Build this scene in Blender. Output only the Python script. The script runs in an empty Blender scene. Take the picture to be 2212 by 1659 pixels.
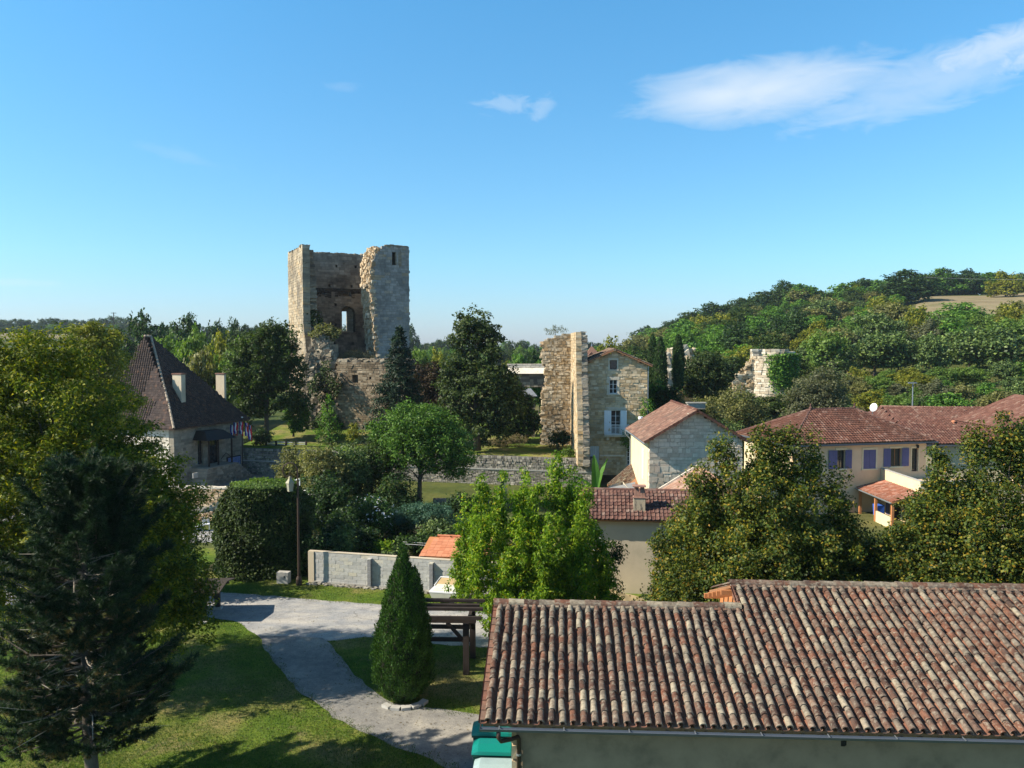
import bpy, math, random
import numpy as np
from mathutils import Matrix, Vector
R = math.radians
scene = bpy.context.scene
COL = scene.collection

# ---------------------------------------------------------------- camera, sky, sun, exposure
CAM_H, FPX, PITCH = 13.0, 1771.0, R(2.73)
cam_data = bpy.data.cameras.new('camera')
cam = bpy.data.objects.new('camera', cam_data)
COL.objects.link(cam)
cam.location = (0, 0, CAM_H)
cam.rotation_euler = (R(90) - PITCH, 0, 0)
cam_data.sensor_width = 36.0
cam_data.lens = 36.0 * FPX / 2212.0
cam_data.clip_start = 0.1
cam_data.clip_end = 8000
scene.camera = cam

SUN_EL = R(38)
SUN_A = R(10.5)            # sun stands to the left and a little behind the camera plane
S = Vector((-math.cos(SUN_A) * math.cos(SUN_EL), -math.sin(SUN_A) * math.cos(SUN_EL), math.sin(SUN_EL)))
sun_data = bpy.data.lights.new('sun', 'SUN')
sun_data.energy = 5.0
sun_data.angle = R(0.53)
sun_data.color = (1.0, 0.90, 0.74)
sun = bpy.data.objects.new('sun', sun_data)
COL.objects.link(sun)
sun.location = (-40, -10, 60)
sun.rotation_euler = S.to_track_quat('Z', 'Y').to_euler()

scene.view_settings.view_transform = 'Standard'
scene.view_settings.look = 'None'
scene.view_settings.gamma = 1.0
scene.view_settings.exposure = 0.8
scene.view_settings.use_curve_mapping = False
scene.cycles.max_bounces = 6
scene.cycles.diffuse_bounces = 2
scene.cycles.transmission_bounces = 3
scene.cycles.transparent_max_bounces = 4
scene.cycles.use_denoising = True

world = bpy.data.worlds.new('World')
scene.world = world
world.use_nodes = True
SKY_STRENGTH = 0.106

def build_world():
    nt = world.node_tree
    nt.nodes.clear()
    L = nt.links.new
    N = nt.nodes.new
    out = N('ShaderNodeOutputWorld')
    bg = N('ShaderNodeBackground')
    sky = N('ShaderNodeTexSky')
    sky.sky_type = 'NISHITA'
    sky.sun_disc = False
    sky.sun_elevation = SUN_EL
    sky.sun_rotation = math.atan2(S.x, S.y)
    sky.altitude = 0
    sky.air_density = 1.0
    sky.dust_density = 0.35
    sky.ozone_density = 3.0
    tint = N('ShaderNodeMix'); tint.data_type = 'RGBA'; tint.blend_type = 'MULTIPLY'
    tint.inputs[0].default_value = 1.0
    L(sky.outputs[0], tint.inputs[6])
    # clouds live in directions of the sky: az = x/y, el = z/y of the view direction, front half only
    tc = N('ShaderNodeTexCoord')
    sep = N('ShaderNodeSeparateXYZ')
    L(tc.outputs['Generated'], sep.inputs[0])
    def m(op, a, b=None, c=None):
        n = N('ShaderNodeMath'); n.operation = op
        for i, x in enumerate((a, b, c)):
            if x is None: continue
            if isinstance(x, (int, float)): n.inputs[i].default_value = x
            else: L(x, n.inputs[i])
        return n.outputs[0]
    az = m('ARCTAN2', sep.outputs[0], sep.outputs[1])
    el = m('ARCSINE', sep.outputs[2])
    tr = N('ShaderNodeValToRGB')
    tr.color_ramp.elements[0].position = 0.0; tr.color_ramp.elements[0].color = (.60, .70, 1.0, 1)
    e2 = tr.color_ramp.elements.new(.10); e2.color = (.60, .89, .99, 1)
    tr.color_ramp.elements[2].position = .42; tr.color_ramp.elements[2].color = (.52, 1.11, 1.24, 1)
    e3 = tr.color_ramp.elements.new(1.0); e3.color = (.42, .42, .41, 1)
    L(el, tr.inputs[0]); L(tr.outputs[0], tint.inputs[7])
    comb = N('ShaderNodeCombineXYZ')
    L(az, comb.inputs[0]); L(el, comb.inputs[1])
    def noise(scx, scy, rot, detail, rough, dist):
        mp = N('ShaderNodeMapping')
        mp.inputs['Rotation'].default_value = (0, 0, rot)
        mp.inputs['Scale'].default_value = (scx, scy, 1)
        L(comb.outputs[0], mp.inputs[0])
        n = N('ShaderNodeTexNoise'); n.inputs['Scale'].default_value = 1.0
        n.inputs['Detail'].default_value = detail
        n.inputs['Roughness'].default_value = rough
        n.inputs['Distortion'].default_value = dist
        L(mp.outputs[0], n.inputs[0])
        return n.outputs[0]
    n1 = noise(12, 40, -0.2, 7, 0.6, 0.6)
    n2 = noise(30, 70, 0.35, 6, 0.65, 1.2)
    def blob(a0, e0, ra, re, rot, gain, soft, nz, amp):
        # soft ellipse, edge broken by noise
        da = m('SUBTRACT', az, a0); de = m('SUBTRACT', el, e0)
        c_, s_ = math.cos(rot), math.sin(rot)
        x = m('ADD', m('MULTIPLY', da, c_ / ra), m('MULTIPLY', de, s_ / ra))
        y = m('ADD', m('MULTIPLY', da, -s_ / re), m('MULTIPLY', de, c_ / re))
        r = m('SQRT', m('ADD', m('MULTIPLY', x, x), m('MULTIPLY', y, y)))
        r = m('ADD', r, m('MULTIPLY', m('SUBTRACT', nz, 0.5), amp))
        t = m('DIVIDE', m('SUBTRACT', 1.0, r), soft)
        t = m('MINIMUM', m('MAXIMUM', t, 0.0), 1.0)
        return m('MULTIPLY', m('MULTIPLY', t, m('SUBTRACT', 2.0, t)), gain)
    def ae(u, v):
        X = (u - 1106) / FPX; Z = (829.5 - v) / FPX
        y = math.cos(PITCH) + Z * math.sin(PITCH); z = Z * math.cos(PITCH) - math.sin(PITCH)
        return math.atan2(X, y), math.atan2(z, math.hypot(X, y))
    parts = []
    for (u, v, ru, rv, rot, g, soft, nz, amp) in [
        (1640, 195, 285, 66, 0.03, .8, 1.3, n1, 1.0), (1570, 205, 200, 48, 0.05, .85, 1.3, n1, .7),
        (1760, 185, 120, 50, 0.1, .5, .8, n2, .9),
        (2020, 170, 300, 60, 0.2, .38, 1.0, n1, 1.9), (2170, 95, 190, 36, 0.22, .6, 1.1, n2, 1.5),
        (2380, 60, 220, 40, 0.2, .6, .9, n2, 1.5),
        (1960, 205, 180, 18, 0.22, .32, .9, n2, 1.8), (1095, 225, 62, 22, 0, .26, 1.2, n2, 2.6),
        (1172, 232, 38, 22, 0.8, .25, 1.2, n2, 2.6), (740, 187, 40, 10, 0, .10, 1.3, n2, 2.0),
        (390, 335, 90, 14, -.2, .09, 1.3, n2, 2.2), (40, 610, 90, 9, 0, .2, 1.2, n2, 1.4)]:
        a0, e0 = ae(u, v)
        parts.append(blob(a0, e0, ru / FPX, rv / FPX, rot, g, soft, nz, amp))
    tot = parts[0]
    for p in parts[1:]:
        tot = m('MAXIMUM', tot, p)
    mx = N('ShaderNodeMix'); mx.data_type = 'RGBA'
    L(tot, mx.inputs[0]); L(tint.outputs[2], mx.inputs[6])
    mx.inputs[7].default_value = (4.7, 5.2, 5.7, 1)
    L(mx.outputs[2], bg.inputs[0])
    bg.inputs[1].default_value = SKY_STRENGTH
    L(bg.outputs[0], out.inputs[0])
build_world()

# ---------------------------------------------------------------- where things stand
def pix(u, v, y):
    """world point at distance y seen at photograph position (u, v)"""
    X = (u - 1106) / FPX; Z = (829.5 - v) / FPX
    wy = math.cos(PITCH) + Z * math.sin(PITCH); wz = Z * math.cos(PITCH) - math.sin(PITCH)
    return Vector((X / wy * y, y, CAM_H + wz / wy * y))
def G(u, v, z=0.0):
    """point of the level z seen at (u, v)"""
    X = (u - 1106) / FPX; Z = (829.5 - v) / FPX
    wy = math.cos(PITCH) + Z * math.sin(PITCH); wz = Z * math.cos(PITCH) - math.sin(PITCH)
    k = (z - CAM_H) / wz
    return Vector((X * k, wy * k, z))
def px(u, y): return (u - 1106) / FPX * y
def sstep(a, b, x):
    t = min(1, max(0, (x - a) / (b - a))); return t * t * (3 - 2 * t)

# ---------------------------------------------------------------- object helpers
def tag(o, label=None, cat=None, group=None, kind=None):
    if label: o['label'] = label
    if cat: o['category'] = cat
    if group: o['group'] = group
    if kind: o['kind'] = kind
    return o
def empty(name, loc=(0, 0, 0), rz=0.0, label=None, cat=None, group=None):
    o = bpy.data.objects.new(name, None)
    o.empty_display_size = 0.3
    COL.objects.link(o)
    o.location = loc; o.rotation_euler = (0, 0, rz)
    return tag(o, label, cat, group)
def link(name, me, parent=None, kind=None):
    o = bpy.data.objects.new(name, me)
    COL.objects.link(o)
    if parent is not None: o.parent = parent
    if kind: o['kind'] = kind
    return o
def copy_tree(o, parent=None):
    c = o.copy(); COL.objects.link(c)
    if parent is not None: c.parent = parent
    for ch in KIDS.get(o.name, [x for x in o.children]):
        copy_tree(ch, c)
    return c
KIDS = {}

class MB:
    def __init__(s): s.v = []; s.f = []; s.m = []
    def add(s, vs, fs, m=0):
        b = len(s.v)
        s.v.extend([tuple(p) for p in vs])
        for f in fs:
            s.f.append([i + b for i in f]); s.m.append(m)
    def box(s, x0, x1, y0, y1, z0, z1, m=0, j=0.0, rng=random):
        vs = [(x, y, z) for z in (z0, z1) for (x, y) in ((x0, y0), (x1, y0), (x1, y1), (x0, y1))]
        if j: vs = [(a + rng.uniform(-j, j), b + rng.uniform(-j, j), c + rng.uniform(-j, j)) for a, b, c in vs]
        s.add(vs, [(0, 3, 2, 1), (4, 5, 6, 7), (0, 1, 5, 4), (1, 2, 6, 5), (2, 3, 7, 6), (3, 0, 4, 7)], m)
    def obox(s, c, ux, uy, uz, m=0, j=0.0, rng=random):
        c = Vector(c); ux = Vector(ux); uy = Vector(uy); uz = Vector(uz)
        vs = []
        for k in (-1, 1):
            for (a, b) in ((-1, -1), (1, -1), (1, 1), (-1, 1)):
                p = c + ux * a + uy * b + uz * k
                if j: p = p + Vector((rng.uniform(-j, j), rng.uniform(-j, j), rng.uniform(-j, j)))
                vs.append(p)
        s.add(vs, [(0, 3, 2, 1), (4, 5, 6, 7), (0, 1, 5, 4), (1, 2, 6, 5), (2, 3, 7, 6), (3, 0, 4, 7)], m)
    def beam(s, a, b, w, h, m=0):
        a = Vector(a); b = Vector(b); d = (b - a); L = d.length; d.normalize()
        up = Vector((0, 0, 1)) if abs(d.z) < .95 else Vector((0, 1, 0))
        sd = d.cross(up).normalized(); u2 = sd.cross(d)
        s.obox((a + b) / 2, d * L / 2, sd * w / 2, u2 * h / 2, m)
    def prism(s, pts, vec, m=0):
        n = len(pts); vec = Vector(vec)
        vs = [Vector(p) for p in pts] + [Vector(p) + vec for p in pts]
        fs = [list(range(n))[::-1], list(range(n, 2 * n))] + [(i, (i + 1) % n, n + (i + 1) % n, n + i) for i in range(n)]
        s.add(vs, fs, m)
    def tube(s, pts, rad, n=8, m=0, cap=True):
        pts = [Vector(p) for p in pts]
        if not isinstance(rad, (list, tuple)): rad = [rad] * len(pts)
        vs = []; fs = []
        ref = Vector((0.31, 0.95, 0.12))
        for i, p in enumerate(pts):
            d = (pts[min(i + 1, len(pts) - 1)] - pts[max(i - 1, 0)]).normalized()
            r_ = ref if abs(d.dot(ref.normalized())) < .9 else Vector((1, 0, 0))
            a = d.cross(r_).normalized(); b = d.cross(a)
            for k in range(n):
                t = 2 * math.pi * k / n
                vs.append(p + (a * math.cos(t) + b * math.sin(t)) * rad[i])
        for i in range(len(pts) - 1):
            for k in range(n):
                fs.append((i * n + k, i * n + (k + 1) % n, (i + 1) * n + (k + 1) % n, (i + 1) * n + k))
        if cap:
            fs.append(list(range(n))[::-1]); fs.append(list(range((len(pts) - 1) * n, len(pts) * n)))
        s.add(vs, fs, m)
    def lathe(s, c, prof, n=16, m=0):
        c = Vector(c); vs = []; fs = []
        for (r, z) in prof:
            for k in range(n):
                t = 2 * math.pi * k / n
                vs.append(c + Vector((r * math.cos(t), r * math.sin(t), z)))
        for i in range(len(prof) - 1):
            for k in range(n):
                fs.append((i * n + k, i * n + (k + 1) % n, (i + 1) * n + (k + 1) % n, (i + 1) * n + k))
        fs.append(list(range(n))[::-1]); fs.append(list(range((len(prof) - 1) * n, len(prof) * n)))
        s.add(vs, fs, m)
    def mesh(s, name, mats):
        me = bpy.data.meshes.new(name)
        me.from_pydata(s.v, [], s.f)
        for mt in (mats if isinstance(mats, (list, tuple)) else [mats]): me.materials.append(mt)
        if any(s.m): me.polygons.foreach_set('material_index', s.m)
        me.update()
        return me
    def build(s, name, mats, parent=None, kind=None, smooth=False):
        me = s.mesh(name, mats)
        if smooth: me.polygons.foreach_set('use_smooth', [True] * len(me.polygons))
        return link(name, me, parent, kind)

def mesh_np(name, verts, quads, mats, smooth=False, mi=None):
    me = bpy.data.meshes.new(name)
    nv = len(verts); nf, k = quads.shape
    me.vertices.add(nv); me.vertices.foreach_set('co', np.ascontiguousarray(verts, dtype=np.float32).ravel())
    me.loops.add(nf * k); me.loops.foreach_set('vertex_index', np.ascontiguousarray(quads, dtype=np.int32).ravel())
    me.polygons.add(nf)
    me.polygons.foreach_set('loop_start', np.arange(0, nf * k, k, dtype=np.int32))
    for mt in (mats if isinstance(mats, (list, tuple)) else [mats]): me.materials.append(mt)
    if mi is not None: me.polygons.foreach_set('material_index', mi.astype(np.int32))
    if smooth: me.polygons.foreach_set('use_smooth', np.ones(nf, dtype=bool))
    me.update(calc_edges=True)
    return me

# ---------------------------------------------------------------- materials
def new_mat(name):
    mt = bpy.data.materials.new(name); mt.use_nodes = True
    nt = mt.node_tree; nt.nodes.clear()
    return mt, nt
class NT:
    def __init__(s, name):
        s.mt, s.nt = new_mat(name)
        s.out = s.nt.nodes.new('ShaderNodeOutputMaterial')
        s.b = s.nt.nodes.new('ShaderNodeBsdfPrincipled')
        s.nt.links.new(s.b.outputs[0], s.out.inputs[0])
        s.tc = None
    def n(s, t, **kw):
        x = s.nt.nodes.new(t)
        for k, v in kw.items(): setattr(x, k, v)
        return x
    def l(s, a, b): s.nt.links.new(a, b)
    def coord(s, world=False):
        if s.tc is None:
            if world:
                g = s.n('ShaderNodeNewGeometry'); s.tc = g.outputs['Position']
            else:
                s.tc = s.n('ShaderNodeTexCoord').outputs['Object']
        return s.tc
    def math(s, op, a, b=0.0, clamp=False):
        x = s.n('ShaderNodeMath', operation=op); x.use_clamp = clamp
        for i, q in enumerate((a, b)):
            if isinstance(q, (int, float)): x.inputs[i].default_value = q
            else: s.l(q, x.inputs[i])
        return x.outputs[0]
    def noise(s, scale, detail=4, rough=.55, stretch=None, dist=0.0):
        x = s.n('ShaderNodeTexNoise'); x.inputs['Scale'].default_value = scale
        x.inputs['Detail'].default_value = detail; x.inputs['Roughness'].default_value = rough
        x.inputs['Distortion'].default_value = dist
        c = s.coord()
        if stretch:
            mp = s.n('ShaderNodeMapping'); mp.inputs['Scale'].default_value = stretch
            s.l(c, mp.inputs[0]); c = mp.outputs[0]
        s.l(c, x.inputs[0])
        return x.outputs[0]
    def ramp(s, fac, stops, interp='LINEAR'):
        x = s.n('ShaderNodeValToRGB'); cr = x.color_ramp; cr.interpolation = interp
        while len(cr.elements) > 1: cr.elements.remove(cr.elements[0])
        for i, (p, c) in enumerate(stops):
            e = cr.elements[0] if i == 0 else cr.elements.new(p)
            e.position = p; e.color = (*c, 1) if len(c) == 3 else c
        s.l(fac, x.inputs[0])
        return x.outputs[0]
    def rand(s):
        g = s.n('ShaderNodeNewGeometry'); o = s.n('ShaderNodeObjectInfo')
        return s.math('FRACT', s.math('ADD', g.outputs['Random Per Island'], o.outputs['Random']))
    def mix(s, fac, a, b, mode='MIX'):
        x = s.n('ShaderNodeMix', data_type='RGBA', blend_type=mode)
        for i, q in ((0, fac), (6, a), (7, b)):
            if isinstance(q, (int, float)): x.inputs[i].default_value = q
            elif isinstance(q, tuple): x.inputs[i].default_value = (*q, 1)
            else: s.l(q, x.inputs[i])
        return x.outputs[2]
    def sel(s, v, lo, hi):
        x = s.n('ShaderNodeMapRange'); x.inputs[1].default_value = lo; x.inputs[2].default_value = hi
        s.l(v, x.inputs[0]); return x.outputs[0]
    def col(s, c): 
        if isinstance(c, tuple): s.b.inputs['Base Color'].default_value = (*c, 1)
        else: s.l(c, s.b.inputs['Base Color'])
    def rough(s, r, spec=0.3, metal=0.0):
        s.b.inputs['Roughness'].default_value = r
        s.b.inputs['Specular IOR Level'].default_value = spec
        s.b.inputs['Metallic'].default_value = metal
    def bump(s, h, strength, dist=0.02):
        x = s.n('ShaderNodeBump'); x.inputs['Strength'].default_value = strength
        x.inputs['Distance'].default_value = dist
        s.l(h, x.inputs['Height']); s.l(x.outputs[0], s.b.inputs['Normal'])

def pieces_mat(name, stops, stain=(.12, .11, .10), stain_amt=.5, stain_scale=.35, grain=6.0, grain_amt=.35, spots=None, rough=.9, bump=.5, bdist=.03, world=True):
    """colour differs from piece to piece (stone, tile, block); weather stains and grain over it"""
    k = NT(name); k.coord(world)
    c = k.ramp(k.rand(), stops)
    g = k.noise(grain, 6, .65)
    c = k.mix(grain_amt, c, k.ramp(g, [(.3, (.35, .33, .30)), (.5, (.9, .9, .9)), (.7, (1.25, 1.22, 1.18))]), 'MULTIPLY')
    if stain_amt:
        st = k.noise(stain_scale, 5, .65, dist=.4)
        f = k.math('MULTIPLY', k.sel(st, .46, .66), stain_amt)
        c = k.mix(f, c, stain)
    if spots:
        sp = k.noise(spots[0], 5, .7)
        c = k.mix(k.math('MULTIPLY', k.sel(sp, spots[1], spots[2]), spots[4]), c, spots[3])
    k.col(c); k.rough(rough, .2); k.bump(g, bump, bdist)
    return k.mt
def plain(name, c, rough=.6, spec=.3, metal=0.0, var=.25, scale=3.0, bump=0.0, world=False, stretch=None):
    k = NT(name); k.coord(world)
    g = k.noise(scale, 5, .6, stretch)
    k.col(k.mix(var, c, k.ramp(g, [(.3, (.45, .45, .45)), (.5, (1, 1, 1)), (.72, (1.3, 1.3, 1.3))]), 'MULTIPLY'))
    k.rough(rough, spec, metal)
    if bump: k.bump(g, bump, .01)
    return k.mt
def leaf_mat(name, stops, transl=.35, rough=.55, clump=.25, cscale=.5, spec=.25):
    k = NT(name); k.coord(True)
    c = k.ramp(k.rand(), stops)
    n = k.noise(cscale, 3, .5)
    c = k.mix(clump, c, k.ramp(n, [(.35, (.5, .55, .5)), (.5, (1, 1, 1)), (.65, (1.45, 1.35, 1.0))]), 'MULTIPLY')
    k.col(c); k.rough(rough, spec)
    t = k.n('ShaderNodeBsdfTranslucent')
    k.l(k.mix(1.0, c, (1.25, 1.35, .55), 'MULTIPLY'), t.inputs[0])
    m = k.n('ShaderNodeMixShader'); m.inputs[0].default_value = transl
    k.l(k.b.outputs[0], m.inputs[1]); k.l(t.outputs[0], m.inputs[2]); k.l(m.outputs[0], k.out.inputs[0])
    return k.mt

M = {}
M['keep_stone'] = pieces_mat('keep_stone', [(0, (.30, .25, .18)), (.3, (.40, .33, .23)), (.6, (.48, .40, .28)), (.85, (.42, .30, .17)), (1, (.55, .48, .37))],
    stain=(.11, .10, .085), stain_amt=.8, stain_scale=.22, grain=2.2)
M['keep_core'] = pieces_mat('keep_core', [(0, (.20, .16, .11)), (1, (.25, .2, .14))], stain_amt=.5)
M['rubble_stone'] = pieces_mat('rubble_stone', [(0, (.12, .10, .08)), (.4, (.22, .19, .14)), (.75, (.33, .27, .19)), (1, (.5, .43, .32))], stain_amt=.6, stain_scale=.8, grain=3)
M['pale_stone'] = pieces_mat('pale_stone', [(0, (.42, .30, .17)), (.25, (.55, .42, .26)), (.6, (.66, .54, .37)), (.85, (.52, .36, .18)), (1, (.72, .62, .46))],
    stain=(.22, .17, .11), stain_amt=.4, stain_scale=.5, grain=3)
M['pale_core'] = pieces_mat('pale_core', [(0, (.40, .34, .25)), (1, (.46, .39, .29))], stain_amt=.3)
M['gable_stone'] = pieces_mat('gable_stone', [(0, (.50, .41, .31)), (.4, (.65, .56, .44)), (.7, (.72, .63, .50)), (1, (.58, .46, .36))],
    stain=(.34, .28, .21), stain_amt=.4, stain_scale=.9, grain=4)
M['gable_core'] = pieces_mat('gable_core', [(0, (.46, .38, .29)), (1, (.50, .43, .33))], stain_amt=.2)
M['grey_stone'] = pieces_mat('grey_stone', [(0, (.14, .13, .12)), (.3, (.26, .25, .22)), (.6, (.36, .34, .29)), (.85, (.30, .27, .22)), (1, (.50, .47, .40))], stain_amt=.5, stain_scale=.6, grain=4)
M['grey_core'] = plain('grey_core', (.12, .11, .10), .95)
M['hall_stone'] = pieces_mat('hall_stone', [(0, (.20, .18, .145)), (.5, (.28, .25, .20)), (1, (.38, .34, .27))], stain=(.13, .12, .10), stain_amt=.5, stain_scale=.5, grain=3)
M['hall_core'] = plain('hall_core', (.27, .245, .20), .95)
M['white_stone'] = pieces_mat('white_stone', [(0, (.55, .49, .40)), (.5, (.68, .62, .52)), (1, (.75, .70, .6))], stain=(.35, .3, .22), stain_amt=.3, grain=3)
M['block'] = pieces_mat('block', [(0, (.36, .36, .35)), (.5, (.42, .42, .41)), (.8, (.47, .47, .45)), (1, (.50, .47, .38))], stain=(.5, .49, .44), stain_amt=.35, stain_scale=1.2, grain=5, grain_amt=.2)
M['dark_block'] = pieces_mat('dark_block', [(0, (.20, .20, .21)), (1, (.26, .26, .27))], stain_amt=.1, grain=5, grain_amt=.2)
M['mortar'] = plain('mortar', (.52, .51, .48), .95)
M['canal_tile'] = pieces_mat('canal_tile', [(0, (.070, .042, .032)), (.18, (.125, .062, .042)), (.34, (.18, .078, .048)), (.46, (.125, .088, .068)), (.58, (.20, .122, .086)), (.74, (.175, .135, .104)), (.90, (.25, .205, .15)), (1, (.34, .29, .21))],
    stain=(.07, .06, .052), stain_amt=.6, stain_scale=2.6, grain=11, grain_amt=.9, spots=(7, .50, .66, (.34, .31, .24), .6), bump=.5, bdist=.01)
M['canal_pan'] = pieces_mat('canal_pan', [(0, (.20, .09, .06)), (.5, (.27, .13, .085)), (1, (.17, .11, .08))], stain=(.07, .06, .05), stain_amt=.5, stain_scale=2, grain=9, grain_amt=.5)
M['tile_brown'] = pieces_mat('tile_brown', [(0, (.11, .055, .046)), (.5, (.155, .080, .064)), (.8, (.20, .108, .084)), (1, (.24, .165, .135))], stain=(.10, .08, .07), stain_amt=.4, stain_scale=1.2, grain=6)
M['tile_red'] = pieces_mat('tile_red', [(0, (.095, .042, .032)), (.5, (.128, .058, .042)), (.85, (.16, .076, .054)), (1, (.21, .13, .105))], stain=(.085, .055, .045), stain_amt=.5, stain_scale=1.0, grain=6, spots=(2.2, .62, .74, (.38, .33, .29), .4))
M['tile_flat_brown'] = pieces_mat('tile_flat_brown', [(0, (.15, .085, .065)), (.5, (.21, .115, .085)), (.8, (.25, .14, .10)), (1, (.32, .20, .15))], stain=(.12, .10, .08), stain_amt=.45, stain_scale=.9, grain=5)
M['tile_hall'] = pieces_mat('tile_hall', [(0, (.045, .034, .033)), (.5, (.064, .048, .044)), (.85, (.082, .06, .054)), (1, (.12, .07, .05))], stain=(.045, .035, .033), stain_amt=.5, stain_scale=.6, grain=3)
M['tile_orange'] = pieces_mat('tile_orange', [(0, (.50, .19, .10)), (1, (.58, .25, .14))], stain=(.4, .18, .1), stain_amt=.3, grain=4, grain_amt=.2)
M['plaster_cream'] = plain('plaster_cream', (.68, .58, .38), .9, var=.22, scale=1.1, bump=.1)
M['plaster_peach'] = plain('plaster_peach', (.68, .50, .32), .9, var=.2, scale=1.0, bump=.1)
M['plaster_grey'] = plain('plaster_grey', (.52, .45, .34), .9, var=.35, scale=.7, bump=.15)
M['render_barn'] = plain('render_barn', (.27, .20, .13), .95, var=.6, scale=1.4, bump=.5)
M['white_paint'] = plain('white_paint', (.78, .79, .80), .5, var=.1)
M['blue_shutter'] = plain('blue_shutter', (.10, .10, .22), .5, var=.2)
M['light_shutter'] = plain('light_shutter', (.55, .62, .68), .5, var=.15)
M['glass'] = plain('glass', (.02, .025, .03), .08, spec=.8, var=0)
M['dark_room'] = plain('dark_room', (.02, .018, .016), .9, var=0)
M['zinc'] = plain('zinc', (.30, .33, .36), .4, metal=.6, var=.15)
M['dark_gutter'] = plain('dark_gutter', (.085, .10, .125), .4, spec=.5, var=.15)
M['black_metal'] = plain('black_metal', (.02, .02, .02), .5, var=.1)
M['rust_brown'] = plain('rust_brown', (.055, .035, .025), .6, var=.2)
M['lantern'] = plain('lantern', (.34, .32, .22), .5, var=.2)
M['frost'] = plain('frost', (.36, .35, .28), .35, var=.05)
M['dark_wood'] = plain('dark_wood', (.035, .026, .022), .8, var=.5, scale=4, bump=.3)
M['wood'] = plain('wood', (.30, .15, .075), .75, var=.4, scale=4, bump=.2)
M['orange_wood'] = plain('orange_wood', (.48, .20, .08), .7, var=.3, scale=4)
M['white_wood'] = plain('white_wood', (.62, .60, .55), .8, var=.4, scale=5)
M['bark'] = plain('bark', (.10, .08, .06), .95, var=.7, scale=6, bump=.6, stretch=(1, 1, .3))
M['pale_bark'] = plain('pale_bark', (.24, .21, .17), .95, var=.7, scale=7, bump=.6, stretch=(1, 1, .4))
M['dead_twig'] = plain('dead_twig', (.36, .32, .26), .95, var=.5, scale=7)
M['bin_green'] = plain('bin_green', (.004, .19, .155), .32, spec=.5, var=.1)
M['bin_body'] = plain('bin_body', (.02, .09, .075), .5, var=.1)
M['grey_lid'] = plain('grey_lid', (.30, .40, .40), .35, spec=.5, var=.2)
M['rubber'] = plain('rubber', (.02, .02, .02), .8, var=.1)
M['cream_body'] = plain('cream_body', (.70, .68, .58), .45, var=.25, scale=2)
M['tarp'] = plain('tarp', (.45, .33, .17), .8, var=.4, scale=2)
M['sand'] = plain('sand', (.52, .40, .21), .95, var=.4, scale=2.5, bump=.5)
M['terracotta'] = plain('terracotta', (.38, .13, .06), .8, var=.2)
M['pot_tile'] = plain('pot_tile', (.34, .19, .14), .85, var=.4, scale=6)
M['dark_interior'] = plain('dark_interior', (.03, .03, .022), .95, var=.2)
M['slate'] = plain('slate', (.20, .22, .25), .6, var=.3)
M['fibre'] = plain('fibre', (.30, .29, .27), .9, var=.4, scale=2, bump=.2)
M['concrete'] = plain('concrete', (.40, .39, .36), .9, var=.3, scale=2, bump=.2)
M['flag_blue'] = plain('flag_blue', (.02, .03, .25), .7, var=.1)
M['flag_white'] = plain('flag_white', (.8, .8, .8), .7, var=.05)
M['flag_red'] = plain('flag_red', (.6, .02, .03), .7, var=.1)
M['poster_blue'] = plain('poster_blue', (.16, .22, .42), .5, var=.6, scale=4)
M['blue_fabric'] = plain('blue_fabric', (.04, .12, .5), .8, var=.2)
M['dry_grass'] = leaf_mat('dry_grass', [(0, (.16, .13, .07)), (.6, (.24, .20, .11)), (1, (.30, .26, .16))], .3)
def L3(name, a, b, c, **k): M[name] = leaf_mat(name, [(0, a), (.55, b), (1, c)], **k)
L3('leaf_oak', (0.013, 0.029, 0.01), (0.033, 0.072, 0.021), (0.08, 0.144, 0.041), clump=.4, cscale=.25)
L3('leaf_mid', (0.037, 0.089, 0.016), (0.089, 0.209, 0.032), (0.206, 0.352, 0.051), clump=.4, cscale=.25)
L3('leaf_light', (0.068, 0.123, 0.028), (0.123, 0.213, 0.041), (0.193, 0.275, 0.062), clump=.4, cscale=.3)
L3('leaf_yellow', (0.097, 0.123, 0.017), (0.193, 0.213, 0.028), (0.317, 0.289, 0.034), clump=.4, cscale=.35)
L3('leaf_olive', (0.069, 0.076, 0.027), (0.163, 0.172, 0.064), (0.289, 0.28, 0.103), clump=.4, cscale=.3)
L3('leaf_grey', (0.081, 0.092, 0.046), (0.127, 0.138, 0.075), (0.184, 0.19, 0.103), clump=.3, cscale=.4)
L3('leaf_russet', (.05, .03, .02), (.09, .05, .03), (.13, .08, .04), clump=.3, cscale=.4)
L3('leaf_chestnut', (0.014, 0.029, 0.009), (0.044, 0.076, 0.023), (0.116, 0.147, 0.043), clump=.35, cscale=.4)
L3('leaf_walnut', (0.027, 0.065, 0.011), (0.081, 0.178, 0.026), (0.176, 0.299, 0.053), clump=.35, cscale=.5)
L3('leaf_spruce', (.010, .026, .014), (.018, .042, .022), (.035, .07, .03), transl=.1, clump=.2)
L3('leaf_thuja', (0.018, 0.054, 0.01), (0.042, 0.102, 0.014), (0.072, 0.15, 0.024), transl=.15, clump=.35, cscale=1.5)
L3('leaf_cypress', (0.018, 0.045, 0.015), (0.042, 0.083, 0.024), (0.075, 0.128, 0.038), transl=.1, clump=.3, cscale=1)
L3('leaf_juniper', (0.039, 0.104, 0.065), (0.065, 0.156, 0.104), (0.117, 0.221, 0.143), transl=.15, clump=.3, cscale=1)
L3('leaf_ivy', (0.01, 0.022, 0.006), (0.031, 0.061, 0.013), (0.084, 0.119, 0.028), clump=.5, cscale=.6, transl=.2, spec=.2, rough=.6)
L3('leaf_hedge', (0.03, 0.06, 0.018), (0.088, 0.147, 0.04), (0.2, 0.27, 0.07), clump=.5, cscale=.8, transl=.2, spec=.4)
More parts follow.
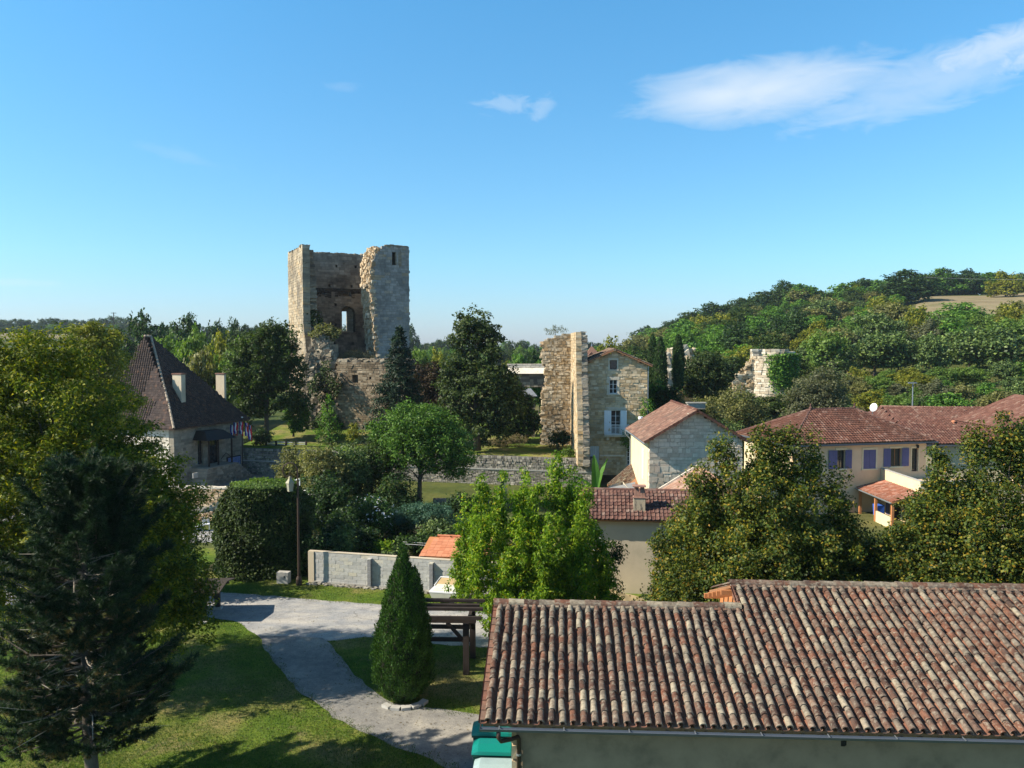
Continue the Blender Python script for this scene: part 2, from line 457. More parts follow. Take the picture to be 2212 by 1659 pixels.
L3('leaf_banana', (.05, .14, .02), (.08, .2, .03), (.12, .25, .05), transl=.4)
L3('leaf_flower', (0.024, 0.072, 0.018), (0.048, 0.12, 0.024), (0.084, 0.156, 0.036))
L3('needle', (0.006, 0.017, 0.008), (0.016, 0.039, 0.016), (0.051, 0.088, 0.035), transl=.15, clump=.3, cscale=.8)
L3('needle_dry', (.07, .05, .02), (.12, .09, .03), (.16, .12, .05), transl=.15)
M['leaf_hornbeam'] = leaf_mat('leaf_hornbeam', [(0, (.025, .050, .010)), (.42, (.060, .098, .016)), (.70, (.115, .145, .02)), (.84, (.18, .175, .02)), (.95, (.27, .21, .02)), (1, (.28, .15, .02))], clump=.5, cscale=.6, transl=.3, spec=.25)
M['leaf_elder'] = leaf_mat('leaf_elder', [(0, (.055, .125, .008)), (.5, (.135, .25, .012)), (.85, (.25, .36, .02)), (.97, (.33, .38, .02)), (1, (.42, .3, .02))], clump=.4, cscale=.7, transl=.4)
M['leaf_robinia'] = leaf_mat('leaf_robinia', [(0, (.035, .065, .008)), (.4, (.10, .145, .012)), (.75, (.20, .225, .015)), (1, (.34, .30, .02))], clump=.45, cscale=.4, transl=.4)

scene.render.engine = 'CYCLES'
# ---------------------------------------------------------------- masonry, tiles, windows
def unit_stone(k, mat, seed):
    key = ('stone', k, mat.name)
    if key not in UNIT:
        r = random.Random(seed + k)
        mb = MB(); mb.box(-.5, .5, -.5, .5, -.5, .5, 0, .05, r)
        UNIT[key] = mb.mesh('stone', mat)
    return UNIT[key]
UNIT = {}

def masonry(parent, O, U, N, T, z0, z1, xr, mat, core, holes=(), h=.3, wl=(.35, .75), joint=.025, proud=.03, rag=0.0,
            nparts=300, seed=1, name='stone', corenm='core', inset=.04, dj=.012, hj=.25, runbond=False):
    """a wall of real stones laid in courses; xr(z) -> [(a, b), ...]; holes (a, b, za, zb)"""
    r = random.Random(seed)
    O = Vector(O); U = Vector(U).normalized(); N = Vector(N).normalized(); Z = Vector((0, 0, 1))
    brk = sorted({z0, z1} | {z for q in holes for z in q[2:4] if z0 < z < z1})
    rows = []
    for a, b in zip(brk, brk[1:]):
        n = max(1, round((b - a) / h))
        cuts = [a + (b - a) * i / n for i in range(n + 1)]
        for i in range(1, n):
            cuts[i] += r.uniform(-hj, hj) * h * .5
        rows += list(zip(cuts, cuts[1:]))
    stones = []; cb = MB()
    for ri, (a, b) in enumerate(rows):
        zm = (a + b) / 2
        iv = []
        for (p, q) in xr(zm):
            if rag: p += r.uniform(-rag, rag) if p > -1e8 else 0; q += r.uniform(-rag, rag)
            segs = [(p, q)]
            for (ha, hb, hza, hzb) in holes:
                if hza < zm < hzb:
                    ns = []
                    for (s0, s1) in segs:
                        if hb <= s0 or ha >= s1: ns.append((s0, s1)); continue
                        if ha > s0: ns.append((s0, ha))
                        if hb < s1: ns.append((hb, s1))
                    segs = ns
            iv += [s_ for s_ in segs if s_[1] - s_[0] > .06]
        for (p, q) in iv:
            c = O + U * ((p + q) / 2) - N * (T / 2) + Z * zm
            cb.obox(c, U * ((q - p) / 2 - .02), N * (T / 2 - inset), Z * ((b - a) / 2 + .001))
            x = p
            if runbond:
                first = wl[0] * (.5 if ri % 2 else 1)
            while x < q - 1e-4:
                w = (first if x == p else wl[0]) if runbond else r.uniform(*wl) * (1.0 if r.random() < .85 else 1.4)
                if q - x - w < wl[0] * .45: w = q - x
                pr = r.uniform(0, proud)
                stones.append((x + w / 2, w - joint * r.uniform(.6, 1.3), zm, (b - a) - joint * r.uniform(.6, 1.3), pr))
                x += w
    cb.build(corenm, core, parent, kind='stuff' if len(rows) > 40 else None)
    order = sorted(range(len(stones)), key=lambda i: -stones[i][1] * stones[i][3])
    single = set(order[:nparts]); mb = MB()
    for i, (x, w, zc, hh, pr) in enumerate(stones):
        c = O + U * x - N * (T / 2 - pr / 2) + Z * zc
        if i in single:
            o = link(name, unit_stone(r.randrange(6), mat, 11), parent)
            th = T + pr
            mtx = Matrix.Identity(4)
            for k, vv in enumerate((U * w, N * th, Z * hh)):
                for j in range(3): mtx[j][k] = vv[j]
            for j in range(3): mtx[j][3] = c[j]
            o.matrix_local = mtx
        else:
            mb.obox(c, U * w / 2, N * (T + pr) / 2, Z * hh / 2, 0, dj, r)
    if mb.v: mb.build('stonework', mat, parent, kind='stuff')

def tile_profile(kind):
    """cross-section (x 0..1, height) of one tile"""
    if kind == 'flat': return [(0.01, 0.0), (.99, 0.0)]
    if kind == 'roll': return [(0.0, .0), (.58, .0), (.68, .16), (.80, .20), (.92, .15), (1.0, 0.0)]
    if kind == 'cover':
        return [(.5 - .5 * math.cos(math.pi * i / 7), .5 * math.sin(math.pi * i / 7) * .95) for i in range(8)]
def unit_tile(kind, mat, w, L, th):
    """one tile: x across (0..w), y up the slope (0..L), z out of the roof"""
    key = ('tile', kind, mat.name, round(w, 3), round(L, 3))
    if key in UNIT: return UNIT[key]
    mb = MB(); pf = tile_profile(kind); n = len(pf)
    vs = []
    for (y, tp) in ((0, 1.0), (L, .80 if kind == 'cover' else 1.0)):
        for (x, z) in pf: vs.append((w * (.5 + (x - .5) * tp), y, w * z * tp + th))
        for (x, z) in pf:
            xx = .5 + (x - .5) * (.84 if kind == 'cover' else 1.0) * tp
            vs.append((w * xx, y, w * z * tp * (.84 if kind == 'cover' else 1) + (th * .0)))
    fs = []
    for i in range(n - 1):
        fs.append((i, i + 1, 2 * n + i + 1, 2 * n + i))
        fs.append((i, n + i, n + i + 1, i + 1))
        if kind == 'cover': fs.append((n + i + 1, n + i, 3 * n + i, 3 * n + i + 1))
    fs.append((0, 2 * n, 3 * n, n)); fs.append((n - 1, 2 * n - 1, 4 * n - 1, 3 * n - 1))
    mb.add(vs, fs)
    UNIT[key] = mb.mesh('tile', mat)
    return UNIT[key]

def tiles(parent, P0, U, Sl, L, SL, kind, mat, tw=.25, exp=.33, over=.08, th=.018, lift=.0, clip=None, nparts=300, seed=5,
          near=None, name='roof_tile', cols=None, tilt=.04, wob=.006):
    """courses of tiles over a roof plane: P0 eave corner, U along the eave, Sl up the slope (unit)"""
    r = random.Random(seed)
    P0 = Vector(P0); U = Vector(U).normalized(); Sl = Vector(Sl).normalized(); Nn = U.cross(Sl).normalized()
    if Nn.z < 0: Nn = -Nn
    nc = cols or max(1, round(L / tw)); tw = L / nc
    nr = max(1, round(SL / exp)); exp = SL / nr
    cw = tw * (.70 if kind == 'cover' else 1.0)
    me = unit_tile(kind, mat, cw, exp + over, th)
    vv = np.array([v.co[:] for v in me.vertices]); fcs = [list(p.vertices) for p in me.polygons]
    todo = []
    for c in range(nc):
        for q in range(nr):
            a = (c + .5) * tw; b = (q + .5) * exp
            if clip and not clip(a, b): continue
            todo.append((c, q))
    # those nearest the camera become parts of their own
    pm = parent_world(parent)
    def dist(cq):
        p = pm @ (P0 + U * (cq[0] + .5) * tw + Sl * (cq[1] + .5) * exp)
        return (p - cam.location).length + (0 if abs(p.x / max(p.y, 1)) < .64 else 1000)
    todo.sort(key=dist)
    AV = []; AF = []; base = 0
    F4 = [f for f in fcs if len(f) == 4]
    for i, (c, q) in enumerate(todo):
        off = (tw - cw) / 2 if kind == 'cover' else 0
        o_ = P0 + U * (c * tw + off + r.uniform(-wob, wob)) + Sl * (q * exp + r.uniform(-wob, wob) * 2 - (over * .2 if q == 0 else 0)) + Nn * (lift + th * .2)
        t = tilt * (1 + r.uniform(-.4, .4)); yaw = r.uniform(-wob, wob) * 3
        Y = (Sl * math.cos(t) - Nn * math.sin(t) + U * yaw).normalized(); X = (U - Y * U.dot(Y)).normalized(); Zv = X.cross(Y)
        if Zv.dot(Nn) < 0: Zv = -Zv
        o_ = o_ + Nn * (exp + over) * math.sin(t)
        if i < nparts:
            ob = link(name, me, parent)
            mtx = Matrix.Identity(4)
            for k, v_ in enumerate((X, Y, Zv)):
                for j in range(3): mtx[j][k] = v_[j]
            for j in range(3): mtx[j][3] = o_[j]
            ob.matrix_local = mtx
        else:
            w_ = vv[:, 0:1] * np.array(X)[None] + vv[:, 1:2] * np.array(Y)[None] + vv[:, 2:3] * np.array(Zv)[None] + np.array(o_)[None]
            AV.append(w_); AF.append(np.array(F4) + base); base += len(vv)
    if AV:
        link('tile_courses', mesh_np('tile_courses', np.concatenate(AV), np.concatenate(AF), mat), parent, kind='stuff')

PW = {}
def parent_world(p):
    if p is None: return Matrix.Identity(4)
    m = Matrix.Translation(p.location) @ p.rotation_euler.to_matrix().to_4x4()
    return (parent_world(p.parent) @ m) if p.parent else m

def window(parent, x0, x1, z0, z1, y, nx=2, nz=3, frame=None, name='window', depth=.22, fw=.05, surround=None, sw=.12, sill=True, glass='glass'):
    """a window in a wall whose face is at y (outside is -y): recessed frame, bars, glass, stone surround"""
    frame = frame or M['white_paint']
    mb = MB(); yy = y + depth
    mb.box(x0, x0 + fw, yy - .06, yy, z0, z1); mb.box(x1 - fw, x1, yy - .06, yy, z0, z1)
    mb.box(x0 + fw, x1 - fw, yy - .058, yy, z0, z0 + fw); mb.box(x0 + fw, x1 - fw, yy - .058, yy, z1 - fw, z1)
    for i in range(1, nx):
        x = x0 + (x1 - x0) * i / nx; w = .03 if (i * 2 != nx) else .05
        mb.box(x - w / 2, x + w / 2, yy - .05, yy - .005, z0 + fw, z1 - fw)
    for i in range(1, nz):
        z = z0 + (z1 - z0) * i / nz
        mb.box(x0 + fw, x1 - fw, yy - .045, yy - .008, z - .015, z + .015)
    w_ = mb.build(name, frame, parent)
    for i in range(nx):
        for j in range(nz):
            a = x0 + (x1 - x0) * i / nx; b = x0 + (x1 - x0) * (i + 1) / nx
            c = z0 + (z1 - z0) * j / nz; d = z0 + (z1 - z0) * (j + 1) / nz
            g = MB(); g.box(a + .02, b - .02, yy - .03, yy - .02, c + .02, d - .02)
            g.build('pane', M[glass], w_)
    if surround:
        s = MB()
        s.box(x0 - sw, x0 - .003, y - .035, y + depth, z0, z1); s.box(x1 + .003, x1 + sw, y - .035, y + depth, z0, z1)
        s.box(x0 - sw, x1 + sw, y - .04, y + depth, z1 + .002, z1 + sw * 1.4)
        s.build('window_surround', surround, w_)
        if sill:
            s = MB(); s.box(x0 - sw - .04, x1 + sw + .04, y - .08, y + depth, z0 - .11, z0 - .002); s.build('sill', surround, w_)
    b = MB(); b.box(x0 - .01, x1 + .01, yy + .15, yy + .17, z0 - .01, z1 + .01); b.build('dark_inside', M['dark_room'], w_)
    return w_

def shutter(parent, hx, z0, z1, y, w, ang, mat, boards=4):
    """board shutter hinged at hx; ang = opening from the closed position, sign gives the side"""
    s = empty('shutter', (hx, y, 0), ang); s.parent = parent
    n = boards
    for i in range(n):
        b = MB(); b.box(w * i / n + .004, w * (i + 1) / n - .004, -.035, 0, z0, z1); b.build('board', mat, s)
    r_ = MB()
    for z in (z0 + (z1 - z0) * .15, z0 + (z1 - z0) * .85): r_.box(.02 * (1 if w > 0 else -1), w * .96, -.055, -.036, z - .04, z + .04)
    r_.build('batten', mat, s)
    return s

# ---------------------------------------------------------------- foliage
def rnd_dirs(rs, n):
    v = rs.normal(size=(n, 3)); return v / np.linalg.norm(v, axis=1, keepdims=True)
def leaves(P, out, size, aspect, rs, droop=0.0, up=.5, jit=.9, fold=.12):
    """a folded diamond leaf at each point P; out = outward direction of the clump it belongs to"""
    n = len(P)
    Nn = out * .6 + rs.normal(size=(n, 3)) * jit * .6; Nn[:, 2] += up
    Nn /= np.linalg.norm(Nn, axis=1, keepdims=True)
    d = rnd_dirs(rs, n); d[:, 2] -= droop
    d -= Nn * (d * Nn).sum(1, keepdims=True) * (1 - min(.8, droop)); d /= np.linalg.norm(d, axis=1, keepdims=True) + 1e-6
    s = np.cross(Nn, d); s /= np.linalg.norm(s, axis=1, keepdims=True) + 1e-6
    L = size * rs.uniform(.6, 1.25, size=(n, 1)); W = L * aspect
    m = P + d * L * .45 + Nn * 0
    v = np.stack([P, m + s * W / 2 + Nn * L * fold, P + d * L, m - s * W / 2 + Nn * L * fold], 1).reshape(-1, 3)
    q = np.arange(n * 4, dtype=np.int32).reshape(n, 4)
    return v, q

def crown_points(lobes, nclump, per, cr, rs, shell=.4, flat=.8):
    """leaf positions gathered in clumps that sit mostly towards the outside of the lobes"""
    lob = np.array(lobes, dtype=float)
    vol = (lob[:, 3] * lob[:, 4] * lob[:, 5]) ** .67; vol /= vol.sum()
    k = rs.choice(len(lob), size=nclump, p=vol)
    d = rnd_dirs(rs, nclump)
    # uneven outline: radius varies with direction
    f = 1 + .16 * np.sin(d[:, 0] * 5.1 + k * 1.7) * np.cos(d[:, 1] * 4.3 + k) + .10 * np.sin(d[:, 2] * 9 + d[:, 0] * 7 + k * 2.2)
    rr = rs.uniform(0, 1, nclump) ** shell * f
    C = lob[k, :3] + d * rr[:, None] * lob[k, 3:6]
    cs = cr * rs.uniform(.55, 1.35, nclump)
    idx = np.repeat(np.arange(nclump), per)
    dd = rnd_dirs(rs, len(idx)); r2 = rs.uniform(0, 1, len(idx)) ** .5
    off = dd * (r2 * cs[idx])[:, None]; off[:, 2] *= flat
    P = C[idx] + off
    outc = d[idx] * .5 + dd * .7
    outc /= np.linalg.norm(outc, axis=1, keepdims=True)
    return P, outc, C

def limbs(H, rbase, C, rs, ttop, n=14, base_fork=.3, bend=.06, lean=(0, 0), mb=None, nseg=7):
    """tapered trunk with limbs reaching into the clumps"""
    mb = mb or MB()
    tp = []
    ph = rs.uniform(0, 6.28)
    for i in range(nseg + 1):
        t = i / nseg
        tp.append(Vector((lean[0] * t + math.sin(t * 4 + ph) * bend * H * t * .4, lean[1] * t + math.cos(t * 3.4 + ph) * bend * H * t * .4, ttop * t)))
    rad = [rbase * ((1 - i / nseg) ** .8 * .9 + .1) * (1.35 if i == 0 else 1) for i in range(nseg + 1)]
    mb.tube(tp, rad, 9)
    if len(C):
        sel = rs.choice(len(C), size=min(n, len(C)), replace=False)
        for j in sel:
            c = Vector(C[j]); 
            t0 = base_fork + (1 - base_fork) * min(.92, max(0, (c.z / max(ttop, .1)) - .35)) * rs.uniform(.6, .95)
            k = min(nseg - 1, int(t0 * nseg)); p = tp[k].lerp(tp[k + 1], t0 * nseg - k)
            if c.z < p.z - .5: c.z = p.z - .3
            mid = p.lerp(c, .5) + Vector((rs.uniform(-.1, .1), rs.uniform(-.1, .1), rs.uniform(.0, .12))) * (c - p).length
            r0 = max(rbase * .10, rad[k] * .5)
            mb.tube([p, p.lerp(mid, .5) , mid, c], [r0, r0 * .7, r0 * .45, r0 * .15], 5)
    return mb

def tree(name, label, cat, loc, H, lobes, nclump, per, cr, lsize, leaf, bark='bark', asp=.55, seed=1, ttop=None, rb=None, shell=.4, group=None,
         droop=0.0, nl=16, up=.5, flat=.8, fork=.25, rz=0, extra=None, crownname='crown', lean=(0, 0), jit=.9):
    rs = np.random.RandomState(seed)
    t = empty(name, loc, rz, label, cat, group)
    P, o, C = crown_points(lobes, nclump, per, cr, rs, shell, flat)
    keep = P[:, 2] > .05
    P = P[keep]; o = o[keep]
    v, q = leaves(P, o, lsize, asp, rs, droop, up, jit)
    link(crownname, mesh_np(crownname, v, q, M[leaf]), t)
    if rb is None: rb = H * .022
    mb = limbs(H, rb, C, rs, ttop or H * .75, nl, fork, lean=lean)
    mb.build('trunk', M[bark], t, smooth=True)
    if extra: extra(t, rs)
    return t

def conifer(name, label, loc, H, Rb, leaf, seed, z0=.3, tiers=22, per=14, npl=34, lsize=.28, asp=.3, droop=.25, bark='bark', cat='tree', up_ang=-.15, power=1.0, group=None, rb=None):
    """a conifer of tiered branches carrying sprays"""
    rs = np.random.RandomState(seed)
    t = empty(name, loc, 0, label, cat, group)
    mb = MB(); mb.tube([(0, 0, 0), (.03, 0, H * .5), (0, .02, H * .98)], [rb or H * .017, (rb or H * .017) * .55, .015], 8)
    Ps = []; Os = []
    for i in range(tiers):
        f = (i + rs.uniform(-.25, .25)) / tiers
        z = z0 + (H - z0) * max(0, f)
        rr = Rb * (1 - max(0, f)) ** power + .05
        nb = max(4, int(per * (1 - f * .6)))
        for b in range(nb):
            a = rs.uniform(0, 2 * math.pi); L = rr * rs.uniform(.65, 1.12)
            dirv = np.array([math.cos(a), math.sin(a), up_ang])
            end = np.array([0, 0, z]) + dirv * L + np.array([0, 0, .12 * L])
            if b % 2 == 0: mb.tube([(0, 0, z), tuple(end)], [.03 * (1 - f) + .01, .006], 4, cap=False)
            m = int(npl * (.35 + L / Rb))
            s = rs.uniform(.18, 1, m) ** .7
            p = np.array([0, 0, z])[None] + dirv[None] * (L * s)[:, None]
            p[:, 2] += .12 * L * s * s
            side = np.array([-math.sin(a), math.cos(a), 0])
            w = L * .28 * (1.15 - s)
            p += side[None] * (rs.uniform(-1, 1, m) * w)[:, None]
            p[:, 2] -= rs.uniform(0, .18, m) * (1 + L * .25)
            Ps.append(p); Os.append(np.tile(dirv / np.linalg.norm(dirv), (m, 1)))
    P = np.concatenate(Ps); O_ = np.concatenate(Os)
    v, q = leaves(P, O_, lsize, asp, rs, droop, .35, .8)
    link('crown', mesh_np('crown', v, q, M[leaf]), t)
    mb.build('trunk', M[bark], t, smooth=True)
    return t

def cone_shrub(name, label, loc, prof, leaf, seed, n=14000, lsize=.12, asp=.45, cat='tree', lobes=1, group=None, base=None):
    """clipped-looking columnar evergreen: upright sprays over a dense dark core; prof = [(radius, z), ...]"""
    rs = np.random.RandomState(seed)
    t = empty(name, loc, 0, label, cat, group)
    zs = np.array([p[1] for p in prof]); r_ = np.array([p[0] for p in prof])
    area = np.interp(np.linspace(zs[0], zs[-1], 200), zs, r_); area = np.maximum(area, .02)
    cdf = np.cumsum(area); cdf /= cdf[-1]
    z = np.interp(rs.uniform(0, 1, n), cdf, np.linspace(zs[0], zs[-1], 200))
    a = rs.uniform(0, 2 * math.pi, n)
    bump_ = 1 + .07 * np.sin(a * 5 + z * 2.3) + .06 * np.sin(a * 9 - z * 5.1) + .05 * np.sin(z * 11 + a * 3)
    rr = np.interp(z, zs, r_) * bump_ * rs.uniform(.82, 1.04, n)
    P = np.stack([rr * np.cos(a), rr * np.sin(a), z], 1)
    out = np.stack([np.cos(a), np.sin(a), np.full(n, .25)], 1)
    Nn = out + rs.normal(size=(n, 3)) * .45; Nn /= np.linalg.norm(Nn, axis=1, keepdims=True)
    d = np.tile(np.array([[0, 0, 1.0]]), (n, 1)) + rs.normal(size=(n, 3)) * .4 + out * .5
    d /= np.linalg.norm(d, axis=1, keepdims=True)
    s = np.cross(Nn, d); s /= np.linalg.norm(s, axis=1, keepdims=True)
    L = lsize * rs.uniform(.6, 1.5, (n, 1)); W = L * asp; m = P + d * L * .45
    v = np.stack([P, m + s * W / 2, P + d * L, m - s * W / 2], 1).reshape(-1, 3)
    link('crown', mesh_np('crown', v, np.arange(n * 4, dtype=np.int32).reshape(n, 4), M[leaf]), t)
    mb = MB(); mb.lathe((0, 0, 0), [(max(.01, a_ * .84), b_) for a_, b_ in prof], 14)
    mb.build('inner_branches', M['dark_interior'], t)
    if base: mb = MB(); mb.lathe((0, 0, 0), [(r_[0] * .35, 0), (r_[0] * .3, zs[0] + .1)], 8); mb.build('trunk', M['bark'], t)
    return t

def bush(name, label, loc, size, leaf, seed, n=220, per=28, cr=.35, lsize=.12, cat='shrub', asp=.6, lobes=None, group=None, droop=0, shell=.35, nl=8, bark='bark', extra=None, up=.5):
    a, b, c = size
    if lobes is None:
        r = random.Random(seed)
        lobes = [(0, 0, c * .5, a * .5, b * .5, c * .5)] + [(r.uniform(-.3, .3) * a, r.uniform(-.3, .3) * b, c * r.uniform(.35, .72), a * r.uniform(.2, .32), b * r.uniform(.2, .32), c * r.uniform(.25, .36)) for _ in range(5)]
    return tree(name, label, cat, loc, c, lobes, n, per, cr, lsize, leaf, bark, asp, seed, ttop=c * .55, rb=max(.03, c * .02), shell=shell, group=group, droop=droop, nl=nl, fork=.05, crownname='foliage', extra=extra, up=up)

# ---------------------------------------------------------------- terrain, lawns, roads
ZR_L = [(-900, 22), (0, 24), (150, 25), (500, 20), (900, 6), (1160, 3), (1300, 8), (1400, 13), (1500, 19), (1600, 24.5), (1700, 30), (1800, 31), (1900, 33), (2000, 35.5), (2212, 38.7), (2700, 44), (3400, 46)]
def terrain_z(x, y):
    if y < 60: return 0.0
    u = 1106 + FPX * x / y
    zr = float(np.interp(u, [a for a, b in ZR_L], [b for a, b in ZR_L]))
    D = float(np.interp(u, [1160, 1420], [700, 380]))
    pw = float(np.interp(u, [1160, 1500], [1.5, 1.05]))
    base = 2.2 * sstep(86, 118, y)
    t = min(1.0, max(0.0, (y - 100) / (D - 100)))
    z = base + (zr - base) * t ** pw
    if y > 110:
        k = min(1, (y - 110) / 60)
        z += k * (math.sin(x * .043 + y * .021) * .8 + math.sin(x * .11 - y * .07) * .35)
    return z

kt = NT('meadow'); kt.coord(True)
n1 = kt.noise(.035, 6, .6); n2 = kt.noise(1.3, 6, .7); n3 = kt.noise(.35, 4, .6)
c = kt.ramp(n1, [(.35, (.045, .075, .020)), (.5, (.085, .10, .03)), (.65, (.17, .14, .07))])
c = kt.mix(.5, c, kt.ramp(n3, [(.35, (.55, .6, .5)), (.5, (1, 1, 1)), (.68, (1.5, 1.3, 1.1))]), 'MULTIPLY')
c = kt.mix(.5, c, kt.ramp(n2, [(.3, (.5, .5, .5)), (.5, (1, 1, 1)), (.7, (1.4, 1.4, 1.3))]), 'MULTIPLY')
kt.col(c); kt.rough(.95, .1); kt.bump(n2, .8, .15); M['meadow'] = kt.mt

kt = NT('lawn'); kt.coord(True)
n1 = kt.noise(.22, 5, .6); n2 = kt.noise(9, 6, .75); n3 = kt.noise(1.4, 5, .65)
c = kt.ramp(n1, [(.36, (.06, .12, .014)), (.5, (.11, .155, .024)), (.62, (.20, .18, .07))])
c = kt.mix(.65, c, kt.ramp(n3, [(.3, (.55, .6, .5)), (.5, (1, 1, 1)), (.7, (1.6, 1.4, 1.2))]), 'MULTIPLY')
c = kt.mix(.7, c, kt.ramp(n2, [(.3, (.35, .4, .3)), (.5, (1, 1, 1)), (.7, (1.7, 1.6, 1.4))]), 'MULTIPLY')
c = kt.mix(kt.math('MULTIPLY', kt.sel(kt.noise(.5, 6, .7, dist=.5), .60, .68), .6), c, (.19, .15, .09))
kt.col(c); kt.rough(.95, .1); kt.bump(n2, .9, .04); M['lawn'] = kt.mt

kt = NT('gravel_road'); kt.coord(True)
n1 = kt.noise(.35, 5, .6, stretch=(.5, 1.6, 1)); n2 = kt.noise(14, 6, .8); n3 = kt.noise(1.6, 6, .7, dist=.4)
c = kt.ramp(n1, [(.38, (.37, .355, .325)), (.5, (.28, .285, .29)), (.62, (.41, .39, .355))])
c = kt.mix(.6, c, kt.ramp(n3, [(.32, (.62, .62, .64)), (.5, (1, 1, 1)), (.68, (1.25, 1.22, 1.15))]), 'MULTIPLY')
c = kt.mix(.75, c, kt.ramp(n2, [(.3, (.55, .55, .55)), (.5, (1, 1, 1)), (.7, (1.35, 1.35, 1.33))]), 'MULTIPLY')
vo = kt.n('ShaderNodeTexVoronoi', feature='DISTANCE_TO_EDGE'); vo.inputs['Scale'].default_value = .55
mpv = kt.n('ShaderNodeMapping'); kt.l(kt.tc, mpv.inputs[0]); 
wv = kt.n('ShaderNodeVectorMath', operation='ADD'); kt.l(kt.tc, wv.inputs[0])
nv = kt.n('ShaderNodeTexNoise'); nv.inputs['Scale'].default_value = 1.2; kt.l(kt.tc, nv.inputs[0]); kt.l(nv.outputs[1], wv.inputs[1]); kt.l(wv.outputs[0], vo.inputs[0])
crack = kt.math('MULTIPLY', kt.math('LESS_THAN', vo.outputs[0], .012), kt.sel(kt.noise(.25, 3, .5), .5, .6))
c = kt.mix(kt.math('MULTIPLY', crack, .55), c, (.13, .125, .12))
kt.col(c); kt.rough(.95, .15); kt.bump(n2, .6, .02); M['gravel_road'] = kt.mt

kt = NT('drive_asphalt'); kt.coord(True)
n1 = kt.noise(.5, 5, .65); n2 = kt.noise(20, 6, .8); n3 = kt.noise(3, 5, .7)
c = kt.ramp(n1, [(.38, (.19, .185, .175)), (.55, (.245, .235, .215)), (.66, (.32, .30, .26))])
c = kt.mix(.6, c, kt.ramp(n3, [(.35, (.75, .75, .75)), (.5, (1, 1, 1)), (.66, (1.3, 1.28, 1.2))]), 'MULTIPLY')
c = kt.mix(.6, c, kt.ramp(n2, [(.3, (.5, .5, .5)), (.5, (1, 1, 1)), (.7, (1.5, 1.5, 1.45))]), 'MULTIPLY')
kt.col(c); kt.rough(.95, .15); kt.bump(n2, .5, .01); M['drive_asphalt'] = kt.mt

kt = NT('dry_field'); kt.coord(True)
n1 = kt.noise(.05, 5, .6); n2 = kt.noise(.8, 6, .75)
c = kt.ramp(n1, [(.36, (.20, .16, .09)), (.5, (.26, .21, .125)), (.65, (.16, .145, .07))])
c = kt.mix(.5, c, kt.ramp(n2, [(.3, (.6, .6, .6)), (.5, (1, 1, 1)), (.7, (1.3, 1.3, 1.25))]), 'MULTIPLY')
kt.col(c); kt.rough(.95, .1); M['dry_field'] = kt.mt

def build_ground():
    ys = [-60, -30, 0, 20, 40, 55] + list(np.geomspace(60, 760, 95)) + [900, 1200, 1700, 2500]
    ks = np.linspace(-1.25, 1.25, 150)
    V = []; 
    for y in ys:
        w = max(y, 60)
        for k in ks:
            x = k * w
            V.append((x, y, terrain_z(x, y) if y < 760 else terrain_z(k * 760, 760) - (y - 760) * .02))
    n = len(ks); Q = [(i * n + j, i * n + j + 1, (i + 1) * n + j + 1, (i + 1) * n + j) for i in range(len(ys) - 1) for j in range(n - 1)]
    o = link('ground', mesh_np('ground', np.array(V), np.array(Q), M['meadow'], smooth=True), kind='structure')
build_ground()

def sheet(name, pts, z, mat, kind='structure', **k):
    """flat polygon, triangulated"""
    import mathutils
    vs = [Vector((p[0], p[1], z)) for p in pts]
    tris = mathutils.geometry.tessellate_polygon([vs])
    me = bpy.data.meshes.new(name); me.from_pydata([tuple(v) for v in vs], [], [tuple(t) for t in tris]); me.materials.append(mat)
    me.update()
    return link(name, me, None, kind)
def wob(pts, amp, seed, step=.5):
    """denser outline with small irregularities"""
    r = random.Random(seed); out = []
    for a, b in zip(pts, pts[1:] + pts[:1]):
        a = Vector(a[:2]); b = Vector(b[:2]); n = max(1, int((b - a).length / step))
        for i in range(n):
            p = a.lerp(b, i / n); out.append((p.x + r.uniform(-amp, amp), p.y + r.uniform(-amp, amp)))
    return out
sheet('lawn', [(-45, 14), (14, 14), (14, 52), (-45, 52)], .004, M['lawn'])
ROAD = [G(*p) for p in [(-500, 1215), (0, 1240), (300, 1262), (430, 1275), (530, 1283), (700, 1297), (900, 1311), (1000, 1319), (1080, 1326), (1500, 1345), (1900, 1365),
        (1900, 1470), (1500, 1440), (1200, 1412), (1060, 1399), (950, 1393), (870, 1381), (790, 1376), (695, 1386)]]
DRIVE = [G(*p) for p in [(560, 1372), (700, 1378), (735, 1420), (768, 1460), (812, 1500), (850, 1520), (950, 1531), (1045, 1545), (1250, 1560), (1350, 1760), (1200, 1800), (1000, 1682), (930, 1640), (850, 1612), (722, 1550), (640, 1490), (590, 1430), (565, 1395)]]
ROAD_W = ROAD + [G(*p) for p in [(560, 1378), (520, 1345), (440, 1333), (200, 1318), (-100, 1300), (-500, 1285)]]
sheet('road', wob([tuple(p[:2]) for p in ROAD_W], .09, 3), .010, M['gravel_road'])
sheet('driveway', wob([tuple(p[:2]) for p in DRIVE], .07, 4), .014, M['drive_asphalt'])
# village square before the town hall, and the yard by the garden
sheet('square', [G(330, 1120)[:2], G(560, 1100)[:2], G(700, 1040)[:2], G(640, 1008)[:2], G(380, 1010)[:2], G(0, 1080)[:2], G(0, 1130)[:2]], .008, M['drive_asphalt'])
sheet('yard', [G(330, 1172)[:2], G(520, 1172)[:2], G(520, 1145)[:2], G(330, 1142)[:2]], .012, M['gravel_road'])

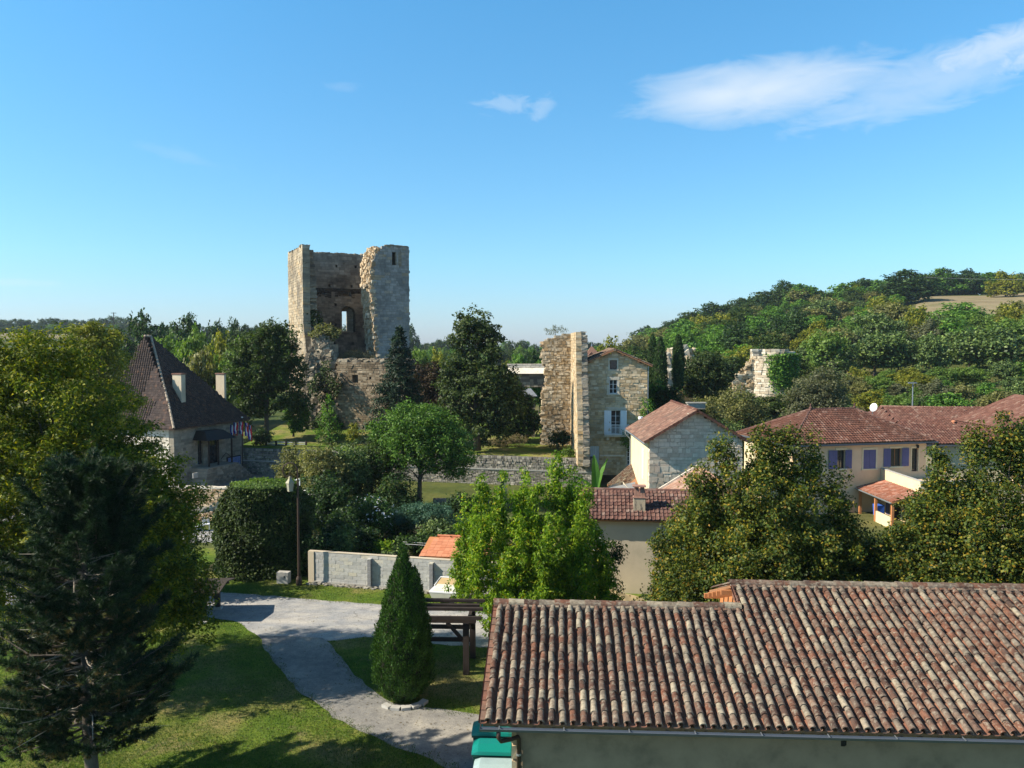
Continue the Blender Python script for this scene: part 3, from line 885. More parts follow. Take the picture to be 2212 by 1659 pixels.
kt = NT('garden_soil'); kt.coord(True)
n2 = kt.noise(2.5, 6, .75)
kt.col(kt.ramp(n2, [(.35, (.03, .025, .016)), (.5, (.055, .05, .025)), (.62, (.04, .065, .02))])); kt.rough(.95, .1); kt.bump(n2, .8, .05); M['garden_soil'] = kt.mt
sheet('garden_bed', wob([(-18, 46.9), (-1.0, 43.4), (0.4, 50), (-.5, 57.5), (-9, 58.5), (-17, 60)], .25, 12), .008, M['garden_soil'])
# the terrace of the castle behind its retaining wall
TA, TB = Vector((px(500, 82), 82, 0)), Vector((px(1279, 74.0), 74.0, 0))
TZ = 2.62
def build_terrace():
    V = []; n = 40; rows = [0, .01, 3, 8, 14, 20, 28]
    for j, d in enumerate(rows):
        for i in range(n + 1):
            p = TA.lerp(TB, i / n)
            z = TZ + (sstep(4, 22, d) * .9 * (1 - .6 * i / n)) - (TZ if j == 0 else 0)
            V.append((p.x + (0 if d < 1 else 0), p.y + d, z))
    m = n + 1; Q = [(j * m + i, j * m + i + 1, (j + 1) * m + i + 1, (j + 1) * m + i) for j in range(len(rows) - 1) for i in range(n)]
    # closed sides
    b = len(V)
    for j, d in enumerate(rows[1:]):
        for p in (TA, TB): V.append((p.x, p.y + d, -.5))
    link('castle_lawn', mesh_np('castle_lawn', np.array(V), np.array(Q), M['lawn'], smooth=True), kind='structure')
    w = MB(); w.prism([(TB.x, TB.y + .02, 0), (TB.x, TB.y + .02, TZ), (TB.x, TB.y + 28, TZ + .3), (TB.x, TB.y + 28, 0)], (-.05, 0, 0))
    w.build('castle_lawn_side', M['grey_core'], None, 'structure')
build_terrace()

def field(name, upts, mat, lift=.35, nx=36, ny=14):
    """a field lying on the slope between two lines: upts = ((u0,u1,y0),(u0,u1,y1))"""
    (ua, ub, y0), (uc, ud, y1) = upts
    V = []
    for j in range(ny + 1):
        t = j / ny; y = y0 + (y1 - y0) * t
        for i in range(nx + 1):
            s = i / nx; u = (ua + (uc - ua) * t) * (1 - s) + (ub + (ud - ub) * t) * s
            x = px(u, y); e = 0 if 0 < i < nx and 0 < j < ny else -.6
            V.append((x, y, terrain_z(x, y) + lift + e))
    m = nx + 1; Q = [(j * m + i, j * m + i + 1, (j + 1) * m + i + 1, (j + 1) * m + i) for j in range(ny) for i in range(nx)]
    link(name, mesh_np(name, np.array(V), np.array(Q), mat, smooth=True), kind='structure')
field('stubble_field', ((1960, 2500, 232), (1975, 2600, 374)), M['dry_field'])
field('far_field', ((-200, 190, 560), (-200, 190, 640)), M['dry_field'], .9)
field('clearing', ((1770, 1830, 215), (1780, 1850, 245)), M['dry_field'])
field('far_clearing', ((1900, 1975, 255), (1890, 1970, 275)), M['dry_field'])

# ---------------------------------------------------------------- barn in the foreground
def build_barn():
    E0 = pix(1043, 1562, 20.0)
    t = R(-3)
    b = empty('barn', (E0.x, E0.y, 0), t, 'long low barn under weathered barrel tiles with a grey rendered wall in front', 'barn')
    ez = E0.z; sl = math.atan(.30)
    run1, run2, xs, xe = 4.75, 5.95, 7.40, 19.0
    cs, sn = math.cos(sl), math.sin(sl)
    tw = .262
    # decking under the tiles
    d = MB()
    d.prism([(.0, .05, ez - .02), (.0, run1, ez - .02 + run1 * .3), (.0, run1, ez - .10 + run1 * .3), (.0, .05, ez - .10)], (xs, 0, 0))
    d.prism([(xs, .05, ez - .02), (xs, run2, ez - .02 + run2 * .3), (xs, run2, ez - .10 + run2 * .3), (xs, .05, ez - .10)], (xe - xs, 0, 0))
    d.build('roof_deck', M['wood'], b)
    up = (0, cs, sn)
    cols1 = round(xs / tw); w1 = xs / cols1
    # channel tiles between the covers
    def pans(x0, cols, w, run):
        n = round((run / cs) / .37); e = (run / cs) / n; V = []; Q = []; base = 0
        r = random.Random(4)
        for c in range(cols + 1):
            xc = x0 + c * w
            for k in range(n):
                j = r.uniform(-.006, .006)
                for (s_, dz) in ((k * e - (.05 if k == 0 else .02), .012 + .02), (k * e + e * 1.02, .012)):
                    for i in range(6):
                        a = math.pi * i / 5; xx = xc + j - math.cos(a) * w * .40; zz = -math.sin(a) * .055 + .055 + dz
                        V.append((xx, s_ * cs - zz * sn, ez + s_ * sn + zz * cs))
                    for i in range(6):
                        a = math.pi * i / 5; xx = xc + j - math.cos(a) * w * .40; zz = -math.sin(a) * .055 + .055 + dz - .014
                        V.append((xx, s_ * cs - zz * sn, ez + s_ * sn + zz * cs))
                for i in range(5):
                    Q.append((base + i, base + i + 1, base + 12 + i + 1, base + 12 + i))
                    Q.append((base + i, base + 6 + i, base + 6 + i + 1, base + i + 1))
                base += 24
        link('channel_tiles', mesh_np('channel_tiles', np.array(V), np.array(Q), M['canal_pan']), b, kind='stuff')
    pans(0, cols1, w1, run1)
    cols2 = round((xe - xs) / tw); w2 = (xe - xs) / cols2
    pans(xs, cols2, w2, run2)
    nrm = Vector((0, -sn, cs))
    tiles(b, (0, -.03, ez) , (1, 0, 0), up, xs, run1 / cs, 'cover', M['canal_tile'], cols=cols1, exp=.375, over=.09, th=.014, lift=.055, nparts=150, seed=3, tilt=.037, wob=.016)
    tiles(b, (xs, -.03, ez), (1, 0, 0), up, xe - xs, run2 / cs, 'cover', M['canal_tile'], cols=cols2, exp=.375, over=.09, th=.014, lift=.055, nparts=150, seed=8, tilt=.037, wob=.016)
    # short eave course of covers
    me = unit_tile('cover', M['canal_tile'], w1 * .66, .2, .014)
    # ridge of half-barrel tiles bedded in mortar
    def ridge(x0, x1, run, seed):
        r = random.Random(seed); n = round((x1 - x0) / .46); e = (x1 - x0) / n
        zz = ez + run * .3 + .10
        m_ = MB(); m_.prism([(x0 + .05, run - .16, zz - .12), (x0 + .05, run + .16, zz - .12), (x0 + .05, run + .06, zz + .06), (x0 + .05, run - .06, zz + .06)], (x1 - x0 - .1, 0, 0))
        m_.build('ridge_mortar', M['concrete'], b)
        for i in range(n):
            o = MB(); 
            for q in range(8):
                pass
            pf = [(run - .15 * math.cos(math.pi * k / 7), zz - .03 + .135 * math.sin(math.pi * k / 7)) for k in range(8)]
            pin = [(run - .13 * math.cos(math.pi * k / 7), zz - .03 + .115 * math.sin(math.pi * k / 7)) for k in range(8)]
            xa = x0 + i * e - .03; xb = x0 + (i + 1) * e; h1 = r.uniform(.0, .02); h2 = .02 + h1
            vs = [(xa, y, z + h2) for y, z in pf] + [(xb, y, z + h1) for y, z in pf] + [(xa, y, z + h2) for y, z in pin]
            o.add(vs, [(k, k + 1, 8 + k + 1, 8 + k) for k in range(7)] + [(k, k + 1, 16 + k + 1, 16 + k) for k in range(7)])
            o.build('ridge_tile', M['canal_tile'], b)
    ridge(-.05, xs - .02, run1, 2); ridge(xs - .1, xe, run2, 6)
    # small closing pieces between covers below the ridge
    r = random.Random(9); mb = MB()
    for (x0, cols, w, run) in ((0, cols1, w1, run1), (xs, cols2, w2, run2)):
        for c in range(cols + 1):
            if x0 == 0 and c == cols: continue
            mb.obox((x0 + c * w, run - .2, ez + run * .3 + .05), (w * .2, 0, 0), (0, .05, .01), (0, -.01, .045), 0, .008, r)
    mb.build('ridge_closers', M['canal_tile'], b, kind='stuff')
    # verge of flat tiles stepping up the left rake
    n = round(run1 / .33); r = random.Random(10)
    for i in range(n):
        y0 = run1 * i / n - .03; y1 = run1 * (i + 1) / n
        mb = MB()
        mb.prism([(-.045, y0, ez + y0 * .3 + .10), (-.045, y1, ez + y1 * .3 + .07), (-.045, y1, ez + y1 * .3 - .16), (-.045, y0, ez + y0 * .3 - .14)], (-.022, 0, 0))
        mb.prism([(-.067, y0, ez + y0 * .3 + .115), (-.067, y1, ez + y1 * .3 + .085), (-.067, y1, ez + y1 * .3 + .07), (-.067, y0, ez + y0 * .3 + .10)], (.16, 0, 0))
        mb.build('verge_tile', M['canal_pan'], b)
    # rear slope of the higher roof, its rafters showing at the open side
    zz = ez + run2 * .3
    mb = MB(); mb.prism([(xs - .05, run2, zz + .05), (xs - .05, run2 + 3.6, zz - 1.2), (xs - .05, run2 + 3.6, zz - 1.28), (xs - .05, run2, zz - .04)], (xe - xs, 0, 0)); mb.build('rear_deck', M['wood'], b)
    c4, s4 = math.cos(math.atan(1.25 / 3.6)), -math.sin(math.atan(1.25 / 3.6))
    mb = MB()
    for k in range(44):
        for q in range(9):
            y0 = run2 + .1 + q * .39; z0 = zz + .1 - (q * .39) * .347
            pts = [(xs - .02 + k * .262, y0, z0), (xs + .07 + k * .262, y0, z0 + .07), (xs + .16 + k * .262, y0, z0)]
            mb.prism(pts, (0, .40, -.135))
    mb.build('rear_tiles', M['canal_tile'], b, kind='stuff')
    for q in range(5):
        y0 = run2 + .35 + q * .72; z0 = zz - (q * .72 + .35) * .347 - .09
        mb = MB(); mb.box(xs - .3, xs + .6, y0 - .05, y0 + .05, z0 - .16, z0); mb.build('rafter', M['orange_wood'], b)
    mb = MB(); mb.prism([(xs + .25, run1 + .5, ez + .2), (xs + .25, run2 + 3.3, ez - .5), (xs + .25, run2 + 3.3, zz - 1.35), (xs + .25, run2, zz - .25), (xs + .25, run1 + .5, zz - .5)], (.1, 0, 0)); mb.build('side_boarding', M['orange_wood'], b)
    mb = MB(); mb.prism([(xs - .02, run1 - .2, ez + run1 * .3 + .05), (xs - .02, run2, zz + .06), (xs - .02, run2, zz - .3), (xs - .02, run1 - .2, ez + run1 * .3 - .2)], (.03, 0, 0)); mb.build('step_flashing', M['canal_pan'], b)
    n = 4
    for i in range(n):
        y0 = run1 + (run2 - run1) * i / n; y1 = run1 + (run2 - run1) * (i + 1) / n
        mb = MB(); mb.prism([(xs - .03, y0, ez + y0 * .3 + .13), (xs - .03, y1, ez + y1 * .3 + .1), (xs - .03, y1, ez + y1 * .3 - .1), (xs - .03, y0, ez + y0 * .3 - .08)], (-.025, 0, 0)); mb.build('verge_tile', M['tile_red'], b)
    # walls
    wx = .72; wy = .48
    mb = MB()
    mb.box(wx, xe - .3, wy, wy + .4, 0, ez - .05)
    mb.prism([(wx, wy + .4, 0), (wx, run1 + 3.9, 0), (wx, run1 + 3.9, ez), (wx, run1, ez + run1 * .3 - .12), (wx, wy + .4, ez + .02)], (.38, 0, 0))
    mb.box(wx + .38, xe - .3, run2 + 3.2, run2 + 3.6, 0, ez - .6)
    mb.build('wall', M['render_barn'], b)
    # quoin patches and lost render near the corner
    r = random.Random(3)
    for q in range(7):
        z = ez - .35 - q * .42
        mb = MB(); mb.box(wx - .03, wx + (.18 if q % 2 else .10), wy - .03 + .001 * q, wy + .3, z - .36, z, 0, .02, r); mb.build('quoin', M['pale_stone'], b)
    for (x, z) in ((6.3, ez - .42), (3.9, ez - .30)):
        mb = MB(); mb.lathe((0, 0, 0), [(.17, 0), (.17, .02)], 16)
        o = mb.build('wall_anchor', M['render_barn'], b); o.rotation_euler = (R(90), 0, 0); o.location = (x, wy + .002, z)
    mb = MB(); mb.box(8.93, 9.06, wy - .004, wy + .02, ez - .6, ez - .42, 0, .015, r); mb.build('putlog_hole', M['dark_room'], b)
    # rafter ends under the eave, gutter and downpipe
    for k in range(40):
        mb = MB(); x = .3 + k * .47
        mb.prism([(x, .03, ez - .10), (x, wy + .1, ez - .10 + .14), (x, wy + .1, ez - .20 + .10), (x, .03, ez - .17)], (.08, 0, 0)); mb.build('rafter_end', M['wood'], b)
    def gutter():
        V = []; Q = []; n = 8; xs_ = np.linspace(-.06, xe, 30)
        for i, x in enumerate(xs_):
            for k in range(n + 1):
                a = math.pi * k / n
                V.append((x, -.14 - .075 * math.cos(a), ez - .06 - .085 * math.sin(a)))
            V.append((x, -.225, ez - .052)); V.append((x, -.205, ez - .052))
        m = n + 3
        for i in range(len(xs_) - 1):
            for k in range(n): Q.append((i * m + k, i * m + k + 1, (i + 1) * m + k + 1, (i + 1) * m + k))
            Q.append((i * m, (i + 1) * m, (i + 1) * m + n + 1, i * m + n + 1))
            Q.append((i * m + n + 1, (i + 1) * m + n + 1, (i + 1) * m + n + 2, i * m + n + 2))
        g = link('gutter', mesh_np('gutter', np.array(V), np.array(Q), M['dark_gutter']), b)
        c_ = MB(); c_.prism([(-.065, -.14 - .075 * math.cos(math.pi * k / 8), ez - .06 - .085 * math.sin(math.pi * k / 8)) for k in range(9)], (.006, 0, 0)); c_.build('end_cap', M['dark_gutter'], g)
        for k in range(11):
            c_ = MB(); x = .4 + k * 1.6; c_.box(x, x + .03, -.228, -.02, ez - .045, ez - .038); c_.build('gutter_bracket', M['zinc'], g)
    gutter()
    mb = MB(); mb.tube([(.40, -.14, ez - .12), (.40, -.14, ez - .30), (.46, -.10, ez - .40), (.70, .10, ez - .44), (.86, .30, ez - .48), (.88, wy - .08, ez - .58), (.88, wy - .08, .1)], .055, 12)
    p = mb.build('downpipe', M['rust_brown'], b, smooth=True)
    for z in (ez - 1.0, ez - 2.6):
        mb = MB(); mb.lathe((.88, wy - .08, z), [(.066, 0), (.066, .05)], 12); mb.build('pipe_clip', M['zinc'], p)
    return b
build_barn()

def wheeled_bin(loc, rz, lidmat, label, group):
    t = empty('wheeled_bin', loc, rz, label, 'bin', group)
    mb = MB(); hw, hd, H = .62, .40, 1.06
    mb.add([(-hw * .88, -hd * .82, .16), (hw * .88, -hd * .82, .16), (hw * .88, hd * .82, .16), (-hw * .88, hd * .82, .16), (-hw, -hd, H), (hw, -hd, H), (hw, hd, H), (-hw, hd, H)],
           [(0, 3, 2, 1), (0, 1, 5, 4), (1, 2, 6, 5), (2, 3, 7, 6), (3, 0, 4, 7), (4, 5, 6, 7)])
    mb.box(-hw - .03, hw + .03, -hd - .03, hd + .03, H - .06, H)
    mb.build('body', M['bin_body'], t)
    # domed, faceted lid hinged at the back
    mb = MB(); pr = [(-hd - .05, H + .01), (-hd - .02, H + .10), (-hd * .35, H + .21), (hd * .45, H + .21), (hd * .95, H + .12), (hd + .04, H + .02)]
    V = []
    for (x, k) in ((-hw - .04, .55), (-hw + .14, 1.0), (hw - .14, 1.0), (hw + .04, .55)):
        for (y, z) in pr: V.append((x, y * (1 if k == 1 else .97), H + (z - H) * k))
    n = len(pr); F = [(i * n + j, (i + 1) * n + j, (i + 1) * n + j + 1, i * n + j + 1) for i in range(3) for j in range(n - 1)]
    F += [tuple(range(n))[::-1], tuple(range(3 * n, 4 * n))]
    mb.add(V, F); lid = mb.build('lid', lidmat, t)
    mb = MB(); mb.tube([(-hw * .8, hd + .07, H + .05), (hw * .8, hd + .07, H + .05)], .02, 6); mb.build('handle', M['rubber'], lid)
    for sx in (-1, 1):
        for sy in (-1, 1):
            mb = MB(); mb.lathe((0, 0, -.02), [(.08, 0), (.08, .04)], 12)
            w = mb.build('wheel', M['rubber'], t); w.rotation_euler = (0, R(90), 0); w.location = (sx * .45, sy * .25, .08)
    return t
for (y, x, mt, lb) in ((24.9, -.56, 'bin_green', 'green-lidded wheeled bin standing farthest back beside the barn corner'),
                   (23.72, -.50, 'bin_green', 'green-lidded wheeled bin in the middle of the row by the barn corner'),
                   (22.55, -.42, 'grey_lid', 'wheeled bin with a pale grey lid, nearest one by the barn corner')):
    wheeled_bin((x, y, .014), R(-3), M[mt], lb, 'wheeled bins beside the barn')

# ---------------------------------------------------------------- block wall
def build_block_wall():
    A = G(667, 1258); B = G(995, 1283)
    A.z = B.z = 0
    d = (B - A).normalized(); t = math.atan2(d.y, d.x); L = 11.3
    w = empty('block_wall', A, t, 'grey concrete block garden wall with piers beyond the road', 'wall')
    masonry(w, (0, 0, 0), (1, 0, 0), (0, -1, 0), .20, .12, 1.72, lambda z: [(0.36, L)], M['block'], M['mortar'], h=.2, wl=(.5, .5), joint=.012, proud=.006, nparts=300, seed=2,
            name='block', dj=.002, hj=0, runbond=True, inset=.006)
    mb = MB(); mb.box(.02, L, -.04, .24, 0, .12, 0, .01); mb.build('footing', M['concrete'], w)
    mb = MB(); mb.box(0, L, -.015, .215, 1.722, 1.76, 0, .006); mb.build('coping', M['plaster_grey'], w)
    mb = MB(); mb.box(0, .34, -.05, .25, 0, 1.72); mb.build('end_post', M['plaster_grey'], w)
    for k, x in enumerate((3.55, 7.05)):
        p = MB(); p.box(x, x + .2, -.235, -.004, 1.52, 1.58); cap = p.build('pier_cap', M['block'], w)
        for i in range(7):
            q = MB(); q.box(x + .004, x + .196, -.22, -.004, .12 + i * .2 + .008, .12 + (i + 1) * .2 - .008, 0, .002); q.build('pier_block', M['dark_block'], w)
        q = MB(); q.box(x + .008, x + .19, -.212, -.004, .1, 1.52); q.build('pier_mortar', M['mortar'], w)
    # rough weeds of rubble along the foot
    r = random.Random(5); mb = MB()
    for i in range(240):
        x = r.uniform(0, L); s = r.uniform(.03, .09)
        mb.obox((x, -.12 - r.uniform(0, .3), s * .5), (s, 0, 0), (0, s * .8, 0), (0, 0, s * .6), 0, s * .3, r)
    tag(mb.build('rubble', M['grey_stone'], None), kind='stuff').matrix_world = Matrix.Translation(A) @ Matrix.Rotation(t, 4, 'Z')
build_block_wall()

# ---------------------------------------------------------------- retaining walls of the terrace
def build_retaining():
    d = TB - TA; L = d.length; t = math.atan2(d.y, d.x)
    w = empty('retaining_wall', TA, t, 'long dry grey rubble stone wall holding up the castle lawn', 'wall')
    r0 = 12.0
    masonry(w, (0, -.02, 0), (1, 0, 0), (0, -1, 0), .5, 0, 1.35, lambda z: [(0, L)], M['grey_stone'], M['grey_core'], h=.15, wl=(.14, .42), joint=.03, proud=.05, nparts=60, seed=3, dj=.02, inset=.06)
    masonry(w, (0, -.02, 0), (1, 0, 0), (0, -1, 0), .42, 1.5, TZ + .05, lambda z: [(0, L)], M['grey_stone'], M['grey_core'], h=.24, wl=(.12, .30), joint=.03, proud=.07, nparts=200, seed=4, dj=.03, inset=.07)
    mb = MB(); mb.box(0, L, -.10, .4, 1.37, 1.49, 0, .02); mb.build('ledge', M['concrete'], w)
    masonry(w, (L - .01, 0, 0), (0, 1, 0), (1, 0, 0), .4, 0, TZ, lambda z: [(.05, 4)], M['grey_stone'], M['grey_core'], h=.2, wl=(.2, .5), nparts=0, seed=6)
build_retaining()

def gable_xr(w, ze, za):
    def f(z):
        if z <= ze: return [(0, w)]
        k = (z - ze) / (za - ze); return [(w / 2 * k, w - w / 2 * k)]
    return f

# ---------------------------------------------------------------- the keep
KEEP_T = R(24)
def arch_x(cx, r, zs):
    return lambda z: (cx - math.sqrt(max(0, r * r - max(0, z - zs) ** 2)), cx + math.sqrt(max(0, r * r - max(0, z - zs) ** 2)))
def build_keep():
    A = Vector((-24.5, 98, 0))
    k = empty('castle_keep', A, KEEP_T, 'tall square ruined stone keep with its front wall fallen away', 'castle')
    W = 12.7; D = 13.4; T = 1.7; zb = 2.6; zt = 25.1
    st, co = M['keep_stone'], M['keep_core']
    r = random.Random(21)
    def rg(f, seed, amp=.22, sc=1.7):
        ph = [random.Random(seed + i).uniform(0, 6) for i in range(4)]
        return lambda z: f(z) + amp * (math.sin(z * sc + ph[0]) + .6 * math.sin(z * sc * 2.7 + ph[1]) + .4 * math.sin(z * 7.3 + ph[2]))
    # holes for putlogs
    def putlogs(x0, x1, z0, z1, dx, dz, s, sd):
        q = random.Random(sd); out = []
        z = z0
        while z < z1:
            x = x0 + q.uniform(0, .6)
            while x < x1:
                out.append((x, x + s, z, z + s * 1.2)); x += dx + q.uniform(-.4, .4)
            z += dz + q.uniform(-.15, .15)
        return out
    # left wall (outer face to the sun); near edge broken, bulging at the foot
    def top_left(x):  # x runs back from the front corner
        return zt
    leftnear = lambda z: float(np.interp(z, [2, 8, 12, 15.5, 20, 22.5, 25.5], [-1.4, -.6, .2, 2.1, 2.2, 2.2, 2.2]))
    leftin = lambda z: float(np.interp(z, [2, 8, 12, 15.5, 20, 22, 23.8, 25.5], [-1.0, -.2, .8, 2.5, 2.5, 3.1, 4.6, 3.6]))
    # the wall runs back along +y (local); outer normal is -x
    masonry(k, (0, 0, 0), (0, 1, 0), (-1, 0, 0), T * .5, zb, zt + .0, lambda z: [(leftnear(z), D if z < 24.6 else D - (z - 24.6) * 1.5)], st, co, h=.34, wl=(.4, .85), rag=.05, nparts=100, seed=31, proud=.03)
    masonry(k, (T * .5, 0, 0), (0, 1, 0), (-1, 0, 0), T * .5, zb, zt - .3, lambda z: [(rg(leftin, 5)(z), D)], M['rubble_stone'], co, h=.36, wl=(.35, .8), rag=.25, nparts=0, seed=32, proud=.10, dj=.05)
    # back wall, arched window opening, ledge half way
    ax0, ax1, azs, arr = 6.5, 8.5, 17.2, .98
    slot = (7.0, 7.75, 14.9, 17.6)
    holes = putlogs(T + .8, W - T, 10.6, 24, 2.7, 2.55, .28, 3)
    holes = [h_ for h_ in holes if not (h_[1] > ax0 - .5 and h_[0] < ax1 + .4 and 14 < h_[2] < 18.6)]
    H = []
    for i in range(7):                       # the arch, cut in steps
        z0_ = azs + arr * i / 7; z1_ = azs + arr * (i + 1) / 7; zz = (z0_ + z1_) / 2 - azs
        hw = math.sqrt(max(.02, arr * arr - zz * zz)); c_ = (ax0 + ax1) / 2
        H.append((c_ - hw, c_ + hw, z0_, z1_))
    inner = [(ax0, ax1, 14.7, azs)] + H + holes
    outer = [slot]
    backtop = lambda x: 24.9
    masonry(k, (0, D, 0), (1, 0, 0), (0, 1, 0), T * .5, zb, 25.35, lambda z: [(0, W)], st, co, h=.34, wl=(.4, .85), holes=outer, nparts=0, seed=33)
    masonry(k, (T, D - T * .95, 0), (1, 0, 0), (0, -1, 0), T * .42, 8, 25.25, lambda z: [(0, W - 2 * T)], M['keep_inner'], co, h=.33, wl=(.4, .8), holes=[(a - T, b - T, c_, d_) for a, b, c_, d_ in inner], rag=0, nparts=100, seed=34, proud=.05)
    # lower part of the inner face stands forward, its top a ragged ledge
    lp = rg(lambda z: 0, 9)
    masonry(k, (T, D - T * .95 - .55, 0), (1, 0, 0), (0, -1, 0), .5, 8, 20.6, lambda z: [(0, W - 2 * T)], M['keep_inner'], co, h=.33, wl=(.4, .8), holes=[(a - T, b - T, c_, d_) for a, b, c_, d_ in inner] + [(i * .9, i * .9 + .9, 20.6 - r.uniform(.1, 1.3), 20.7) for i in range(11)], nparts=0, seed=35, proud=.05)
    # right wall
    rightnear = lambda z: .3
    masonry(k, (W, 0, 0), (0, 1, 0), (1, 0, 0), T * .5, zb, zt + .1, lambda z: [(0, D if z < 24.9 else D - (z - 24.9) * 9)], st, co, h=.34, wl=(.4, .85), nparts=0, seed=36)
    masonry(k, (W - T * .5, 0, 0), (0, 1, 0), (1, 0, 0), T * .5, 8, zt - .1, lambda z: [(0, D - T - (0 if z < 24.2 else (z - 24.2) * 6))], st, co, h=.34, wl=(.4, .85), nparts=0, seed=37, holes=[(2, 2.3, 22, 22.4), (5, 5.3, 19, 19.4), (7, 7.3, 21.5, 21.9)])
    # what is left of the front wall: the right-hand stub with its double window
    x_edge = lambda z: float(np.interp(z, [2, 9, 10.5, 13, 17, 21, 23.2, 24.6, 25.5], [8.2, 8.6, 8.8, 8.6, 8.3, 8.1, 8.2, 8.8, 9.5]))
    dbl = [(10.55, 11.1, 22.9, 24.5), (11.35, 11.75, 22.9, 24.5)]
    masonry(k, (0, 0, 0), (1, 0, 0), (0, -1, 0), T * .4, zb, zt + .1, lambda z: [(rg(x_edge, 40, .12)(z), W)], M['keep_front'], co, h=.32, wl=(.35, .75), rag=.14, holes=dbl, nparts=100, seed=38)
    masonry(k, (0, T * .4, 0), (1, 0, 0), (0, -1, 0), T * .6, zb, zt - .1, lambda z: [(rg(lambda q: x_edge(q) - .35, 41, .2)(z), W - T * .5)], M['keep_broken'], co, h=.30, wl=(.25, .6), rag=.28, holes=dbl, nparts=0, seed=39, proud=.1, dj=.05)
    # torn rubble core of the broken end, running back into the tower
    mb = MB()
    for i in range(2300):
        z = r.uniform(9.5, zt - .1); s_ = r.uniform(0, 1) ** .8; q = r.uniform(.12, .30)
        mb.obox((x_edge(z) - .05 - s_ * .75 * float(np.interp(z, [9.5, 14, 22, 25.5], [.4, .5, .7, .9])) + r.uniform(-.1, .15), .15 + s_ * 2.6, z), (q, 0, 0), (0, q, 0), (0, 0, q * .7), 0, q * .45, r)
    mb.build('broken_edge', M['keep_broken'], k, kind='stuff')
    masonry(k, (0, 1.0, 0), (1, 0, 0), (0, -1, 0), 2.2, 9, zt - .3, lambda z: [(x_edge(z) - .45, W - T * .5)], M['keep_broken'], co, h=.4, wl=(.5, .9), rag=.2, holes=dbl, nparts=0, seed=391)
    # darker band of masonry, ragged along its lower edge, under the upper floor ledge
    masonry(k, (T, D - T * .95 - .55, 0), (1, 0, 0), (0, -1, 0), .1, 19.3, 20.6, lambda z: [(0, W - 2 * T)], M['dark_stone'], co, h=.26, wl=(.3, .7), holes=[(i * .45, i * .45 + .45, 19.2, 20.3 - r.uniform(.1, 1.1)) for i in range(22)], nparts=0, seed=351, proud=.12)
    # stump of the front wall at the left corner
    masonry(k, (0, 0, 0), (1, 0, 0), (0, -1, 0), T * .9, 2.6, 14.2, lambda z: [(.6, float(np.interp(z, [2.6, 8, 11, 14.2], [4.6, 4.4, 3.9, 1.3])))], M['rubble_stone'], co, h=.34, wl=(.3, .7), rag=.3, nparts=0, seed=42, proud=.25, dj=.08)
    # capping of loose stones and dry grass
    mb = MB()
    for i in range(420):
        side = r.randrange(4); s_ = r.uniform(0, 1)
        if side == 0: p = (r.uniform(.1, T * .5), 2.7 + s_ * (D - 5.5), zt)
        elif side == 1: p = (s_ * (W - .3) + .15, D - r.uniform(.2, T * .5), 25.35)
        elif side == 2: p = (W - r.uniform(.1, T * .5), s_ * 6.0, zt + .05)
        else: p = (9.8 + s_ * 2.6, r.uniform(.1, T * .3), zt + .1)
        q = r.uniform(.1, .26)
        mb.obox(p, (q, 0, 0), (0, q * .8, 0), (0, 0, q * .6), 0, q * .35, r)
    mb.build('capping_rubble', M['rubble_stone'], k, kind='stuff')
    return k
M['dark_stone'] = pieces_mat('dark_stone', [(0, (.03, .026, .02)), (1, (.07, .06, .045))], stain_amt=.3)
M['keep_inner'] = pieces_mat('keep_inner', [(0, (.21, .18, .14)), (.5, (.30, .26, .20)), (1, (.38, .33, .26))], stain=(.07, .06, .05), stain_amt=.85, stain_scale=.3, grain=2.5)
M['keep_front'] = pieces_mat('keep_front', [(0, (.25, .24, .22)), (.5, (.33, .32, .30)), (.9, (.40, .37, .33)), (1, (.42, .32, .2))], stain=(.13, .13, .12), stain_amt=.7, stain_scale=.35, grain=2.5)
M['keep_broken'] = pieces_mat('keep_broken', [(0, (.36, .25, .14)), (.5, (.52, .40, .26)), (1, (.66, .58, .45))], stain=(.2, .14, .08), stain_amt=.5, stain_scale=.9, grain=3)
build_keep()

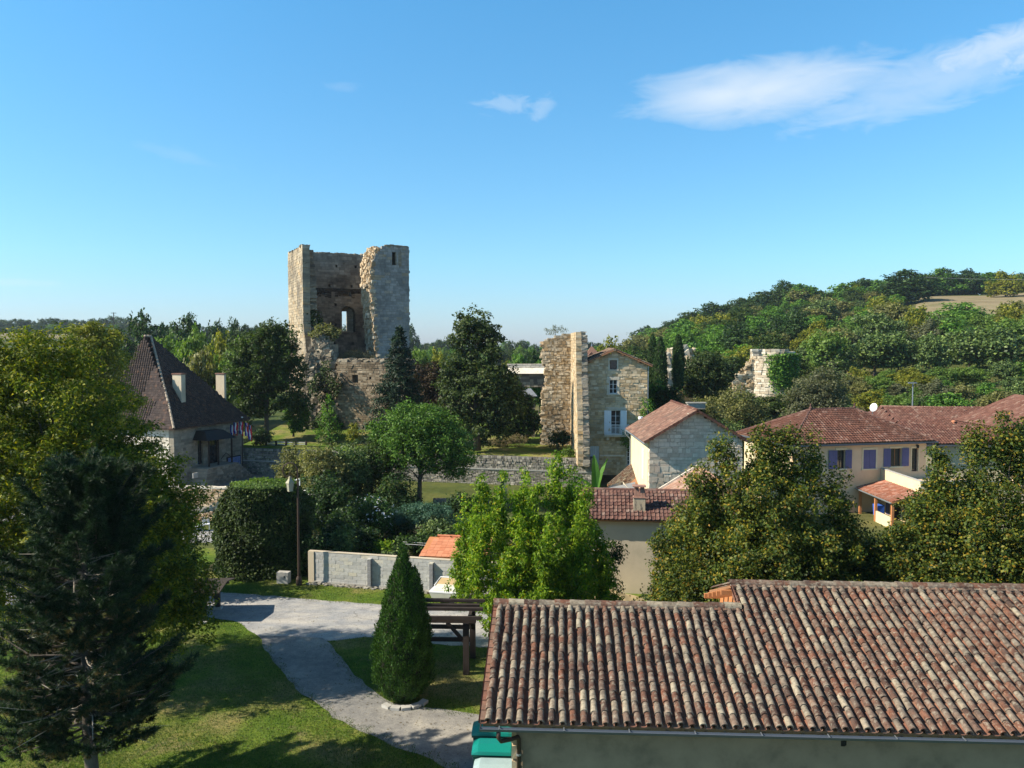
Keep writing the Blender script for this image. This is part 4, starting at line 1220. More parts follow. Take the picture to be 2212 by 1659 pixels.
M['brown_stone'] = pieces_mat('brown_stone', [(0, (.20, .15, .10)), (.5, (.31, .24, .16)), (1, (.44, .36, .26))], stain=(.10, .075, .05), stain_amt=.8, stain_scale=.35, grain=3)
def curtain():
    # lower curtain wall in front of the keep, lit from the left
    O = Vector((px(728, 96), 96, 0)); t = R(-12)
    w = empty('curtain_wall', O, t, 'lower sunlit curtain wall at the foot of the keep behind the spruce', 'wall')
    L = 11
    masonry(w, (0, 0, 0), (1, 0, 0), (0, -1, 0), 1.6, 2.4, 11.0, lambda z: [(0, L - max(0, z - 9.5) * 2)], M['brown_stone'], M['keep_core'], h=.24, wl=(.28, .6), rag=.15, holes=[(1.9, 2.6, 8.6, 9.5), (6, 6.3, 5, 5.3), (4, 4.25, 9, 9.3)], nparts=100, seed=51)
    r = random.Random(52); mb = MB()
    for i in range(160):
        q = r.uniform(.12, .4); mb.obox((r.uniform(0, L - 2), .2 + r.uniform(0, 1.2), 11.0 + r.uniform(0, .2)), (q, 0, 0), (0, q * .8, 0), (0, 0, q * .6), 0, q * .35, r)
    mb.build('loose_stones', M['rubble_stone'], w, kind='stuff')
    # rubble shoulder between the curtain and the keep's left corner
    O = Vector((px(668, 98), 98, 0))
    s = empty('rubble_buttress', O, R(-5), 'dark ragged rubble mass overgrown at the top, left of the lower curtain wall', 'ruin')
    mb = MB(); r = random.Random(53)
    for i in range(1500):
        z = r.uniform(2.4, 14.0)
        hw = float(np.interp(z, [2.4, 6, 10, 12.5, 14.0], [2.3, 2.2, 2.0, 1.3, .3]))
        x = 1.6 + r.uniform(-hw, hw); dep = float(np.interp(z, [2.4, 8, 14], [2.0, 1.0, .3]))
        y = -dep + r.uniform(-.12, .2) + .25 * math.sin(x * 2.1 + z)
        q = r.uniform(.14, .34)
        mb.obox((x, y, z), (q, 0, 0), (0, q, 0), (0, 0, q * .7), 0, q * .4, r)
    mb.build('stonework', M['rubble_stone'], s, kind='stuff')
    mb = MB()
    for i in range(12):
        z = 2.4 + i * .97; hw = float(np.interp(z, [2.4, 6, 10, 12.5, 14.0], [2.3, 2.2, 2.0, 1.3, .5])); dep = float(np.interp(z, [2.4, 8, 14], [2.0, 1.0, .3]))
        mb.box(1.6 - hw, 1.6 + hw, -dep, 1.5, z, z + .98, 0, .12, r)
    mb.build('core', M['rubble_stone'], s)
curtain()

# ---------------------------------------------------------------- manor: stone gable house, projecting wall, buttress wall
def build_manor():
    yb = 76.0
    O = Vector((px(1257, yb), yb, 0)); t = R(-4)
    h = empty('stone_house', O, t, 'tall narrow honey stone house with white shutters and balcony beside the ruined wall', 'house')
    W = (1397 - 1257) / FPX * yb; ze = 11.15; za = 12.45; Dp = 12
    zt_ = lambda v: pix(1300, v, yb).z
    xw = lambda u: px(u, yb) - O.x
    w_small = (xw(1317), xw(1332), zt_(798), zt_(778)); w_mid = (xw(1316), xw(1333), zt_(850), zt_(820))
    w_balc = (xw(1320), xw(1341), zt_(937), zt_(886)); door = (xw(1275), xw(1295), zt_(1010), zt_(963)); w_low = (xw(1355), xw(1366), zt_(1003), zt_(960))
    masonry(h, (0, 0, 0), (1, 0, 0), (0, -1, 0), .55, 0.9, za, gable_xr(W, ze, za), M['pale_stone'], M['pale_core'],
            holes=[w_small, w_mid, w_balc, door, w_low], h=.21, wl=(.18, .62), joint=.028, proud=.04, nparts=300, seed=61, dj=.02, inset=.03, hj=.8)
    masonry(h, (0, 0, 0), (0, 1, 0), (-1, 0, 0), .5, 0.9, ze, lambda z: [(.56, Dp)], M['pale_stone'], M['pale_core'], h=.3, wl=(.3, .7), nparts=0, seed=62)
    masonry(h, (W, 0, 0), (0, 1, 0), (1, 0, 0), .5, 0.9, ze, lambda z: [(.56, Dp)], M['pale_stone'], M['pale_core'], h=.3, wl=(.3, .7), nparts=0, seed=63)
    sur = M['surround']
    window(h, *w_small, 0, 1, 1, frame=M['dark_wood'], surround=sur, sw=.14)
    window(h, *w_mid, 0, 2, 3, surround=sur, sw=.2)
    window(h, *w_balc, 0, 2, 4, surround=None, sill=False, name='french_window', depth=.3)
    window(h, *w_low, 0, 2, 5, surround=sur, sw=.08)
    mb = MB(); mb.box(w_balc[0] - .5, w_balc[1] + .5, -.035, .1, w_balc[3] + .003, w_balc[3] + .3); mb.build('lintel', sur, h)
    shutter(h, w_balc[0], w_balc[2], w_balc[3], -.04, .62, R(180), M['white_paint'])
    s = shutter(h, w_balc[1], w_balc[2], w_balc[3], -.04, .60, R(-25), M['white_paint'])
    # balcony
    b = empty('balcony', (0, 0, 0)); b.parent = h
    bx0, bx1, bz = w_balc[0] - .62, w_balc[1] + .72, w_balc[2] - .02
    mb = MB(); mb.box(bx0, bx1, -.85, -.02, bz - .14, bz); mb.build('balcony_slab', sur, b)
    mb = MB(); mb.box(bx0 + .2, bx0 + .45, -.6, -.02, bz - .5, bz - .142); mb.build('corbel', sur, b)
    mb = MB(); mb.box(bx1 - .45, bx1 - .2, -.6, -.02, bz - .5, bz - .142); mb.build('corbel', sur, b)
    mb = MB()
    for (a, c_) in (((bx0 + .03, -.82), (bx1 - .03, -.82)), ((bx0 + .03, -.82), (bx0 + .03, -.05)), ((bx1 - .03, -.82), (bx1 - .03, -.05))):
        for z in (bz + .06, bz + .95): mb.beam((*a, z), (*c_, z), .04, .04)
    mb.build('rail', M['white_paint'], b)
    n = 18
    for i in range(n + 1):
        x = bx0 + .03 + (bx1 - bx0 - .06) * i / n
        mb = MB(); mb.box(x - .014, x + .014, -.834, -.806, bz + .06, bz + .95); mb.build('baluster', M['white_paint'], b)
    # blue-grey door of boards
    d = empty('door', (0, 0, 0)); d.parent = h
    n = 4; dw = (door[1] - door[0]) / n
    for i in range(n):
        mb = MB(); mb.box(door[0] + i * dw + .006, door[0] + (i + 1) * dw - .006, .10, .15, door[2], door[3] - .02); mb.build('board', M['light_shutter'], d)
    mb = MB()
    for q in range(1, 5): mb.box(door[0], door[1], .085, .099, door[2] + (door[3] - door[2]) * q / 5 - .012, door[2] + (door[3] - door[2]) * q / 5 + .012)
    mb.build('batten', M['light_shutter'], d)
    # string course
    mb = MB(); mb.box(xw(1297), xw(1350), -.06, .05, zt_(985), zt_(983) + .05); mb.build('string_course', M['white_stone'], h)
    # roof of barrel tiles, ridge running back
    ov = .45; rl = math.hypot(W / 2 + ov, 0); sp = math.atan2(za - ze, W / 2)
    for sgn in (1, -1):
        ex = -ov if sgn == 1 else W + ov
        zb_ = ze + .12 - ov * math.tan(sp)
        P0 = Vector((ex, -.42, zb_)) if sgn == -1 else Vector((ex, -.42, zb_))
        sl = Vector((sgn * math.cos(sp), 0, math.sin(sp)))
        mb = MB(); n_ = Vector((-sgn * math.sin(sp), 0, math.cos(sp)))
        q0 = P0 - n_ * .10; SLn = (W / 2 + ov) / math.cos(sp)
        mb.prism([q0, q0 + sl * SLn, q0 + sl * SLn + n_ * .09, q0 + n_ * .09], (0, Dp + .4, 0)); mb.build('roof_deck', M['wood'], h)
        tiles(h, P0, (0, 1, 0), sl, Dp + .4, SLn, 'cover', M['canal_tile'], tw=.26, exp=.38, nparts=60, lift=.02, seed=7 + sgn)
        tiles(h, P0 - n_ * .02, (0, 1, 0), sl, Dp + .4, SLn, 'flat', M['canal_pan'], tw=.26, exp=.38, nparts=0, seed=17 + sgn)
    mb = MB(); mb.tube([(W / 2, -.45, za + .12), (W / 2, Dp, za + .12)], .14, 8); mb.build('ridge', M['canal_tile'], h)
    for i in range(4):
        x = W * (.14 + .24 * i); z = ze + (za - ze) * (1 - abs(x - W / 2) / (W / 2))
        mb = MB(); mb.box(x - .07, x + .07, -.38, .0, z - .12, z + .02); mb.build('purlin_end', M['wood'], h)
    mb = MB(); mb.tube([(W + .1, -.1, ze - .1), (W + .08, -.08, ze - .6), (W + .06, -.08, 1)], .04, 8); mb.build('downpipe', M['zinc'], h)
    # pyramid-roofed turret behind the ridge
    O2 = Vector((px(1278, 90), 90, 0))
    tt = empty('roof_turret', O2, 0, 'little pyramid-roofed turret with a dormer peeping above the stone house roof', 'turret')
    tt.location.z = -.85; tt.scale = (.72, .8, 1)
    mb = MB(); mb.box(-1.3, 1.6, 0, 3.0, 3, 12.0); mb.build('wall', M['pale_stone'], tt)
    mb = MB(); mb.add([(-1.6, -.4, 12.0), (2.3, -.4, 12.0), (2.3, 3.4, 12.0), (-1.6, 3.4, 12.0), (.15, 1.5, 13.75)], [(0, 1, 4), (1, 2, 4), (2, 3, 4), (3, 0, 4), (3, 2, 1, 0)]); mb.build('roof', M['tile_flat_brown'], tt)
    mb = MB(); mb.lathe((.15, 1.5, 13.65), [(.1, 0), (.06, .25), (.02, .6)], 8); mb.build('finial', M['zinc'], tt)
    mb = MB(); mb.box(-.45, .25, -.3, .9, 12.05, 12.75); dm = mb.build('dormer', M['white_paint'], tt)
    mb = MB(); mb.prism([(-.6, -.5, 12.7), (.4, -.5, 12.7), (-.1, -.5, 13.1)], (0, 1.5, 0)); mb.build('dormer_roof', M['tile_flat_brown'], dm)
    mb = MB(); mb.box(-.3, .1, -.32, -.301, 12.15, 12.65); mb.build('pane', M['glass'], dm)

    # projecting wall left of the house, lit on its left face
    yw = 72.6
    F = Vector((px(1249, yw), yw, 0)); Bk = Vector((px(1233, 84), 84, 0)); dd = (Bk - F); t2 = math.atan2(dd.y, dd.x)
    w = empty('ruined_wall', F, t2, 'high thin ruined wall standing end-on against the stone house, chimney stub on top', 'ruin')
    Lw = dd.length
    xr = lambda z: [(0.15 * math.sin(z * 1.3) + float(np.interp(z, [2, 6, 10, 13, 14.6], [0, .5, 2.3, 2.9, 3.6])), Lw)]
    # outward normal: left side of the run
    nrm = Vector((0, 1, 0))
    masonry(w, (0, .0, 0), (1, 0, 0), nrm, .5, 2.2, 14.2, xr, M['pale_stone'], M['pale_core'], h=.26, wl=(.3, .6), rag=.1, nparts=80, seed=71)
    masonry(w, (0, -.5, 0), (1, 0, 0), nrm, .55, 2.2, 13.9, lambda z: [(xr(z)[0][0] + .1 * math.sin(z * 2.2), Lw)], M['rubble_wall'], M['pale_core'], h=.28, wl=(.25, .55), rag=.22, nparts=0, seed=72, proud=.06, dj=.04)
    mb = MB(); mb.box(3.4, 3.8, -.9, -.5, 13.6, 14.15, 0, .03); mb.build('chimney', M['rubble_wall'], w)
    mb = MB(); mb.box(3.3, 3.9, -1.0, -.4, 14.15, 14.24, 0, .03); mb.build('chimney_cap', M['rubble_wall'], w)
    # low pier at its foot beside the door
    O3 = Vector((px(1256, 74.6), 74.6, 0)); p = empty('stone_pier', O3, 0, 'squat grey stone pier at the foot of the ruined wall beside the blue door', 'pier')
    masonry(p, (0, 0, 0), (1, 0, 0), (0, -1, 0), .9, .3, 4.3, lambda z: [(0, .85)], M['grey_stone'], M['grey_core'], h=.25, wl=(.25, .5), nparts=40, seed=73)
    # broad buttress wall facing the camera, ragged left edge
    O4 = Vector((px(1168, 84), 84, 0)); W4 = (1236 - 1168) / FPX * 84
    b = empty('ruined_gable', O4, R(0), 'broad ochre-stained ruined wall with a ragged left edge beside the stone house', 'ruin')
    edge = lambda z: float(np.interp(z, [2.4, 5, 8, 9.5, 11, 13, 13.8], [-.05, .05, .1, .55, .25, .0, .2])) + .1 * math.sin(z * 3.1)
    topz = 14.15
    masonry(b, (0, 0, 0), (1, 0, 0), (0, -1, 0), .8, 2.4, topz, lambda z: [(max(edge(z), (max(0, z - 12.9)) ** 2 * 1.5), W4)], M['ochre_stone'], M['pale_core'], h=.21, wl=(.18, .5), rag=.16, nparts=150, seed=74, proud=.06, dj=.03, hj=.8)
    masonry(b, (0, .8, 0), (1, 0, 0), (0, -1, 0), .8, 2.4, topz - .2, lambda z: [(max(edge(z) + .1, (z - 13.2) * 3), W4)], M['keep_broken'], M['pale_core'], h=.28, wl=(.25, .55), rag=.22, nparts=0, seed=75, proud=.05, dj=.04)
M['surround'] = plain('surround', (.50, .45, .36), .9, var=.3, scale=3)
M['rubble_wall'] = pieces_mat('rubble_wall', [(0, (.16, .14, .12)), (.5, (.30, .27, .22)), (1, (.42, .38, .31))], stain=(.08, .07, .06), stain_amt=.7, stain_scale=1, grain=4)
M['ochre_stone'] = pieces_mat('ochre_stone', [(0, (.38, .27, .15)), (.3, (.52, .40, .25)), (.6, (.62, .53, .39)), (1, (.72, .64, .5))], stain=(.24, .16, .08), stain_amt=.65, stain_scale=.45, grain=3)
build_manor()

# arch bridge wall and slate pavilion beyond
def build_arch():
    O = Vector((px(1095, 97), 97, 0))
    a = empty('arched_wall', O, 0, 'pale topped wall carried on an arch between the dark tree and the ruined wall', 'wall')
    L = 5.6
    H = [(3.1 - math.sqrt(max(.01, 5.3 - (i * .3) ** 2)), 3.1 + math.sqrt(max(.01, 5.3 - (i * .3) ** 2)), 5.6 + i * .3, 5.9 + i * .3) for i in range(8)]
    masonry(a, (0, 0, 0), (1, 0, 0), (0, -1, 0), 1.2, 2.4, 9.6, lambda z: [(0, L)], M['rubble_stone'], M['keep_core'], holes=[(.8, 5.4, 2.4, 5.6)] + H, h=.3, wl=(.3, .6), nparts=0, seed=81)
    mb = MB(); mb.prism([(0, -.35, 9.6), (0, 1.3, 10.1), (0, 1.3, 10.4), (0, -.35, 9.62)], (L, 0, 0)); mb.build('pale_capping', M['white_stone'], a)
    masonry(a, (0, 1.0, 0), (1, 0, 0), (0, -1, 0), .4, 10.1, 10.75, lambda z: [(0, L)], M['white_stone'], M['pale_core'], h=.22, wl=(.4, .7), nparts=0, seed=82)
    O = Vector((px(1140, 90), 90, 0))
    p = empty('pavilion', O, 0, 'small stone pavilion with a grey hipped slate roof under the arch', 'pavilion')
    mb = MB(); mb.box(-.8, -.45, -.3, 0, 2.6, 7.4); mb.box(.5, .8, -.3, 0, 2.6, 7.4); mb.box(-.8, .8, 0, 1.6, 2.6, 7.3); mb.build('wall', M['grey_stone'], p)
    mb = MB(); mb.add([(-1.05, -.6, 7.4), (1.05, -.6, 7.4), (1.05, 1.9, 7.4), (-1.05, 1.9, 7.4), (-.25, .6, 8.2), (.35, .6, 8.2)], [(0, 1, 5, 4), (1, 2, 5), (2, 3, 4, 5), (3, 0, 4), (3, 2, 1, 0)]); mb.build('roof', M['slate'], p)
build_arch()

# ---------------------------------------------------------------- house with brown gable roof, cream side wall
def build_gable_house():
    y0 = 56.0
    O = Vector((px(1404, y0), y0, 0))
    h = empty('gable_house', O, 0, 'house with a stone gable and a bright cream side wall under brown flat tiles', 'house')
    W = 6.4; Dp = 8.6; sl = math.atan(.60); ze = 6.55; za = ze + W / 2 * .60
    masonry(h, (0, 0, 0), (1, 0, 0), (0, -1, 0), .45, 0, za, gable_xr(W, ze, za), M['gable_stone'], M['gable_core'], h=.24, wl=(.2, .7), joint=.035, proud=.02, nparts=300, seed=91, dj=.03, inset=.012, hj=.9)
    mb = MB(); mb.box(-.02, .4, .452, Dp, 0, ze - .04); mb.box(W - .4, W + .02, .452, Dp, 0, ze - .04); mb.box(.4, W - .4, Dp - .4, Dp, 0, ze + .15); mb.build('side_wall', M['plaster_cream'], h)
    mb = MB(); mb.box(-.06, -.021, 2.0, 2.16, 3.4, 5.6); mb.build('shutter', M['white_wood'], h)
    mb = MB(); mb.box(-.045, -.021, 2.2, 2.9, 3.4, 5.6); mb.build('window', M['white_wood'], h)
    ov = .42
    for sgn in (1, -1):
        ex = -ov if sgn == 1 else W + ov
        s_ = Vector((sgn * math.cos(sl), 0, math.sin(sl))); n_ = Vector((-sgn * math.sin(sl), 0, math.cos(sl)))
        P0 = Vector((ex, -.45, ze + .08 - ov * .6)); SLn = (W / 2 + ov) / math.cos(sl)
        q0 = P0 - n_ * .1
        mb = MB(); mb.prism([q0, q0 + s_ * SLn, q0 + s_ * SLn + n_ * .095, q0 + n_ * .095], (0, Dp + .7, 0)); mb.build('roof_deck', M['wood'], h)
        tiles(h, P0, (0, 1, 0), s_, Dp + .7, SLn, 'flat', M['tile_flat_brown'], tw=.27, exp=.26, nparts=300 if sgn == 1 else 0, seed=92, th=.02, tilt=.05)
        # verge tiles along the gable
        n = 11
        for i in range(n):
            a = q0 + s_ * (SLn * i / n); b_ = q0 + s_ * (SLn * (i + 1) / n + .02)
            mb = MB(); mb.prism([a + n_ * .0, b_ + n_ * .0, b_ + n_ * .15, a + n_ * .17], (0, -.04, 0)); mb.build('verge_tile', M['tile_red'], h)
            mb = MB(); mb.prism([a + n_ * .15, b_ + n_ * .135, b_ + n_ * .16, a + n_ * .18], (0, .2, 0)) ; o = mb.build('verge_tile', M['tile_flat_brown'], h); o.location.y = -.04
    n = 20
    for i in range(n):
        y = -.47 + (Dp + .72) * i / n
        mb = MB(); mb.tube([(W / 2, y, za + .10), (W / 2, y + .48, za + .085)], .11, 8); mb.build('ridge_tile', M['tile_red'], h)
    for x in (.15, W * .27, W * .73, W - .15):
        z = ze + (W / 2 - abs(x - W / 2)) * .6
        mb = MB(); mb.box(x - .07, x + .07, -.42, .0, z - .12, z + .04); mb.build('purlin_end', M['wood'], h)
    # gutter and downpipe on the lit side
    mb = MB(); g = ze + .08 - ov * .6 - .05
    V = [];Q = []
    for i, y in enumerate((-.45, Dp + .2)):
        for k in range(9):
            a = math.pi * k / 8; V.append((-ov - .06 - .07 * math.cos(a), y, g - .07 * math.sin(a)))
    Q = [(k, k + 1, 9 + k + 1, 9 + k) for k in range(8)]
    link('gutter', mesh_np('gutter', np.array(V), np.array(Q), M['zinc']), h)
    mb = MB(); mb.tube([(-ov - .06, Dp - .2, g - .06), (-ov - .06, Dp - .2, g - .3), (-.1, Dp - .3, g - .75), (-.1, Dp - .3, .2)], .05, 8); mb.build('downpipe', M['zinc'], h)
    mb = MB(); mb.box(W * .60, W * .60 + 1.3, 5.6, 6.1, za - .3, za + .12); c = mb.build('chimney', M['grey_stone'], h)
    mb = MB(); mb.box(W * .60 - .08, W * .60 + 1.38, 5.52, 6.18, za + .12, za + .2); mb.build('chimney_cap', M['grey_stone'], c)
    # annex roof climbing against the gable
    a = empty('annex', (px(1424, 53.5), 46.5, 0), 0, 'low annex with a pinkish tiled roof climbing against the stone gable', 'annex')
    A0 = pix(1424, 1062, 53.5); B0 = pix(1512, 1008, 53.5)
    dx = B0.x - A0.x; z0, z1 = A0.z, B0.z; s_ = Vector((dx, 0, z1 - z0)); SLn = s_.length; s_.normalize(); n_ = Vector((-s_.z, 0, s_.x))
    mb = MB(); mb.prism([(0, 0, z0 - .05), (dx, 0, z1 - .05), (dx, 0, z1 - .16), (0, 0, z0 - .16)], (0, 7.0, 0)); mb.build('roof_deck', M['wood'], a)
    tiles(a, (0, 0, z0), (0, 1, 0), s_, 7.0, SLn, 'flat', M['tile_pink'], tw=.27, exp=.28, nparts=200, seed=93, tilt=.05)
    mb = MB(); mb.prism([Vector((0, 6.94, z0)) + n_ * .03, Vector((dx, 6.94, z1)) + n_ * .03, Vector((dx, 6.94, z1)) + n_ * .16, Vector((0, 6.94, z0)) + n_ * .16], (0, .16, 0)); mb.build('verge_mortar', M['white_stone'], a)
    mb = MB(); mb.box(.2, dx, .2, 6.8, 0, z0 - .17); mb.build('wall', M['plaster_grey'], a)
    # small tiled lean-to and grey sheet roof on its left
    P = [pix(1313, 1046, 61), pix(1368, 1002, 66), pix(1366, 1046, 60)]
    l = empty('lean_to', (px(1313, 61), 61, 0), 0, 'small lean-to with a rusty red tiled roof below the stone house', 'shed')
    x1 = px(1366, 61) - px(1313, 61); za_, zb_ = pix(1313, 1046, 61).z, pix(1366, 1003, 64).z
    mb = MB(); mb.prism([(0, 0, za_ - .1), (x1 + .5, 3.5, zb_ - .1), (x1 + .5, -1.2, zb_ - 1.3), (.4, -1.2, za_ - .6)], (0, 0, .08)); mb.build('roof_deck', M['wood'], l)
    s_ = Vector((x1 + .5, 3.5, zb_ - za_)); U_ = Vector((0, -1.0, -.30)).normalized(); s_.normalize()
    tiles(l, (0, 0, za_ + .02), U_, s_, 2.6, 4.0, 'cover', M['canal_tile'], tw=.26, exp=.36, nparts=100, seed=95)
    tiles(l, (0, 0, za_ - .0), U_, s_, 2.6, 4.0, 'flat', M['canal_pan'], tw=.26, exp=.36, nparts=0, seed=96)
    mb = MB(); mb.box(.5, x1 + .5, -1, 1.5, 0, za_ - .5); mb.build('wall', M['plaster_grey'], l)
    g = empty('sheet_roof_shed', (px(1268, 47), 47, 0), 0, 'shed with a flat grey fibre sheet roof behind the chimney', 'shed')
    A0, B0, C0 = pix(1268, 1064, 47), pix(1372, 1041, 52), pix(1372, 1066, 47)
    o = g.location
    mb = MB(); mb.add([A0 - o, C0 - o, B0 - o, A0 - o - Vector((0, 0, .08)), C0 - o - Vector((0, 0, .08)), B0 - o - Vector((0, 0, .08))], [(0, 1, 2), (5, 4, 3), (0, 3, 4, 1), (1, 4, 5, 2), (2, 5, 3, 0)]); mb.build('roof', M['fibre'], g)
    mb = MB(); z_ = A0.z - .1; mb.add([(.3, .2, 0), (2.7, .2, 0), (2.7, 4.6, 0), (.3, .2, z_), (2.7, .2, z_), (2.7, 4.6, z_)], [(0, 1, 4, 3), (1, 2, 5, 4), (2, 0, 3, 5)]); mb.build('wall', M['plaster_grey'], g)
M['tile_pink'] = pieces_mat('tile_pink', [(0, (.30, .16, .11)), (.5, (.37, .22, .16)), (1, (.44, .30, .23))], stain_amt=.2, grain=5)
build_gable_house()

# ---------------------------------------------------------------- house with the plastered wall and tile chimney
def build_chimney_house():
    y0 = 42.6; t = R(-6)
    O = Vector((px(1255, y0), y0, 0))
    h = empty('plastered_house', O, t, 'low plain beige plastered house with small brown tiles and a tile-capped chimney', 'house')
    W = 8.2; Dp = 4.4; ze = pix(1330, 1117, y0 - .3).z; sl = math.atan(.42)
    mb = MB(); mb.box(0, W, 0, .4, 0, ze - .02); mb.box(0, W, Dp - .4, Dp, 0, ze - .02)
    for x in (0, W - .4): mb.prism([(x, .4, 0), (x, Dp - .4, 0), (x, Dp - .4, ze), (x, Dp / 2, ze + Dp / 2 * .42 - .12), (x, .4, ze)], (.4, 0, 0))
    mb.build('wall', M['plaster_grey'], h)
    for sgn in (1, -1):
        ey = -.40 if sgn == 1 else Dp + .4
        s_ = Vector((0, sgn * math.cos(sl), math.sin(sl))); n_ = Vector((0, -sgn * math.sin(sl), math.cos(sl)))
        P0 = Vector((-.2, ey, ze + .06 - .4 * .42)); SLn = (Dp / 2 + .4) / math.cos(sl); q0 = P0 - n_ * .08
        mb = MB(); mb.prism([q0, q0 + s_ * SLn, q0 + s_ * SLn + n_ * .075, q0 + n_ * .075], (W + .4, 0, 0)); mb.build('roof_deck', M['wood'], h)
        tiles(h, P0, (1, 0, 0), s_, W + .4, SLn, 'roll', M['tile_brown'], tw=.215, exp=.30, nparts=300 if sgn == 1 else 0, seed=97 + sgn, tilt=.13, th=.035)
    for i in range(18):
        x = -.22 + i * .475
        mb = MB(); mb.tube([(x, Dp / 2, ze + Dp / 2 * .42 + .12), (x + .49, Dp / 2, ze + Dp / 2 * .42 + .105)], .10, 8); mb.build('ridge_tile', M['tile_brown'], h)
    for i in range(17):
        x = .2 + i * .48; mb = MB(); mb.box(x - .04, x + .04, -.36, .0, ze - .13, ze - .03); mb.build('rafter_end', M['wood'], h)
    # chimney with tilted tiles carrying a slab
    cx = (px(1378, y0) - O.x) / math.cos(t) + .1
    c = empty('chimney', (cx, .55, 0)); c.parent = h
    z0 = ze + .05; z1 = pix(1378, 1073, y0 + .4).z
    mb = MB(); mb.box(-.30, .30, -.25, .25, z0, z1, 0, .01); mb.build('stack', M['stained_plaster'], c)
    mb = MB(); mb.box(-.34, .34, -.30, -.2, z0 + .02, z0 + .14); mb.box(-.34, .34, -.34, -.29, z0, z0 + .06); mb.build('flashing', M['zinc'], c)
    mb = MB(); mb.box(-.33, .33, -.28, .28, z1, z1 + .05); mb.build('collar', M['pot_tile'], c)
    for i, (x, l) in enumerate(((-.22, .05), (-.07, -.04), (.09, .05), (.23, -.05))):
        mb = MB(); mb.add([(x - .075, -.2, z1 + .05), (x + .075, -.2, z1 + .05), (x + .05 + l, -.16, z1 + .58), (x - .05 + l, -.16, z1 + .58),
                           (x - .075, -.14, z1 + .05), (x + .075, -.14, z1 + .05), (x + .05 + l, -.10, z1 + .58), (x - .05 + l, -.10, z1 + .58)],
                          [(0, 1, 2, 3), (7, 6, 5, 4), (0, 4, 5, 1), (1, 5, 6, 2), (2, 6, 7, 3), (3, 7, 4, 0)]); mb.build('standing_tile', M['pot_tile'], c)
        mb = MB(); mb.box(x - .04, x + .04, .12, .2, z1 + .05, z1 + .58); mb.build('standing_tile', M['pot_tile'], c)
    mb = MB(); mb.box(-.36, .34, -.3, .28, z1 + .58, z1 + .64); mb.build('top_slab', M['pot_tile'], c)
    # small window with white frame near the left end
    window(h, .62, 1.05, 2.35, 3.1, -.02, 1, 2, depth=.06, surround=M['white_paint'], sw=.06)
M['stained_plaster'] = (lambda k: (k.coord(), k.col(k.mix(k.sel(k.noise(3.2, 5, .7, stretch=(1, 1, .35)), .55, .66), (.44, .37, .26), (.07, .07, .07))), k.rough(.9), k.mt)[-1])(NT('stained_plaster'))
build_chimney_house()

# ---------------------------------------------------------------- villa with hipped roof, blue shutters
def hip_roof(h, x0, x1, y0, y1, ze, zr, ov, mat, kind, tw, exp, nparts, seed, ridge_mat, tilt=.14):
    """hip roof over a rectangle; eaves at ze"""
    x0 -= ov; x1 += ov; y0 -= ov; y1 += ov
    hw = (y1 - y0) / 2; pit = math.atan2(zr - ze, hw)
    rx0, rx1, ry = x0 + hw, x1 - hw, (y0 + y1) / 2
    mb = MB()
    A, B, C, D_ = (x0, y0, ze), (x1, y0, ze), (x1, y1, ze), (x0, y1, ze); P, Q = (rx0, ry, zr), (rx1, ry, zr)
    lo = lambda p: (p[0], p[1], p[2] - .1)
    mb.add([A, B, C, D_, P, Q, lo(A), lo(B), lo(C), lo(D_)], [(0, 1, 5, 4), (1, 2, 5), (2, 3, 4, 5), (3, 0, 4), (9, 8, 7, 6), (0, 6, 7, 1), (1, 7, 8, 2), (2, 8, 9, 3), (3, 9, 6, 0)])
    mb.build('roof_deck', M['wood'], h)
    c, s = math.cos(pit), math.sin(pit); SL = hw / c
    tiles(h, (x0, y0, ze + .01), (1, 0, 0), (0, c, s), x1 - x0, SL, kind, mat, tw=tw, exp=exp, nparts=nparts, seed=seed, tilt=tilt, th=.04, clip=lambda a, b: b * c < a - .02 and b * c < (x1 - x0) - a - .02)
    tiles(h, (x0, y1, ze + .01), (0, -1, 0), (c, 0, s), y1 - y0, SL, kind, mat, tw=tw, exp=exp, nparts=min(nparts, 100), seed=seed + 1, tilt=tilt, clip=lambda a, b: b * c < a - .02 and b * c < (y1 - y0) - a - .02)
    tiles(h, (x1, y0, ze + .01), (0, 1, 0), (-c, 0, s), y1 - y0, SL, kind, mat, tw=tw, exp=exp, nparts=0, seed=seed + 2, tilt=tilt, clip=lambda a, b: b * c < a - .02 and b * c < (y1 - y0) - a - .02)
    def run(a, b, e=.4, r_=.10):
        a = Vector(a); b = Vector(b); n = max(1, round((b - a).length / e))
        for i in range(n):
            p = a.lerp(b, i / n); q = a.lerp(b, (i + 1.08) / n)
            mb = MB(); mb.tube([p + Vector((0, 0, .085)), q + Vector((0, 0, .07))], [r_, r_ * .85], 8); mb.build('ridge_tile', ridge_mat, h)
    run(A, P); run(B, Q); run(P, Q); run(D_, P)
    mb = MB()
    for z in (ze,):
        mb.box(x0 - .12, x1 + .12, y0 - .13, y0 - .01, z - .13, z - .01); mb.box(x0 - .13, x0 - .01, y0 - .008, y1 + .1, z - .13, z - .01); mb.box(x1 + .01, x1 + .13, y0 - .008, y1 + .1, z - .13, z - .01)
    mb.build('gutter', M['dark_gutter'], h)
    return P, Q
